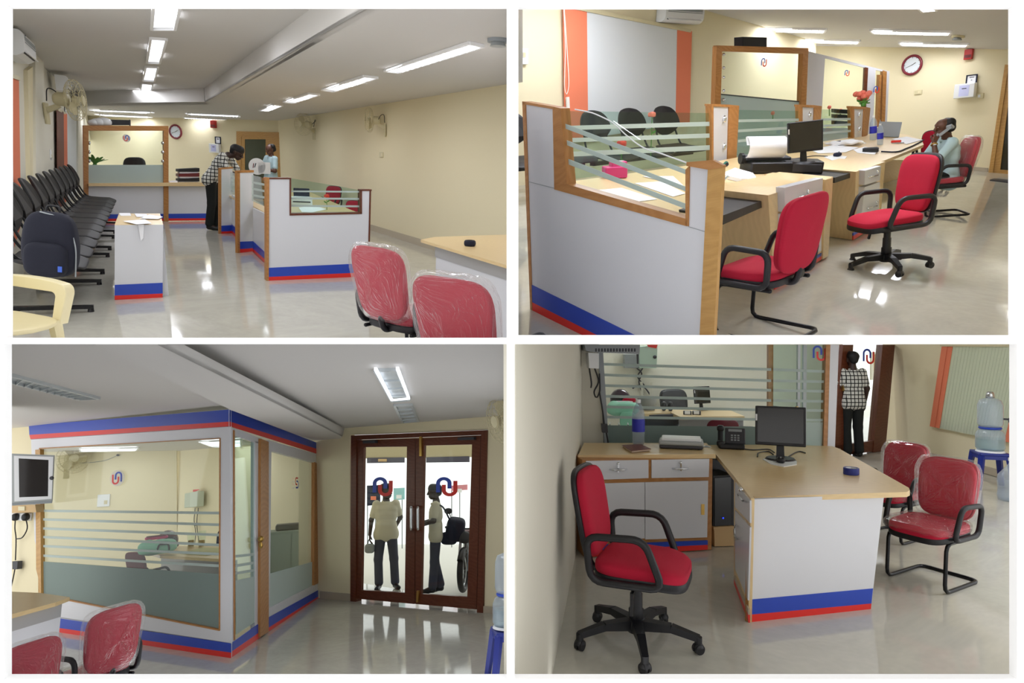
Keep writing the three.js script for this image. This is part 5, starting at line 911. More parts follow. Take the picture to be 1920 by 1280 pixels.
  { const t = thing('flower_bouquet', 'bouquet of coral and pink flowers on the last counter post', 'flowers', null, at(planeThrough(F(1060, 340, HD), F(1612, 256, HD), F(1060, 340, HD).add(R.n)), 1619, 200, 0.0)); const s = t.position.length() / 1200; t.scale.setScalar(s * 1.0);
    for (let k = 0; k < 13; k++) { const a = k * 2.4, r = 2 + k * 0.75; part(t, 'blossom', cushion(9, 8, 9, 0.9, 0.9, null, 12, 8).translate(Math.cos(a) * r, 17 + 4 * Math.sin(k * 1.7), Math.sin(a) * r * 0.7), k % 5 ? M.roseLight : M.rose); } for (let k = 0; k < 8; k++) part(t, 'leaf', cushion(10, 1.5, 4, 0.8, 0.8, null, 8, 5).rotateZ(0.5 * Math.sin(k)).translate(Math.cos(k * 0.8) * 6, 6 + (k % 3) * 2, Math.sin(k * 0.8) * 5), M.leaf); part(t, 'wrap', cyl(5, 3, 8, 0, 4, 0), M.leaf); }
  { const t = thing('passbook_printer', 'black printer with a rolled white sheet on the desk', 'printer', null, F(1440, 322, HD + 0.003)); stand(t, R, t.position.clone(), F(1520, 345, HD + 0.003), { lean: 0 });
    part(t, 'case', rbox(0.46, 0.1, 0.26, 0.02, 0, 0.05, 0), M.black); part(t, 'top_cover', rbox(0.44, 0.03, 0.12, 0.012, -0.02, 0.12, -0.05).rotateX(0.1), M.darkGrey); part(t, 'knob', cyl(0.05, 0.05, 0.03).rotateZ(Math.PI / 2).translate(-0.26, 0.12, -0.03), M.black);
    const sh = []; const g = new THREE.PlaneGeometry(0.36, 0.42, 4, 24), p = g.attributes.position; for (let i = 0; i < p.count; i++) { const v = p.getY(i) + 0.21, a = Math.min(v / 0.1, 3.4); p.setXYZ(i, p.getX(i), 0.13 + 0.095 * (1 - Math.cos(a)) - (v > 0.34 ? (v - 0.34) * 0.9 : 0), 0.09 * Math.sin(a) + (v > 0.34 ? (v - 0.34) * 0.6 : 0)); } g.computeVertexNormals(); sh.push(g); part(t, 'paper_roll', merge(sh).translate(-0.08, 0.0, 0.02), new THREE.MeshStandardMaterial({ color: '#fbfcff', roughness: 0.8, side: THREE.DoubleSide })); }
  { const t = thing('cash_drawer', 'low black till box carrying the flat monitor', 'till', null, F(1500, 322, HD + 0.003)); stand(t, R, t.position.clone(), F(1545, 352, HD + 0.003), { lean: 0 }); part(t, 'case', rbox(0.34, 0.11, 0.26, 0.012, 0, 0.055, 0), M.black); part(t, 'front_plate', rbox(0.3, 0.07, 0.01, 0.004, 0, 0.05, 0.133), M.darkGrey); part(t, 'label_strip', box(0.1, 0.025, 0.004, -0.171, 0.06, 0.0).rotateY(0), M.grey);
    const m = monitor('black flat monitor on the low black till box'); const P = F(1507, 305, HD + 0.115); stand(m, R, P, F(1600, 330, HD + 0.115), { top: 223, height: 0.43, lean: 0.7 }); }
  { const t = thing('computer_mouse', 'dark mouse on a white pad on the teller desk', 'mouse', null, F(1570, 293, HD + 0.006)); stand(t, R, t.position.clone(), F(1620, 286, HD + 0.006), {}); part(t, 'shell', cushion(0.07, 0.045, 0.12, 0.8, 0.7).translate(0, 0.02, 0), M.navy); part(t, 'wheel', cyl(0.008, 0.008, 0.01).rotateZ(Math.PI / 2).translate(0, 0.043, 0.03), M.grey); solo('mouse_pad', slab(R.level(HD + 0.0065), [[1545, 294], [1565, 290], [1588, 293], [1583, 299], [1560, 300]], 0.005), M.plasticWhite, 'white rounded mouse pad on the teller desk', 'mouse pad'); }
  for (const [x, y, top, l] of [[1637, 263, 217, 'taller clear bottle with a blue label by the last post'], [1650, 272, 232, 'shorter bottle with a bright blue label in front of the taller one']]) { const b = bottle(l, 'bottles on the teller desk', 0.3); stand(b, R, F(x, y, HD), F(x, 400, HD), { top, height: 0.3, lean: 0.9 }); }
  { const t = thing('laptop', 'grey open laptop lid behind the two bottles', 'laptop', null, F(1664, 257, HD + 0.003)); stand(t, R, t.position.clone(), F(1664, 200, HD + 0.003), { lean: 0 }); part(t, 'lid', rbox(0.3, 0.22, 0.012, 0.005).rotateX(0.25).translate(0, 0.11, 0.03), M.grey); part(t, 'base', rbox(0.3, 0.015, 0.22, 0.005, 0, 0.008, 0.14), M.darkGrey); }
  { const t = thing('card_reader', 'small black box on a pale form on the desk', 'box', null, F(1632, 285, HD + 0.005)); stand(t, R, t.position.clone(), F(1640, 320, HD), {}); part(t, 'case', rbox(0.17, 0.05, 0.09, 0.01, 0, 0.025, 0), M.black); part(t, 'top_plate', box(0.14, 0.004, 0.06, 0, 0.052, 0), M.darkGrey); }
  { const t = thing('stapler', 'red stapler lying on the desk near the seated man', 'stapler', null, F(1683, 269, HD)); stand(t, R, t.position.clone(), F(1720, 271, HD), {}); part(t, 'base', rbox(0.03, 0.012, 0.15, 0.004, 0, 0.006, 0), M.grey); part(t, 'arm', rbox(0.035, 0.03, 0.12, 0.008, 0, 0.03, -0.02), M.red); }
  { const q = [[1652, 284], [1675, 285], [1700, 278], [1722, 268], [1732, 262]].map(([x, y]) => F(x, y, HD + 0.012)); solo('cable', wire(q, 0.009), M.navy, 'dark curved cable along the rounded desk end', 'cable'); const c = [[1445, 318], [1470, 300], [1500, 296], [1530, 292], [1552, 293]].map(([x, y]) => F(x, y, HD + 0.008)); solo('cable', wire(c, 0.005), M.black, 'thin black cable running from the till to the mouse', 'cable'); }
  { const t = thing('marker_pen', 'stubby green marker pen behind the corner post', 'pen', null, F(1360, 312, HD)); stand(t, R, t.position.clone(), F(1400, 312, HD), {}); part(t, 'cap', cyl(0.022, 0.022, 0.06).rotateZ(1.2).translate(0, 0.022, 0), std('#3f7f6c', 0.4)); part(t, 'neck', cyl(0.016, 0.016, 0.03).rotateZ(1.2).translate(-0.04, 0.022, 0), M.black); }
  { const t = thing('pen', 'silver pen lying by the white slip near the corner post', 'pen', null, F(1362, 347, HD + 0.02)); laid(t, 'barrel', taper(F(1355, 340, HD + 0.012), F(1366, 330, HD + 0.06), 0.014, 0.014), M.steel); laid(t, 'tip', taper(F(1353, 342, HD + 0.01), F(1355, 340, HD + 0.012), 0.006, 0.006, 0.014, 0.014), M.black); }
  // chairs
  {
    const c1 = cantileverChair('red chair with a black sled frame tucked in beside the wooden corner post', 'red staff chairs at the long desk', 'redshell'), P = F(1430, 622);
    stand(c1, R, P, P.clone().add(V(-0.55, 0, -0.84)), { top: 370, height: 0.98, lean: 0.9 }); cutAt(c1, ...SILL.teller);
    const s = swivelChair('red swivel chair with black armrests in the middle of the floor', 'red staff chairs at the long desk'), Q = F(1660, 503); s.children[1].material = M.black; stand(s, R, Q, Q.clone().add(V(-1, 0, 0.12)), { top: 296, height: 1.01, lean: 0.75 });
    const m = cantileverChair('wrapped red chair under the man on the telephone', 'red staff chairs at the long desk', true), T = F(1760, 402); stand(m, R, T, T.clone().add(V(-1, 0, -0.25)), { scale: 0.86, lean: 0.6 });
    const k = swivelChair('red chair back rising behind the desk in front of the telephoning man', 'red staff chairs at the long desk'), K = F(1741, 350); stand(k, R, K, K.clone().add(V(-0.7, 0, 0.8)), { top: 246, height: 1.01, lean: 0.6 });
  }
  { // the seated man on the telephone
    const p = person('seated man in a pale blue shirt holding a telephone to his ear', { pelvis: [0, 0.52, -0.06], chest: [0, 0.84, -0.04], neck: [0, 1.02, -0.02], head: [0, 1.16, 0.03], face: [0, 0.02, 1], shoulderL: [0.185, 0.97, 0], shoulderR: [-0.185, 0.97, 0], elbowL: [0.24, 0.76, 0.2], wristL: [0.15, 0.99, 0.21], handL: [-0.2, 0.8, -0.35], elbowR: [-0.26, 0.72, 0.14], wristR: [-0.12, 0.7, 0.36], handR: [0.3, -0.1, 1], hipL: [0.1, 0.5, 0], hipR: [-0.1, 0.5, 0], kneeL: [0.12, 0.5, 0.42], kneeR: [-0.12, 0.5, 0.42], ankleL: [0.12, 0.085, 0.4], ankleR: [-0.12, 0.085, 0.4], toeL: [0.13, 0.03, 0.57], toeR: [-0.13, 0.03, 0.57] }, { shirt: M.shirtBlue, hair: 'bald', palmL: [-1, 0.1, 0], curlL: 1.2 });
    const P = F(1758, 402); stand(p, R, P, P.clone().add(V(-1, 0, -0.12)), { top: 221, height: 1.28, lean: 0.6 });
    p.updateMatrixWorld(true);
    const L = (x, y, z) => p.localToWorld(V(x, y, z)), t = thing('telephone_handset', 'grey telephone handset at the ear of the seated man', 'telephone', null, L(0.125, 1.1, 0.12));
    laid(t, 'grip', taper(L(0.118, 1.17, 0.0), L(0.125, 1.065, 0.15), 0.04, 0.03, 0.04, 0.03), M.grey); laid(t, 'earpiece', taper(L(0.1, 1.18, 0.0), L(0.115, 1.155, 0.012), 0.06, 0.055, 0.06, 0.055), M.grey); laid(t, 'mouthpiece', taper(L(0.1, 1.075, 0.155), L(0.125, 1.06, 0.145), 0.05, 0.05, 0.05, 0.05), M.grey);
    const w = thing('wristwatch', 'gold wristwatch on the seated man', 'watch', null, L(0.16, 0.965, 0.21)); laid(w, 'strap', new THREE.TorusGeometry(0.03, 0.008, 8, 20).rotateX(1.3).translate(...w.position.toArray()), M.brass); laid(w, 'dial', cyl(0.015, 0.015, 0.008, ...L(0.19, 0.965, 0.215).toArray(), 14), M.paper);
  }
}

// ================================================================ entrance with the glass cabin
{
  const R = entrance, F = (x, y, h) => R.floor(x, y, h);
  lampFitting(R, W.entranceCeil, [[-20, 689], [-20, 703], [150, 746], [186, 744]], 'unlit grey louvre lamp over the cabin fascia', { lit: 0, louvers: 12, group: 'louvre lamps of the entrance' });
  {
    const q = [[704, 691], [745, 690], [767, 747], [735, 750]], t = lampFitting(R, W.entranceCeil, q, 'grey louvre lamp with two glowing edges in front of the street door', { lit: 0, louvers: 4, group: 'louvre lamps of the entrance' });
    const P = q.map((p) => at(W.entranceCeil, p[0], p[1], 0.035)), n = W.entranceCeil.n;
    for (const [a, b] of [[P[0], P[3]], [P[1], P[2]]]) {
      laid(t, 'tube', taper(a, b, 0.022, 0.022, 0.022, 0.022, n), M.glow, 'glowing fluorescent tube');
      const l = new THREE.RectAreaLight('#eef3ff', LAMP.entrance * 18, 0.05, a.distanceTo(b) * 0.95), y = b.clone().sub(a).normalize(), z = n.clone().negate().addScaledVector(y, n.dot(y)).normalize(), x = y.clone().cross(z);
      l.quaternion.setFromRotationMatrix(new THREE.Matrix4().makeBasis(x, y, z)); l.position.copy(a).lerp(b, 0.5).addScaledVector(n, 0.03).sub(t.position); t.add(l);
    }
    laid(t, 'end_tube', taper(P[3], P[2], 0.02, 0.02, 0.02, 0.02, n), M.glow);
  }
  lampFitting(R, W.entranceCeil, [[740, 757], [771, 756], [784, 787], [755, 790]], 'small unlit louvre lamp right over the street door', { lit: 0, louvers: 5, group: 'louvre lamps of the entrance' });
  lampFitting(R, W.entranceCeil, [[374, 827], [452, 822], [452, 838], [398, 836]], 'bright lamp inside the glass cabin behind the corner post', { lit: LAMP.entrance, louvers: 3, off: 0.02, group: 'louvre lamps of the entrance' });
  lampFitting(R, W.entranceCeil, [[150, 840], [260, 838], [255, 843], [150, 845]], 'lamp inside the glass cabin hidden by the fascia', { lit: LAMP.entrance, louvers: 3, off: 0.02, group: 'louvre lamps of the entrance' });
  for (const q of [[[560, 735], [600, 730], [610, 752], [572, 756]]]) void q;
  // the glass cabin
  {
    const t = thing('glass_cabin', 'white framed glass cabin with blue and red fascia and a glass door', 'cabin', null, F(432, 1233)), A = W.cabinFront, B = W.cabinSide;
    const put = (pl, n, pix, mat, off = 0, th = 0.04, holes) => laid(t, n, slab(pl, pix, th, off, holes), mat);
    put(A, 'fascia', [[54, 797], [432, 767], [432, 800], [57, 824]], M.laminate, 0, 0.012); put(A, 'blue_band', [[54, 797], [431, 767.5], [431, 790], [55, 815]], M.blue, 0.004, 0.005); put(A, 'red_band', [[55, 815], [431, 790], [431, 799], [57, 823]], M.red, 0.004, 0.005);
    put(B, 'fascia', [[431, 767], [603, 833], [603, 853], [431, 799]], M.laminate, 0, 0.012); put(B, 'blue_band', [[431, 768], [603, 833], [603, 844], [431, 790]], M.blue, 0.004, 0.005); put(B, 'red_band', [[431, 790], [603, 844], [603, 853], [431, 799]], M.red, 0.004, 0.005);
    const hole = [[73, 841], [412, 822], [411, 1181], [76, 1115]];
    put(A, 'frame', [[58, 823], [432, 799], [433, 1207], [70, 1152]], M.laminate, 0, 0.015, [hole]); put(A, 'plinth', [[70, 1150], [433, 1205], [433, 1235], [70, 1180]], M.laminate, 0, 0.012);
    put(A, 'blue_band', [[70, 1153], [433, 1206], [433, 1223], [70, 1171]], M.blue, 0.004, 0.005); put(A, 'red_band', [[70, 1171], [433, 1223], [433, 1235], [70, 1181]], M.red, 0.004, 0.005);
    put(A, 'wood_edge', [[66, 843], [75, 842], [77, 1114], [68, 1112]], M.oak, 0.008, 0.05); for (const e of [[[73, 839.5], [412, 820.5], [412, 822], [73, 841.5]], [[76, 1114], [411, 1180], [411, 1182.5], [76, 1116]], [[411, 822], [413, 821], [412, 1182], [410, 1182]]]) put(A, 'wood_edge', e, M.beech, 0.006, 0.03);
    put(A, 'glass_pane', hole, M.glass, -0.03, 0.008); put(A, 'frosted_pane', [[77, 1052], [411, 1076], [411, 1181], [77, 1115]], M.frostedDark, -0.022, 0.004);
    for (const [a, b] of [[955, 959], [971, 981], [988, 1000], [1004, 1019], [1021, 1036], [1039, 1058]]) put(A, 'frosted_stripe', [[77, a], [411, b], [411, b + 5], [77, a + 4.5]], M.frosted, -0.022, 0.003);
    // door side
    put(B, 'corner_post', [[432, 800], [440, 806], [441, 1200], [433, 1206]], M.laminate, 0, 0.01); put(B, 'wood_edge', [[438.5, 806], [440.5, 807], [441.5, 1199], [439.5, 1200]], M.beech, 0.01, 0.04);
    put(B, 'transom', [[440, 803], [490, 822], [490, 833], [440, 817]], M.laminate, 0, 0.01);
    put(B, 'glass_door', [[441, 818], [478, 831], [478, 1167], [442, 1190]], M.greenGlass, -0.01, 0.012); put(B, 'frosted_pane', [[442, 1088], [478, 1080], [478, 1166], [443, 1189]], M.frosted, -0.004, 0.003); for (const [a, b] of [[1040, 1036], [1058, 1052], [1072, 1066]]) put(B, 'frosted_stripe', [[442, a], [478, b], [478, b + 5], [442, a + 5]], M.frosted, -0.004, 0.003);
    put(B, 'door_post', [[478, 826], [489, 830], [488, 1194], [478, 1200]], M.laminate, 0, 0.05); put(B, 'wood_post', [[489, 822], [504, 828], [504, 1184], [488, 1194]], M.beech, 0.03, 0.09);
    { const o = at(B, 489, 1010, 0.05), o2 = at(B, 489, 1022, 0.05); laid(t, 'door_knob', merge([cushion(0.07, 0.07, 0.07, 1, 1, null, 14, 8).translate(...o.toArray()), cushion(0.05, 0.08, 0.03, 1, 1, null, 12, 8).translate(...o2.toArray())]), M.brass); }
    put(B, 'blue_band', [[433, 1206], [489, 1166], [489, 1183], [433, 1222]], M.blue, 0.006, 0.01); put(B, 'red_band', [[433, 1222], [489, 1183], [489, 1194], [433, 1234]], M.red, 0.006, 0.01);
    const h2 = [[509, 845], [590, 867], [589, 1096], [506, 1139]];
    put(B, 'frame', [[504, 825], [603, 853], [600, 1106], [504, 1158]], M.laminate, 0, 0.05, [h2]); put(B, 'plinth', [[504, 1156], [600, 1104], [600, 1122], [503, 1184]], M.laminate, 0, 0.05); put(B, 'blue_band', [[504, 1157], [600, 1104], [600, 1116], [504, 1176]], M.blue, 0.005, 0.006); put(B, 'red_band', [[504, 1176], [600, 1116], [600, 1121], [503, 1184]], M.red, 0.005, 0.006);
    put(B, 'wood_edge', [[590, 866], [598, 869], [597, 1093], [589, 1097]], M.beech, 0.01, 0.05); put(B, 'glass_pane', h2, M.glass, -0.03, 0.008); put(B, 'frosted_pane', [[506, 1075], [589, 1052], [589, 1096], [506, 1139]], M.frosted, -0.022, 0.003);
    const s1 = logoSticker('emblem on a pale disc on the large cabin pane', 0.22, false, M.creamPale); mount(s1, A, 220, 896, { px: 22, size: 0.2, off: -0.015, wide: 1.6 });
    const s2 = logoSticker('dark emblem sticker on the pane beside the wooden door post', 0.22, false); mount(s2, B, 556, 905, { px: 19, size: 0.2, off: -0.015, wide: 1.2 });
  }
  // inside the cabin
  {
    const C = W.cabinBack, D = W.cabinRight, G = 'things in the glass cabin';
    mount(wallFan('ivory wall fan inside the cabin under the fascia', 'cabin fan', M.ivory), C, 126, 868, { scale: 1.5 }).rotateY(0.75);
    { const t = thing('wall_lead', 'thin cord with a dark plug trailing along the cabin wall from the fan', 'cord'); const q = [[150, 868], [178, 866], [200, 862], [221, 853]].map(([x, y]) => at(C, x, y, 0.03)); t.position.copy(q[0]); laid(t, 'lead', wire(q, 0.006), M.grey); laid(t, 'plug', cushion(0.08, 0.05, 0.05, 1, 1, null, 10, 6).translate(...q[3].toArray()), M.darkGrey); }
    { const s = thing('switch_plate', 'square white switch plate on the cabin wall below the emblem', 'switch'); mount(s, C, 195, 938, { px: 23, size: 0.2 }); part(s, 'plate', rbox(0.2, 0.2, 0.02, 0.008, 0, 0, 0.01), M.plasticWhite); part(s, 'rocker', box(0.05, 0.06, 0.006, 0.04, -0.03, 0.022), M.ivory); }
    { const s = thing('junction_box', 'pale grey junction box with a red pennant in the cabin corner', 'box'); mount(s, D, 370, 936, { px: 28, size: 0.28, off: 0.06 }); part(s, 'case', rbox(0.5, 0.27, 0.12, 0.01, 0, 0, 0.06), std('#c3cbb6', 0.5)); part(s, 'lid', rbox(0.27, 0.28, 0.13, 0.01, 0.12, 0, 0.07), std('#cdd5c2', 0.5)); part(s, 'pennant', taper([0, 0.16, 0.08], [0.2, 0.17, 0.08], 0.02, 0.05, 0.01, 0.01), M.red); }
    // desk and what lies on it
    const h = 0.78, t = thing('cabin_desk', 'maple desk inside the glass cabin behind the striped pane', 'desk', null, F(360, 1110));
    laid(t, 'desk_top', slab(R.level(h), [[258, 1030], [300, 1022], [440, 1024], [440, 1049], [300, 1041]], 0.04), M.maple); const E = R.wall([290, 1118], [440, 1132]); laid(t, 'front_panel', slab(E, [[302, 1042], [440, 1050], [440, 1130], [302, 1117]], 0.05), M.greyLaminate);
    const put = (n, l, cat, x, y) => { const o = thing(n, l, cat, null, F(x, y, h)); stand(o, R, o.position.clone(), F(x, 1240, h), {}); return o; };
    { const o = put('motorcycle_helmet', 'brown motorcycle helmet with a glossy visor on the cabin desk', 'helmet', 314, 1027); o.scale.setScalar(1.15); part(o, 'shell', new THREE.SphereGeometry(0.14, 28, 18, 0, Math.PI * 2, 0, 2.2).translate(0, 0.11, 0), phy('#5a2f28', 0.15)); part(o, 'visor', new THREE.SphereGeometry(0.143, 24, 8, 0.6, 2, 1.25, 0.6).translate(0, 0.11, 0), phy('#171518', 0.05)); part(o, 'chin_bar', new THREE.TorusGeometry(0.125, 0.025, 8, 24, Math.PI).rotateX(Math.PI / 2).translate(0, 0.03, 0.01), M.black); }
    { const o = put('cloth_bag', 'mint green cloth bag with a dark handle beside the helmet', 'bag', 295, 1041); o.position.addScaledVector(R.n, 0.02); part(o, 'bag', cushion(0.52, 0.2, 0.3, 0.5, 0.6, (q) => { q.y += 0.03 * noise.noise(q.x * 8, q.y * 8, q.z * 8); }).translate(0, 0.1, 0), M.mint); part(o, 'handle', tube([[0, 0.08, 0.15], [0.02, 0.15, 0.17], [0.14, 0.14, 0.17], [0.15, 0.06, 0.15]], 0.012, { round: 0.03 }), M.black); }
    { const o = put('red_pouch', 'flat magenta pouch lying on the mint bag', 'pouch', 292, 1030); o.position.addScaledVector(R.n, 0.16); part(o, 'pouch', cushion(0.34, 0.06, 0.16, 0.5, 0.6).translate(0, 0.03, 0), M.pink); part(o, 'flap', cushion(0.3, 0.02, 0.1, 0.5, 0.6).translate(0, 0.06, 0.04), M.maroon); }
    solo('envelope', slab(R.level(h + 0.01), [[340, 1037], [378, 1026], [412, 1026], [412, 1038], [384, 1040]], 0.008), std('#d8d4a4', 0.8), 'pale yellow envelopes spread on the cabin desk', 'envelope');
    for (const [x, l, hh] of [[358, 'clear tumbler at the near side of the cable corner', 0.22], [378, 'clear tumbler beside the black chair back', 0.26]]) { const o = put('tumbler', l, 'glass', x, 1025); part(o, 'cup', lathe([[0.05, 0], [0.065, hh], [0.06, hh], [0.046, 0.01], [0, 0.01], [0, 0], [0.05, 0]]), M.glass); part(o, 'content', cyl(0.045, 0.045, 0.1, 0, 0.06, 0), M.tan); }
    { const o = thing('cable_bundle', 'loose dark cables hanging in the cabin corner', 'cable', null, at(D, 366, 960, 0.05)); for (const pts of [[[366, 952], [364, 975], [367, 1000], [365, 1018]], [[372, 952], [369, 980], [373, 1018]], [[360, 982], [366, 985], [372, 982]]]) laid(o, 'cable', wire(pts.map(([x, y]) => at(D, x, y, 0.06)), 0.008), M.darkGrey); }
    { const o = swivelChair('black chair in the cabin half hidden by the corner post', 'chairs in the glass cabin'); o.children[0].material = M.navy; o.children[2].material = M.navy; const P = F(404, 1085); stand(o, R, P, P.clone().add(V(-0.4, 0, 1)), { top: 993, height: 1.01, lean: 1 }); }
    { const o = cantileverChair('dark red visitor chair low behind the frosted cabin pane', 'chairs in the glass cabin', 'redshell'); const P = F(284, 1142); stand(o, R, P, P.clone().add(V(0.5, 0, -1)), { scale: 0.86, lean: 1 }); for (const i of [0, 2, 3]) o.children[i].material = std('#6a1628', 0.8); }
    { const o = thing('filing_cabinet', 'grey steel cabinet behind the pane beside the wooden door post', 'cabinet', null, F(545, 1112)); stand(o, R, o.position.clone(), F(545, 1240), {}); o.scale.setScalar(1.3); part(o, 'body', rbox(0.7, 0.75, 0.5, 0.01, 0, 0.375, -0.4), std('#8fa29a', 0.5)); part(o, 'door', box(0.32, 0.68, 0.01, -0.17, 0.37, -0.145), std('#97aaa2', 0.5)); part(o, 'door', box(0.32, 0.68, 0.01, 0.17, 0.37, -0.145), std('#97aaa2', 0.5)); part(o, 'cushion', rbox(0.5, 0.08, 0.3, 0.03, 0.05, 0.79, -0.4), M.darkGrey); }
  }
  // double door to the street
  {
    const g = structGroup('door_3'), P = W.entranceBack, part3 = (n, pix, mat, off, th, holes) => struct(n, slab(P, pix, th, off, holes), mat, g);
    part3('door_frame', [[657, 1127], [658, 816], [913, 806], [905, 1149], [894, 1148], [902, 815], [668, 824], [667, 1128]], M.mahogany, 0.03, 0.12);
    part3('door_leaf', [[668, 1122], [669, 825], [778, 821], [777, 1132]], M.mahogany, 0.01, 0.05, [[[677, 1106], [682, 838], [763, 837], [759, 1111]]]);
    part3('door_leaf', [[779, 1132], [780, 821], [901, 816], [893, 1142]], M.mahogany, 0.01, 0.05, [[[789, 1113], [795, 835], [885, 833], [876, 1119]]]);
    part3('door_glass', [[677, 1106], [682, 838], [763, 837], [759, 1111]], M.glass, -0.01, 0.008); part3('door_glass', [[789, 1113], [795, 835], [885, 833], [876, 1119]], M.glass, -0.01, 0.008);
    for (const [x, s] of [[771, 1], [783.5, -1]]) { const q = (y, o) => at(P, x, y, o); struct('door_handle', tube([q(950, 0.02), q(950, 0.1), q(993, 0.1), q(993, 0.02)], 0.018, { round: 0.04 }), M.chrome, g); void s; }
    part3('door_bolt', [[786, 818], [790, 818], [790, 855], [786, 855]], M.brass, 0.04, 0.03); part3('door_bolt', [[781, 1107], [785, 1107], [784, 1129], [780, 1129]], M.brass, 0.04, 0.03);
    part3('door_closer', [[680, 826], [703, 825], [703, 830], [680, 831]], M.darkGrey, 0.08, 0.06); part3('door_closer', [[858, 820], [888, 819], [888, 824], [858, 825]], M.darkGrey, 0.08, 0.06);
    for (const [x, l] of [[718, 'large blue and red emblem on the first door leaf, over the facing man'], [838, 'large blue and red emblem on the second door leaf, over the man in profile']]) mount(logoSticker(l, 0.3, true, null, 1.35), P, x, 912, { px: 36, size: 0.3, off: 0.0, wide: 1.6 });
  }
  // the street beyond
  {
    const S = W.street, t = thing('shop_awning', 'cream shop canopy with a dark signboard across the street', 'awning', null, at(S, 780, 850)), put = (n, pix, m, off = 0.05, th = 0.04) => laid(t, n, slab(S, pix, th, off), m);
    put('canopy', [[560, 820], [957, 812], [957, 855], [560, 860]], std('#b5a988', 0.7), 0.5, 0.5); put('signboard', [[688, 858], [758, 857], [758, 867], [688, 868]], std('#4b4856', 0.6), 0.52); put('signboard', [[799, 857], [880, 855], [880, 866], [799, 867]], std('#4b4856', 0.6), 0.52);
    for (const x of [560, 668, 778, 890, 955]) put('canopy_post', [[x, 855], [x + 5, 855], [x + 5, 1030], [x, 1030]], M.plasticWhite, 0.4, 0.06); put('sign_print', [[709, 860], [725, 860], [725, 865], [709, 865]], M.tan, 0.53, 0.01);
    for (const [pix, m, l] of [[[[688, 910], [712, 909], [712, 946], [688, 948]], M.navy, 'dark notice board with an orange panel behind the facing man'], [[[738, 915], [758, 914], [758, 936], [738, 938]], std('#9fd6dc', 0.8), 'pale blue poster behind the facing man'], [[[846, 910], [876, 908], [876, 918], [846, 920]], std('#e79aa6', 0.8), 'pink banner behind the man in profile']]) { const o = thing('poster', l, 'poster', null, at(S, pix[0][0], pix[0][1], 0.06)); laid(o, 'board', slab(S, pix, 0.05, 0.06), m); const c = [(pix[0][0] + pix[1][0]) / 2, (pix[0][1] + pix[2][1]) / 2]; for (const k of [0, 1]) laid(o, 'stand_leg', slab(S, quad(pix[3][0] + k * 15, pix[2][1], pix[3][0] + k * 15 + 1.5, 1030), 0.03, 0.05), M.grey); laid(o, 'panel', slab(S, quad(c[0] - 5, c[1] + 2, c[0] + 5, c[1] + 9), 0.01, 0.068), m === M.navy ? M.orange : M.paper); }
    const p1 = person('man in a cream shirt facing the door from outside, hand bag hanging low', { ...POSE, face: [0.75, -0.05, 0.6], kneeL: [0.13, 0.49, 0.02], kneeR: [-0.13, 0.49, 0.02], ankleL: [0.15, 0.085, -0.02], ankleR: [-0.12, 0.085, -0.02], toeL: [0.21, 0.03, 0.13], toeR: [-0.15, 0.03, 0.15], elbowR: [-0.25, 1.14, -0.02], wristR: [-0.27, 0.9, 0.06], elbowL: [0.24, 1.16, -0.08], wristL: [0.16, 1.0, -0.16], handL: [-0.5, -0.5, -0.2] }, { shirt: M.shirtCream, trousers: M.trousersGrey, skin: M.skinDark });
    const P1 = F(724, 1104); stand(p1, R, P1, P1.clone().add(V(0.15, 0, 1)), { top: 909, height: 1.715, lean: 1 });
    const p2 = person('man in a pale shirt standing in profile outside with a shoulder bag', { ...POSE, elbowR: [-0.24, 1.14, 0.02], wristR: [-0.18, 1.1, 0.24], handR: [0.3, 0, 1], elbowL: [0.24, 1.15, 0.03], wristL: [0.17, 1.08, 0.24], handL: [-0.3, 0, 1], ankleL: [0.08, 0.085, 0.05], ankleR: [-0.08, 0.085, -0.08], toeL: [0.09, 0.03, 0.22], toeR: [-0.09, 0.03, 0.09] }, { shirt: M.shirtCream, trousers: M.trousersGrey, skin: M.skinDark });
    const P2 = F(817, 1110); stand(p2, R, P2, P2.clone().add(V(-1, 0, 0.1)), { top: 910, height: 1.715, lean: 1 });
    p1.updateMatrixWorld(true); p2.updateMatrixWorld(true);
    { const L = (x, y, z) => p1.localToWorld(V(x, y, z)), b = thing('hand_bag', 'small grey bag hanging from the hand of the facing man', 'bag', null, L(-0.27, 0.66, 0.1)); laid(b, 'bag', cushion(0.16, 0.15, 0.09, 0.5, 0.6).translate(...L(-0.27, 0.68, 0.08).toArray()), M.grey); laid(b, 'strap', wire([L(-0.31, 0.74, 0.08), L(-0.28, 0.82, 0.08), L(-0.23, 0.74, 0.08)], 0.01), M.darkGrey); }
    { const L = (x, y, z) => p2.localToWorld(V(x, y, z)), b = thing('shoulder_bag', 'dark blue shoulder bag on the back of the man in profile', 'bag', null, L(0.05, 0.95, -0.3)); laid(b, 'bag', cushion(0.3, 0.36, 0.3, 0.5, 0.55).rotateZ(-0.15).translate(...L(0.0, 0.99, -0.33).toArray()), M.navy); laid(b, 'strap', wire([L(0.16, 1.4, 0.06), L(0.17, 1.38, -0.1), L(0.1, 1.15, -0.24), L(0.05, 1.1, -0.3)], 0.014), M.navy); laid(b, 'flap', cushion(0.26, 0.2, 0.08, 0.5, 0.6).translate(...L(0.05, 0.85, -0.22).toArray()), M.navy); }
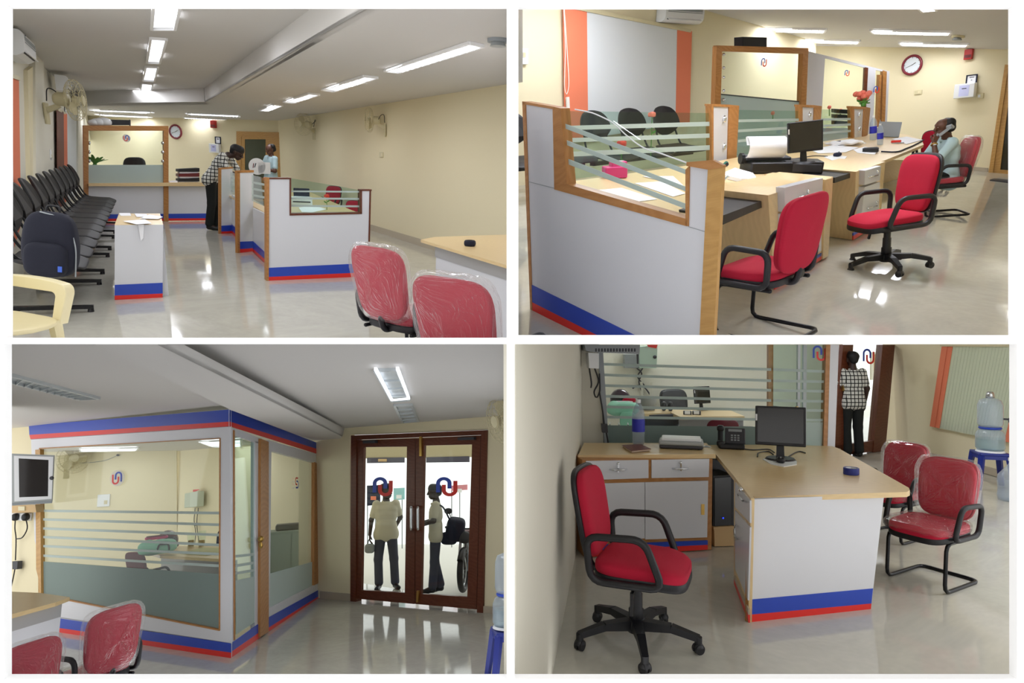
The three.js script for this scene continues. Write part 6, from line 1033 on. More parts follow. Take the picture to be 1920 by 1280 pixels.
    { // motorcycle seen from the front
      const m = thing('motorcycle', 'motorcycle with round mirrors parked behind the man in profile', 'motorcycle'), P = F(882, 1099); stand(m, R, P, P.clone().add(V(-0.12, 0, 1)), { scale: 0.95, lean: 1 });
      for (const z of [0.62, -0.62]) { const w = part(m, 'wheel', new THREE.TorusGeometry(0.28, 0.05, 12, 36).rotateY(Math.PI / 2).translate(0, 0.33, z), M.black); const sp = []; for (let k = 0; k < 12; k++) { const a = (k / 12) * 6.283; sp.push(taper([0, 0.33, z], [0, 0.33 + 0.26 * Math.cos(a), z + 0.26 * Math.sin(a)], 0.006, 0.006, 0.006, 0.006, V(1, 0, 0))); } part(w, 'spokes', merge(sp), M.steel); part(w, 'rim', new THREE.TorusGeometry(0.24, 0.012, 8, 32).rotateY(Math.PI / 2).translate(0, 0.33, z), M.chrome); }
      for (const s of [-1, 1]) { part(m, 'fork', taper([s * 0.08, 0.33, 0.62], [s * 0.08, 0.95, 0.4], 0.04, 0.04), M.steel); part(m, 'mirror_stem', taper([s * 0.22, 1.0, 0.36], [s * 0.3, 1.24, 0.34], 0.012, 0.012), M.black); part(m, 'mirror', cushion(0.14, 0.1, 0.03, 0.9, 0.9).translate(s * 0.32, 1.27, 0.34), M.darkGrey); part(m, 'grip', taper([s * 0.2, 0.99, 0.34], [s * 0.38, 1.0, 0.28], 0.035, 0.035), M.black); }
      part(m, 'handlebar', tube([[-0.3, 1.0, 0.3], [-0.1, 0.98, 0.38], [0.1, 0.98, 0.38], [0.3, 1.0, 0.3]], 0.013), M.black); part(m, 'headlight', cushion(0.2, 0.2, 0.16, 0.9, 0.9).translate(0, 0.85, 0.5), M.darkGrey); part(m, 'mudguard', new THREE.TorusGeometry(0.33, 0.05, 8, 24, Math.PI * 0.8).rotateY(Math.PI / 2).translate(0, 0.33, 0.62), M.black);
      part(m, 'fuel_tank', cushion(0.28, 0.24, 0.5, 0.7, 0.7).translate(0, 0.85, 0.1), M.maroon); part(m, 'seat', cushion(0.26, 0.1, 0.7, 0.6, 0.6).translate(0, 0.8, -0.4), M.black); part(m, 'engine', merge([rbox(0.3, 0.3, 0.4, 0.04, 0, 0.45, 0.05), cyl(0.1, 0.1, 0.3, 0, 0.6, 0.15)]), M.steel); part(m, 'exhaust', tube([[0.12, 0.4, 0.25], [0.14, 0.3, 0.1], [0.16, 0.32, -0.8]], 0.035), M.chrome);
    }
  }
  // network rack, socket and desk at the side
  {
    const S = R.wall([-40, 1200], [104, 1181]), t = thing('network_rack', 'grey wall rack with a dark glass door beside the cabin', 'cabinet', null, at(S, 55, 900));
    laid(t, 'casing', slab(S, [[-30, 848], [102, 853], [98, 938], [-30, 946]], 0.15, 0.0), M.greyPaint); laid(t, 'door_frame', slab(S, [[26, 854], [100, 856], [97, 935], [27, 940]], 0.01, 0.01, [[[35, 859], [91, 862], [90, 930], [36, 932]]]), M.plasticWhite); laid(t, 'glass_door', slab(S, [[35, 859], [91, 862], [90, 930], [36, 932]], 0.01, 0.008), phy('#221d1b', 0.12)); laid(t, 'lock', cushion(0.06, 0.05, 0.04, 1, 1, null, 10, 6).translate(...at(S, 97, 896, 0.02).toArray()), M.darkGrey); laid(t, 'bottom_lip', slab(S, [[-30, 946], [98, 938], [97, 943], [-30, 951]], 0.12, -0.02), M.grey);
    const SW = W.entranceSide;
    { const S = SW, o = thing('wall_box', 'small brown junction box with a dial under the grey rack', 'box', null, at(S, 40, 955)); laid(o, 'case', slab(S, [[8, 948], [66, 946], [68, 960], [8, 962]], 0.1, 0.1), M.tan); laid(o, 'cover', slab(S, [[34, 949], [46, 949], [46, 957], [34, 957]], 0.02, 0.115), M.ivory); }
    { const S = SW, o = thing('power_socket', 'white double power socket with two black plugs', 'socket', null, at(S, 36, 968)); laid(o, 'plate', slab(S, [[18, 961], [54, 962], [53, 976], [18, 975]], 0.04, 0.05), M.plasticWhite); for (const x of [29, 48]) laid(o, 'plug', cushion(0.09, 0.1, 0.1, 0.8, 0.8, null, 12, 8).translate(...at(S, x, 969, 0.08).toArray()), M.black); }
    { const S = SW, o = thing('adapter_cable', 'black looping cords with an adapter hanging from the double socket', 'cord', null, at(S, 28, 1000, 0.06)), w = (a) => wire(a.map(([x, y]) => at(S, x, y, 0.06)), 0.008); laid(o, 'cord', w([[29, 970], [28, 990], [30, 1008], [29, 1050]]), M.black); laid(o, 'cord', w([[48, 970], [51, 990], [42, 1007], [31, 1010]]), M.black); laid(o, 'cord', w([[28, 1066], [25, 1082], [21, 1100]]), M.black); laid(o, 'adapter', slab(S, [[23, 1052], [33, 1052], [32, 1067], [23, 1067]], 0.06, 0.09), M.darkGrey); }
    const h = 0.76, d = thing('officer_desk', 'maple desk end with a grey band beside the wrapped chairs and cabin', 'desk', null, F(60, 1235));
    laid(d, 'desk_top', slab(R.level(h), [[6, 1108], [75, 1111], [131, 1119], [104, 1129], [8, 1155], [6, 1155.5]], 0.035), M.maple);
    const Q = R.level(h - 0.035), a = at(Q, 102, 1133), b = at(Q, 6, 1159), dn = (p, k) => p.clone().addScaledVector(R.n, -k), bk = V(0.03, 0, -0.06);
    laid(d, 'modesty_band', sheet([a, b, dn(b, 0.13), dn(a, 0.13)], bk), M.greyLaminate); laid(d, 'front_panel', sheet([dn(a, 0.13), dn(b, 0.13), dn(b, h - 0.04), dn(a, h - 0.04)], bk), M.laminate);
    cutAt(d, [6.5, 640], [6.5, 1280], [480, 900]);
    const c1 = cantileverChair('plastic-wrapped red chair close to the maple desk end, seen from behind', 'plastic-wrapped red visitor chairs', true), P = F(172, 1372); stand(c1, R, P, P.clone().add(V(-0.92, 0, -0.4)), { top: 1141, height: 1.0, lean: 1 });
    const c2 = copyOf(c1, 'plastic-wrapped red chair cut by the picture corner below the maple desk'), T = F(12, 1455); stand(c2, R, T, T.clone().add(V(-0.92, 0, -0.4)), { top: 1204, height: 1.0, lean: 1 });
  }
  // at the other side: fan, water filter on a blue stool
  {
    const Z = R.wall([936, 1190], [990, 1330]), f = wallFan('ivory wall fan cut off at the picture edge above the water filter', 'entrance fan'); const P = at(R.wall([900, 1200], [1000, 1210]), 952, 795); f.position.copy(P); f.scale.setScalar(1.2); f.rotation.set(0.2, -1.0, 0); f.translateZ(-0.32); cutAt(f, ...SILL.entranceJamb); void Z;
    const s = thing('plastic_stool', 'dark blue plastic stool cut by the picture edge', 'stool'), Q = F(958, 1275); stand(s, R, Q, Q.clone().add(V(0.2, 0, 1)), { top: 1178, height: 0.45, lean: 1 }); stoolParts(s); cutAt(s, ...SILL.entranceJamb);
    const w = thing('water_filter', 'clear plastic water filter at the picture edge beside the street door', 'water filter'), X = s.position.clone().addScaledVector(R.n, R.rise(s.position, 1176)); stand(w, R, X, X.clone().add(V(0, 0, 1)), { top: 1020, height: 0.72, lean: 1 }); filterParts(w); cutAt(w, ...SILL.entranceJamb);
  }
}
function stoolParts(s) {
  part(s, 'seat', rbox(0.34, 0.035, 0.34, 0.015, 0, 0.43, 0), M.stool); part(s, 'skirt', merge([box(0.31, 0.05, 0.02, 0, 0.395, 0.15), box(0.31, 0.05, 0.02, 0, 0.395, -0.15), box(0.02, 0.05, 0.3, 0.15, 0.395, 0), box(0.02, 0.05, 0.3, -0.15, 0.395, 0)]), M.stool);
  for (const x of [-1, 1]) for (const z of [-1, 1]) part(s, 'leg', taper([x * 0.14, 0.42, z * 0.14], [x * 0.19, 0, z * 0.19], 0.06, 0.05, 0.05, 0.04), M.stool);
}
function filterParts(w) {
  part(w, 'lower_tank', lathe([[0, 0.02], [0.13, 0.02], [0.15, 0.05], [0.15, 0.2], [0.13, 0.25], [0.1, 0.27]]), M.bottle); part(w, 'water', cyl(0.14, 0.14, 0.12, 0, 0.1, 0, 28), M.water); part(w, 'blue_ring', new THREE.TorusGeometry(0.105, 0.014, 8, 32).rotateX(Math.PI / 2).translate(0, 0.285, 0), M.blue);
  part(w, 'upper_tank', lathe([[0, 0.3], [0.115, 0.3], [0.13, 0.34], [0.13, 0.56], [0.11, 0.62], [0.05, 0.645], [0, 0.65]]), M.bottle); part(w, 'metal_cap', lathe([[0, 0.64], [0.045, 0.64], [0.04, 0.69], [0.03, 0.72], [0, 0.72]]), M.steel); part(w, 'tap', merge([taper([0.1, 0.4, 0.08], [0.14, 0.4, 0.12], 0.02, 0.02), cyl(0.012, 0.012, 0.05, 0.14, 0.39, 0.12)]), M.darkGrey); part(w, 'base', cyl(0.14, 0.15, 0.02, 0, 0.01, 0, 28), M.plasticWhite);
}

// ================================================================ manager's office
{
  const R = office, F = (x, y, h) => R.floor(x, y, h);
  { // unseen lamps added above the picture to light the office
    const C1 = { o: V(0, 0.97, 0), n: V(0, -1, 0) }, q = (x, z) => [CX + (x / -z) * FOCAL, CY - (0.97 / -z) * FOCAL];
    lampFitting(R, C1, [q(1.6, -7.0), q(2.0, -7.0), q(2.0, -8.4), q(1.6, -8.4)], 'added unseen office lamp above the picture, over the glass partition', { lit: LAMP.office * 1.6, louvers: 6, group: 'added office lamps' });
    lampFitting(R, C1, [q(3.6, -7.0), q(4.0, -7.0), q(4.0, -8.4), q(3.6, -8.4)], 'added unseen office lamp above the picture, over the desk', { lit: LAMP.office * 1.6, louvers: 6, group: 'added office lamps' });
    lampFitting(R, C1, [q(4.3, -3.6), q(4.8, -3.6), q(4.8, -5.4), q(4.3, -5.4)], 'added unseen key lamp beyond the picture edge, by the window', { lit: LAMP.office * 4, louvers: 6, group: 'added office lamps' });  // unseen key lamp added to light floor and chair from the window side
    lampFitting(R, C1, [q(2.0, -10.6), q(3.2, -10.6), q(3.2, -10.2), q(2.0, -10.2)], 'added unseen lamp brightening the room behind the striped partition', { lit: LAMP.office * 2.2, louvers: 6, group: 'added office lamps' });  // unseen lamp added to brighten the back room
  }
  // glass partition
  {
    const P = W.officeGlass, t = thing('glass_partition', 'striped glass partition with a frosted foot behind the side cabinet', 'partition', null, F(1340, 985)), put = (n, pix, m, off = 0, th = 0.03) => laid(t, n, slab(P, pix, th, off), m);
    put('glass_pane', [[1128, 646], [1448, 646], [1446, 985], [1138, 985]], M.glass, 0, 0.008); put('glass_pane', [[1450, 646], [1556, 646], [1552, 985], [1448, 985]], M.greenGlass, 0, 0.008);
    for (const [a, b, c] of [[680, 690, 694], [700, 711, 713], [720, 729, 731], [740, 748, 750], [760, 766, 767], [779, 784, 785]]) { put('frosted_stripe', [[1132, a], [1446, b], [1446, b + 5], [1132, a + 5]], M.frosted, 0.008, 0.003); put('frosted_stripe', [[1450, b], [1552, c], [1552, c + 5], [1450, b + 5]], M.frosted, 0.008, 0.003); }
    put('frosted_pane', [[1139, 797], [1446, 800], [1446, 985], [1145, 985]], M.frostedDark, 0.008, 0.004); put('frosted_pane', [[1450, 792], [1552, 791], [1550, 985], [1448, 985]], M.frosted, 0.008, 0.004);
    put('steel_post', [[1120, 646], [1130, 646], [1142, 840], [1135, 840]], M.grey, 0.03, 0.05); put('wood_post', [[1441, 646], [1450, 646], [1449, 985], [1440, 985]], M.beech, -0.03, 0.04); put('door_edge', [[1496, 646], [1501, 646], [1499, 985], [1494, 985]], M.laminate, 0.0, 0.03); put('door_edge', [[1507, 646], [1513, 646], [1510, 985], [1504, 985]], M.laminate, 0.0, 0.03);
    put('wood_post', [[1549, 646], [1557, 646], [1548, 985], [1540, 985]], M.beech, 0.03, 0.07); put('white_post', [[1557, 646], [1573, 646], [1560, 985], [1546, 985]], M.laminate, 0.03, 0.08);
    put('handle', [[1494, 762], [1497, 762], [1496, 785], [1493, 785]], M.brass, 0.06, 0.03);
    mount(logoSticker('mirrored emblem on the partition pane beside the white post', 0.3, true), P, 1536, 662, { px: 30, size: 0.3, off: 0.01 });
  }
  { // grey rack at the top, its cords and adapter
    const P = W.officeGlass, t = thing('network_rack', 'underside of a grey perforated wall rack above the striped partition', 'cabinet', null, at(P, 1150, 650, 0.2));
    laid(t, 'casing', slab(P, [[1096, 646], [1200, 646], [1199, 664], [1112, 660], [1099, 657]], 0.4, 0.42), M.grey); for (let k = 0; k < 14; k++) laid(t, 'vent_slot', slab(P, quad(1116 + k * 5.6, 653, 1119 + k * 5.6, 659), 0.004, 0.423), M.vent); laid(t, 'bracket', slab(P, [[1103, 661], [1123, 662], [1123, 691], [1105, 690]], 0.2, 0.3), M.plasticWhite); laid(t, 'hanger', slab(P, [[1194, 664], [1197, 664], [1197, 682], [1195, 682]], 0.02, 0.3), M.darkGrey);
    const c = thing('adapter_cable', 'dark looping cord with an adapter along the steel post', 'cord', null, at(P, 1130, 780, 0.1)), w = (a) => wire(a.map(([x, y]) => at(P, x, y, 0.1)), 0.008); laid(c, 'cord', w([[1115, 690], [1122, 715], [1114, 735], [1118, 745], [1124, 735], [1124, 700]]), M.black); laid(c, 'cord', w([[1105, 690], [1109, 720], [1108, 727]]), M.black); laid(c, 'cord', w([[1124, 735], [1130, 770], [1133, 796]]), M.black); laid(c, 'cord', w([[1137, 811], [1139, 822], [1140, 830]]), M.black); laid(c, 'adapter', slab(P, [[1128, 795], [1139, 795], [1140, 811], [1130, 811]], 0.06, 0.12), M.darkGrey);
  }
  // the room behind the glass
  {
    const h = 0.75, d = thing('inner_desk', 'pale desk of the room behind the striped partition', 'desk', null, F(1300, 872));
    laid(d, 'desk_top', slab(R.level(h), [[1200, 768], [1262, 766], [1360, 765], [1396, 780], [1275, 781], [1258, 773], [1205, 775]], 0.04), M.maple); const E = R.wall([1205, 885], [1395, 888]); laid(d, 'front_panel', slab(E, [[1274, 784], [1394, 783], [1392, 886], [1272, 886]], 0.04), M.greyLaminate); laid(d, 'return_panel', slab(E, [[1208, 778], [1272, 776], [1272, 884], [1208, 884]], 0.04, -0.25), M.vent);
    const put = (n, l, cat, x, y) => { const o = thing(n, l, cat, null, F(x, y, h)); stand(o, R, o.position.clone(), F(x, 1100, h), {}); return o; };
    { const o = put('motorcycle_helmet', 'dark motorcycle helmet with a highlight behind the striped partition', 'helmet', 1163, 767); o.scale.setScalar(1.05); part(o, 'shell', new THREE.SphereGeometry(0.14, 28, 18, 0, Math.PI * 2, 0, 2.2).translate(0, 0.14, 0), phy('#3c2a3a', 0.12)); part(o, 'visor', new THREE.SphereGeometry(0.143, 24, 8, 0.6, 2, 1.25, 0.6).translate(0, 0.14, 0), phy('#171518', 0.05)); part(o, 'chin_bar', new THREE.TorusGeometry(0.125, 0.025, 8, 24, Math.PI).rotateX(Math.PI / 2).translate(0, 0.05, 0.01), M.black); }
    { const o = put('cloth_bag', 'mint green cloth bag behind the water bottle and striped glass', 'bag', 1168, 778); part(o, 'bag', cushion(0.42, 0.17, 0.26, 0.5, 0.6, (q) => { q.y += 0.03 * noise.noise(q.x * 8, q.y * 8, q.z * 8); }).translate(0, 0.085, 0), M.mint); part(o, 'fold', cushion(0.2, 0.22, 0.05, 0.5, 0.6).translate(0.06, -0.05, 0.14), M.mint); }
    { const o = put('red_pouch', 'crimson pouch lying on the mint bag behind the glass', 'pouch', 1172, 768); o.position.addScaledVector(R.n, 0.1); part(o, 'pouch', cushion(0.3, 0.08, 0.16, 0.5, 0.6).translate(0, 0.04, 0), M.redFabric); part(o, 'lining', cushion(0.26, 0.03, 0.05, 0.5, 0.6).translate(-0.02, 0.02, 0.08), M.paper); }
    { const o = put('file_stand', 'dark file stand under the mint bag by the steel post', 'stand', 1152, 800); o.position.addScaledVector(R.n, -0.2); part(o, 'side', box(0.36, 0.2, 0.02, 0, 0.1, 0.1), M.vent); for (let k = 0; k < 4; k++) part(o, 'divider', box(0.012, 0.24, 0.2, -0.15 + k * 0.1, 0.12, 0), M.grey); }
    { const o = swivelChair('black chair back behind the inner desk beside the small monitor', 'chairs behind the partition'); o.children[0].material = M.black; o.children[2].material = M.black; const P = F(1278, 850); stand(o, R, P, P.clone().add(V(0.2, 0, 1)), { top: 732, height: 1.01 }); }
    { const o = monitor('small black monitor on the inner desk, seen through stripes'); const P = F(1316, 768, h); stand(o, R, P, P.clone().add(V(0.5, 0, 1)), { top: 724, height: 0.41, lean: 1 }); }
    { const o = put('punch', 'small black paper punch on the inner desk beside the chair back', 'punch', 1251, 770); for (const s of [-1, 1]) part(o, 'grip', cushion(0.07, 0.13, 0.08, 0.7, 0.7).translate(s * 0.045, 0.065, 0), M.black); part(o, 'bridge', box(0.06, 0.03, 0.03, 0, 0.06, 0), M.darkGrey); }
    { const o = put('wire_basket', 'grey wastepaper tub in the cable corner behind the bottle', 'tub', 1213, 768); part(o, 'tub', lathe([[0, 0], [0.11, 0], [0.14, 0.18], [0.13, 0.18], [0.1, 0.01], [0, 0.01]]), M.grey); for (const [x, z] of [[-0.05, 0], [0.04, 0.03]]) part(o, 'roll', taper([x, 0.02, z], [x * 1.5, 0.4, z], 0.03, 0.03), M.creamPale); }
    { const o = thing('cable_bundle', 'tangled dark cables on the inner wall behind the bottle', 'cable', null, at(W.officeFar, 1200, 700, 0.05)); for (const pts of [[[1192, 688], [1203, 700], [1198, 715], [1206, 740]], [[1205, 690], [1196, 706], [1208, 722]], [[1186, 728], [1198, 722], [1210, 728], [1222, 745]]]) laid(o, 'cable', wire(pts.map(([x, y]) => at(W.officeFar, x, y, 0.05)), 0.012), M.darkGrey); }
    { const o = thing('junction_box', 'pale green junction box with a red pennant on the inner wall', 'box', null, at(W.officeFar, 1200, 668)); laid(o, 'case', slab(W.officeFar, [[1172, 664], [1198, 664], [1198, 690], [1172, 690]], 0.2, 0.2), M.grey); laid(o, 'lid', slab(W.officeFar, [[1198, 650], [1233, 646], [1231, 690], [1199, 690]], 0.2, 0.24), std('#bcd3c4', 0.5)); laid(o, 'keyhole', cushion(0.06, 0.06, 0.04, 1, 1, null, 8, 6).translate(...at(W.officeFar, 1228, 669, 0.25).toArray()), M.darkGrey); laid(o, 'pennant', slab(W.officeFar, [[1213, 646], [1233, 646], [1231, 653], [1216, 650]], 0.02, 0.27), M.red); }
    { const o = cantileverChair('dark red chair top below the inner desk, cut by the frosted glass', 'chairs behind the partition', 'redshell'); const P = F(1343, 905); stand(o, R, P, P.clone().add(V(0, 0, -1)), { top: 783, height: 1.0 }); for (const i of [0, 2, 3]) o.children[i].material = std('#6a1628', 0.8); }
    { const o = cantileverChair('black armchair behind the striped glass beside the computer monitor', 'chairs behind the partition', 'redshell'); const P = F(1414, 900); stand(o, R, P, P.clone().add(V(-1, 0, 0.2)), { scale: 0.9 }); for (const i of [0, 2, 3]) o.children[i].material = M.black; }
    for (const [x, l] of [[1289, 'small grey card box on the inner desk, near the black chair'], [1306, 'small grey card box on the inner desk, near the small monitor']]) { const o = put('card_box', l, 'box', x, 777); part(o, 'case', rbox(0.11, 0.05, 0.08, 0.008, 0, 0.025, 0), M.darkGrey); part(o, 'card', box(0.07, 0.04, 0.004, 0, 0.03, 0.043), M.paper); }
  }
  { // door to the street at the back
    const g = structGroup('door_4'), P = W.officeDoorWall, s = (n, pix, m, off, th, holes) => struct(n, slab(P, pix, th, off, holes), m, g);
    s('door_frame', [[1655, 646], [1678, 646], [1660, 845], [1637, 848]], M.mahogany, 0.03, 0.1); s('door_stile', [[1581, 646], [1600, 646], [1588, 852], [1560, 856]], M.mahogany, 0.02, 0.06); s('door_rail', [[1560, 836], [1640, 826], [1638, 846], [1560, 856]], M.mahogany, 0.02, 0.06); s('door_glass', [[1600, 646], [1655, 646], [1638, 830], [1590, 838]], M.glass, 0, 0.008);
    s('door_handle', [[1583, 697], [1588, 697], [1585, 733], [1580, 733]], M.brass, 0.04, 0.02); s('door_stop', [[1564, 842], [1576, 840], [1576, 848], [1564, 850]], M.steel, 0.05, 0.02);
    mount(logoSticker('blue and red emblem on the door pane above the checked-shirt man', 0.3, true), P, 1628, 668, { px: 30, size: 0.3, off: 0.01, wide: 1.5 });
    struct('ground', slab(R.level(-0.04), [[1540, 858], [1690, 840], [1720, 760], [1500, 760]], 0.05), M.ground);
    { const o = thing('poster', 'tan oval print on a pale board beyond the open door', 'poster', null, at(P, 1645, 700, -1.2)); laid(o, 'board', slab(P, [[1634, 660], [1655, 660], [1650, 712], [1634, 712]], 0.03, -1.2), M.creamPale); laid(o, 'oval', cushion(0.2, 0.5, 0.02, 1, 1).translate(...at(P, 1643, 688, -1.18).toArray()), M.tan); laid(o, 'stand', slab(P, [[1642, 712], [1645, 712], [1642, 838], [1639, 838]], 0.03, -1.21), M.grey); }
    const m = person('man in a checked shirt with his back turned, holding papers at the door', { ...POSE, elbowL: [0.26, 1.14, -0.02], wristL: [0.28, 0.88, 0.1], face: [0.05, 0, 1] }, { skin: M.skinDark });
    const Q = F(1599, 856); stand(m, R, Q, Q.clone().add(V(-0.05, 0, -1)), { top: 661, height: 1.72, lean: 0 }); m.updateMatrixWorld(true);
    const L = m.localToWorld(V(0.3, 0.78, 0.1)), pp = solo('paper_sheet', merge([box(0.2, 0.24, 0.006, 0, 0, 0), box(0.2, 0.24, 0.006, 0.02, -0.01, 0.012)]), M.paper, 'white papers in the hand of the man with his back turned', 'paper'); pp.position.copy(L).add(V(-0.04, -0.02, 0.05)); pp.rotation.z = 0.25;
  }
  // window wall
  {
    const white = Array.from({ length: 22 }, (_, k) => [1, M.blindGreen, 0.004]);
    const b = verticalBlind(W.officeRight, 'vertical slat blind with orange edge strips behind the water filter', [1767, 646], [1962, 646], [1744, 799], [1916, 834], [[1.6, M.orange, 0.01], [1.6, M.orange, 0.01], ...white, [3, M.orange, 0.01], [3, M.orange, 0.01]], { off: 0.06 }); void b;
    const s = thing('plastic_stool', 'dark blue plastic stool carrying the clear water filter', 'stool'), P = F(1857, 914); stand(s, R, P, P.clone().add(V(-0.3, 0, 1)), { top: 846, height: 0.45 }); stoolParts(s);
    const w = thing('water_filter', 'clear stacked water filter with a blue ring and metal cap', 'water filter'), X = P.clone().addScaledVector(R.n, 0.4475 * s.scale.y); stand(w, R, X, X.clone().add(V(0, 0, 1)), { top: 734, height: 0.72 }); filterParts(w);
    const c = thing('water_can', 'clear empty water can standing on the floor beside the blue stool', 'water can'), Y = F(1899, 938); stand(c, R, Y, Y.clone().add(V(0, 0, 1)), { scale: 1.0 }); part(c, 'can', lathe([[0, 0], [0.13, 0], [0.14, 0.05], [0.13, 0.12], [0.14, 0.2], [0.13, 0.27], [0.05, 0.37], [0.035, 0.4], [0.035, 0.43]]), M.bottle); part(c, 'cap', cyl(0.04, 0.04, 0.03, 0, 0.44, 0), M.plasticWhite);
  }
  // side cabinet and main desk
  const HD = R.rise(F(1633, 1140), 921);
  {
    const h = 0.78, t = thing('side_cabinet', 'side cabinet with two white drawers and sliding doors under a maple top', 'cabinet', null, F(1214, 1036)), P = R.wall([1095, 1045], [1334, 1031]), put = (n, pix, m, off = 0, th = 0.03, parent = t) => laid(t, n, slab(P, pix, th, off), m, null, parent);
    laid(t, 'cabinet_top', slab(R.level(h), [[1084, 853], [1095, 830], [1325, 830], [1342, 851]], 0.035), M.maple);
    put('carcass', [[1092, 862], [1336, 860], [1334, 1030], [1095, 1044]], M.beech, 0, 0.28);
    const hd = (d, x, y, w) => { laid(t, 'handle', tube([at(P, x - w, y, 0.01), at(P, x - w * 0.6, y + 1, 0.05), at(P, x + w * 0.6, y + 1, 0.05), at(P, x + w, y, 0.01)], 0.007, { round: 0.03, seg: 6 }), M.chrome, null, d); const k = at(P, x, y - 11, 0.015); laid(t, 'lock', merge([cushion(0.028, 0.028, 0.03, 1, 1, null, 10, 6).translate(...k.toArray()), box(0.012, 0.06, 0.004, k.x, k.y - 0.035, k.z + 0.012)]), M.chrome, null, d); };
    hd(put('drawer', [[1099, 864], [1216, 862], [1216, 896], [1099, 900]], M.laminate, 0.012, 0.012), 1159, 880, 16); hd(put('drawer', [[1222, 862], [1330, 860], [1329, 894], [1222, 896]], M.laminate, 0.012, 0.012), 1276, 878, 15);
    put('sliding_door', [[1099, 907], [1209, 904], [1209, 1009], [1099, 1015]], M.laminate, 0.012, 0.012); const d2 = put('sliding_door', [[1210, 904], [1328, 901], [1326, 1007], [1210, 1011]], M.laminate, 0.016, 0.012); put('finger_pull', [[1315, 945], [1321, 945], [1321, 965], [1315, 965]], M.brass, 0.02, 0.006, d2);
    put('blue_band', [[1097, 1022], [1327, 1013], [1327, 1021], [1097, 1032]], M.blue, 0.014, 0.014); put('red_band', [[1097, 1032], [1327, 1021], [1327, 1030], [1097, 1044]], M.red, 0.014, 0.014);
    const G = (n, l, cat, x, y) => { const o = thing(n, l, cat, null, F(x, y, h)); return o; };
    { const b = bottle('tall clear water bottle with a blue label on the side cabinet', null, 0.3); stand(b, R, F(1197, 833, h), F(1197, 1000, h), { top: 749, height: 0.3 }); }
    { const b = G('notebook', 'closed dark brown notebook on the side cabinet', 'book', 1190, 840); const q = (o) => [[1166, 834], [1201, 832], [1221, 841], [1184, 845]].map(([x, y]) => at(R.level(h + o), x, y)); laid(b, 'cover', sheet(q(0.022), R.n.clone().multiplyScalar(-0.003)), M.brownBook); laid(b, 'pages', sheet(q(0.019).map((p, i, a) => p.clone().lerp(a[(i + 2) % 4], 0.03)), R.n.clone().multiplyScalar(-0.016)), std('#d8c2ac', 0.8)); laid(b, 'cover', sheet(q(0.003), R.n.clone().multiplyScalar(-0.003)), M.brownBook); }
    { const b = G('scanner', 'flat grey and white scanner on the side cabinet', 'scanner', 1277, 842); stand(b, R, b.position.clone(), F(1277, 1000, h), {}); part(b, 'base', rbox(0.36, 0.035, 0.24, 0.015, 0, 0.02, -0.1), M.darkGrey); part(b, 'body', rbox(0.37, 0.035, 0.25, 0.015, 0, 0.05, -0.1), M.greyPaint); part(b, 'lid', rbox(0.33, 0.022, 0.23, 0.01, 0, 0.077, -0.11), M.plasticWhite); }
    { const b = G('cable_clip', 'small grey cable tab beside the scanner', 'clip', 1325, 838); stand(b, R, b.position.clone(), F(1325, 1000, h), {}); part(b, 'tab', rbox(0.07, 0.008, 0.04, 0.003, 0, 0.004, 0), M.greyPaint); part(b, 'loop', new THREE.TorusGeometry(0.014, 0.003, 6, 14).rotateX(Math.PI / 2).translate(0, 0.009, 0), M.grey); }
  }
  {
    const t = thing('office_desk', 'large maple office desk with a white side panel and blue and red skirting', 'desk', null, F(1520, 1150)), P = R.wall([1403, 1166], [1633, 1141]), Q = R.wall([1403, 1166], [1376, 1092]), put = (pl, n, pix, m, off = 0, th = 0.03, parent = t) => laid(t, n, slab(pl, pix, th, off), m, null, parent);
    laid(t, 'desk_top', slab(R.level(HD), [[1341, 850], [1326, 834], [1450, 833], [1560, 836], [1574, 841], [1704, 914], [1706, 919], [1700, 922], [1414, 931], [1404, 926]], 0.032), M.maple);
    put(P, 'side_panel', [[1409, 936], [1658, 926], [1633, 1141], [1403, 1166]], M.laminate, 0, 0.03); put(P, 'blue_band', [[1406, 1124], [1637, 1103], [1634, 1131], [1405, 1152]], M.blue, 0.003, 0.004); put(P, 'red_band', [[1405, 1152], [1634, 1131], [1633, 1142], [1403, 1167]], M.red, 0.003, 0.004); put(P, 'wood_edge', [[1407, 936], [1410, 936], [1405, 1166], [1402, 1166]], M.beech, 0.004, 0.03);
    put(Q, 'pedestal_side', [[1376, 892], [1408, 934], [1403, 1166], [1376, 1092]], M.maple, 0, 0.02); const dr = put(Q, 'drawer', [[1378, 904], [1406, 938], [1406, 980], [1378, 950]], M.laminate, 0.008, 0.01), dd = put(Q, 'pedestal_door', [[1378, 956], [1406, 988], [1402, 1125], [1378, 1066]], M.laminate, 0.008, 0.01);
    { const k = at(Q, 1389, 918, 0.02); laid(t, 'lock', cushion(0.03, 0.03, 0.03, 1, 1, null, 10, 6).translate(...k.toArray()), M.chrome, null, dr); laid(t, 'handle', tube([at(Q, 1384, 926, 0.01), at(Q, 1386, 931, 0.04), at(Q, 1393, 939, 0.04), at(Q, 1396, 940, 0.01)], 0.007, { round: 0.02, seg: 6 }), M.chrome, null, dr); laid(t, 'handle', tube([at(Q, 1380, 985, 0.01), at(Q, 1378, 992, 0.04), at(Q, 1378, 1004, 0.04), at(Q, 1381, 1010, 0.01)], 0.007, { round: 0.02, seg: 6 }), M.chrome, null, dd); }
    put(Q, 'blue_band', [[1376, 1078], [1403, 1142], [1403, 1152], [1376, 1085]], M.skirting, 0.01, 0.01); put(Q, 'red_band', [[1376, 1085], [1403, 1152], [1403, 1167], [1376, 1094]], M.red, 0.01, 0.01);
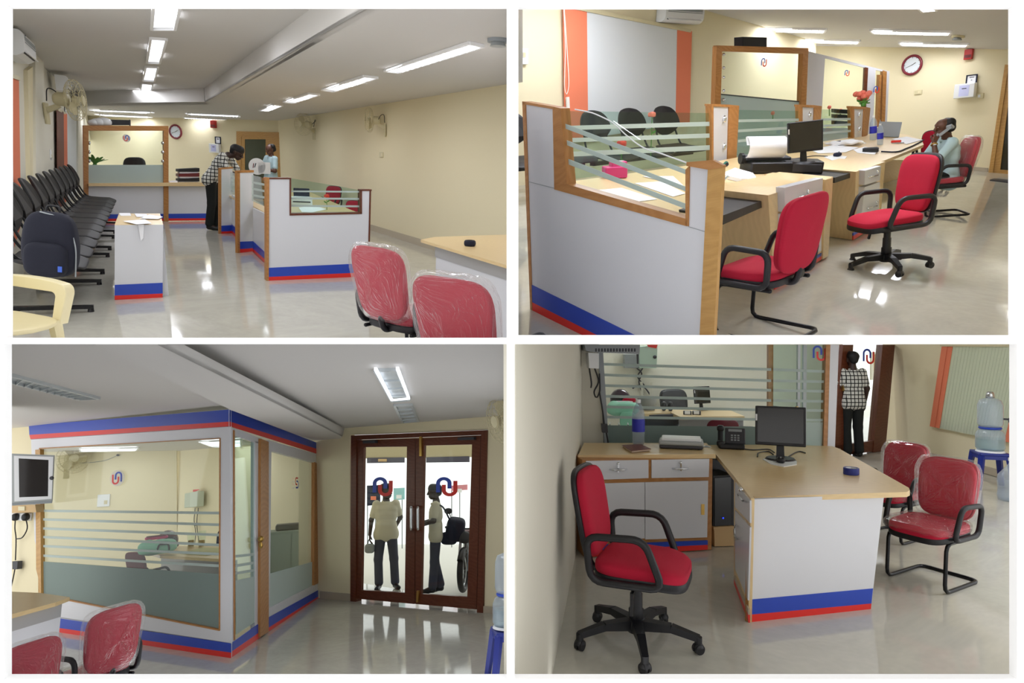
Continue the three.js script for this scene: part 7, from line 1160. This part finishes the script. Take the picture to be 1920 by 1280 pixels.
    const B = R.wall([1336, 1026], [1420, 1022]); put(B, 'back_panel', [[1336, 862], [1420, 862], [1420, 1024], [1336, 1026]], M.vent, -0.3, 0.03); const far = R.wall([1640, 1080], [1540, 960]); void far;
    { const o = thing('computer_tower', 'black computer tower with a blue light in the knee space', 'computer', null, F(1356, 1012)); laid(o, 'case', slab(B, [[1337, 892], [1374, 890], [1374, 988], [1337, 990]], 0.25, -0.02), M.black); laid(o, 'front_bezel', slab(B, [[1340, 896], [1371, 894], [1371, 984], [1340, 986]], 0.01, -0.012), phy('#0c0c12', 0.2)); laid(o, 'power_light', cushion(0.014, 0.014, 0.01, 1, 1, null, 8, 6).translate(...at(B, 1356, 971, 0).toArray()), std('#2040ff', 0.4, { emissive: '#3050ff', emissiveIntensity: 1.2 })); const k = thing('carton', 'beige carton under the computer tower', 'box', null, F(1356, 1022)); laid(k, 'carton', slab(B, [[1339, 990], [1375, 988], [1376, 1023], [1340, 1024]], 0.25, 0), M.tan); laid(k, 'carton_lid', slab(B, [[1338, 988], [1376, 986], [1376, 991], [1338, 993]], 0.26, 0.005), M.tan); }
    const G = (n, l, cat, x, y, to = [x, 1100]) => { const o = thing(n, l, cat, null, F(x, y, HD)); stand(o, R, o.position.clone(), F(...to, HD), {}); return o; };
    { const o = G('desk_telephone', 'dark desk telephone with handset on the desk corner', 'telephone', 1367, 842); o.scale.setScalar(1.15); part(o, 'base', rbox(0.19, 0.04, 0.18, 0.012, 0.02, 0.02, -0.08), M.black); part(o, 'keypad_panel', rbox(0.15, 0.13, 0.02, 0.008).rotateX(-0.45).translate(0.045, 0.095, -0.07), M.darkGrey); part(o, 'display', box(0.1, 0.02, 0.004).rotateX(-0.45).translate(0.045, 0.138, -0.076), M.grey); for (let r = 0; r < 3; r++) for (let c = 0; c < 3; c++) part(o, 'key', box(0.016, 0.011, 0.006).translate((c - 1) * 0.024, (1 - r) * 0.019 - 0.018, 0.012).rotateX(-0.45).translate(0.045, 0.095, -0.07), M.grey); part(o, 'handset', merge([tube([[-0.065, 0.02, -0.02], [-0.065, 0.15, -0.1]], 0.02), cushion(0.055, 0.05, 0.06, 0.7, 0.7).translate(-0.065, 0.04, -0.02), cushion(0.055, 0.05, 0.06, 0.7, 0.7).translate(-0.065, 0.15, -0.09)]), M.black); }
    { const o = monitor('black flat monitor on the office desk, turned aside', 0.36, 0.3); const X = F(1463, 862, HD); stand(o, R, X, X.clone().add(V(-0.42, 0, 1)), { top: 762, height: 0.41, lean: 1 }); }
    solo('mouse_pad', slab(R.level(HD + 0.006), [[1430, 860], [1470, 856], [1494, 864], [1494, 870], [1470, 874], [1445, 869]], 0.006), M.plasticWhite, 'white teardrop mouse pad under the monitor on the office desk', 'mouse pad');
    { const o = G('computer_mouse', 'black computer mouse on the white pad before the monitor', 'mouse', 1464, 868); o.position.addScaledVector(R.n, 0.006); part(o, 'shell', cushion(0.065, 0.045, 0.11, 0.8, 0.7).translate(0, 0.02, 0), M.black); part(o, 'wheel', cyl(0.008, 0.008, 0.012).rotateZ(Math.PI / 2).translate(0, 0.042, 0.03), M.grey); }
    { const o = G('tape_roll', 'blue tape roll alone on the office desk', 'tape roll', 1596, 889); part(o, 'ring', lathe([[0.036, 0], [0.05, 0], [0.052, 0.004], [0.052, 0.044], [0.05, 0.048], [0.036, 0.048], [0.036, 0]]), M.stool); part(o, 'core', lathe([[0.033, 0.001], [0.036, 0.001], [0.036, 0.047], [0.033, 0.047], [0.033, 0.001]]), M.plasticWhite); }
    for (const [pts, l] of [[[[1386, 840], [1410, 843], [1440, 842], [1452, 848]], 'cable from the desk telephone to the monitor'], [[[1420, 856], [1424, 848], [1440, 846], [1450, 852]], 'short cable loop beside the monitor foot'], [[[1478, 856], [1492, 848], [1500, 846], [1510, 849]], 'thin cable behind the monitor on the far side']]) solo('cable', wire(pts.map(([x, y]) => F(x, y, HD + 0.006)), 0.005), M.darkGrey, l, 'cable');
  }
  // chairs
  {
    const s = swivelChair('large red swivel chair with black armrests before the side cabinet', 'office chairs'), P = F(1193, 1205); stand(s, R, P, P.clone().add(V(0.92, 0, 0.38)), { top: 874, height: 1.03, lean: 1 });
    const c = cantileverChair('plastic-wrapped red chair beside the desk corner, whole frame visible', 'office visitor chairs', true), Q = F(1745, 1088); stand(c, R, Q, Q.clone().add(V(-0.86, 0, 0.5)), { top: 868, height: 1.0, lean: 1 });
    const d = copyOf(c, 'plastic-wrapped red chair partly behind the desk edge, nearer the door', 'office visitor chairs'), T = F(1672, 1006); stand(d, R, T, T.clone().add(V(-0.86, 0, 0.5)), { top: 836, height: 1.0, lean: 1 });
  }
}

renderer.render(scene, camera);
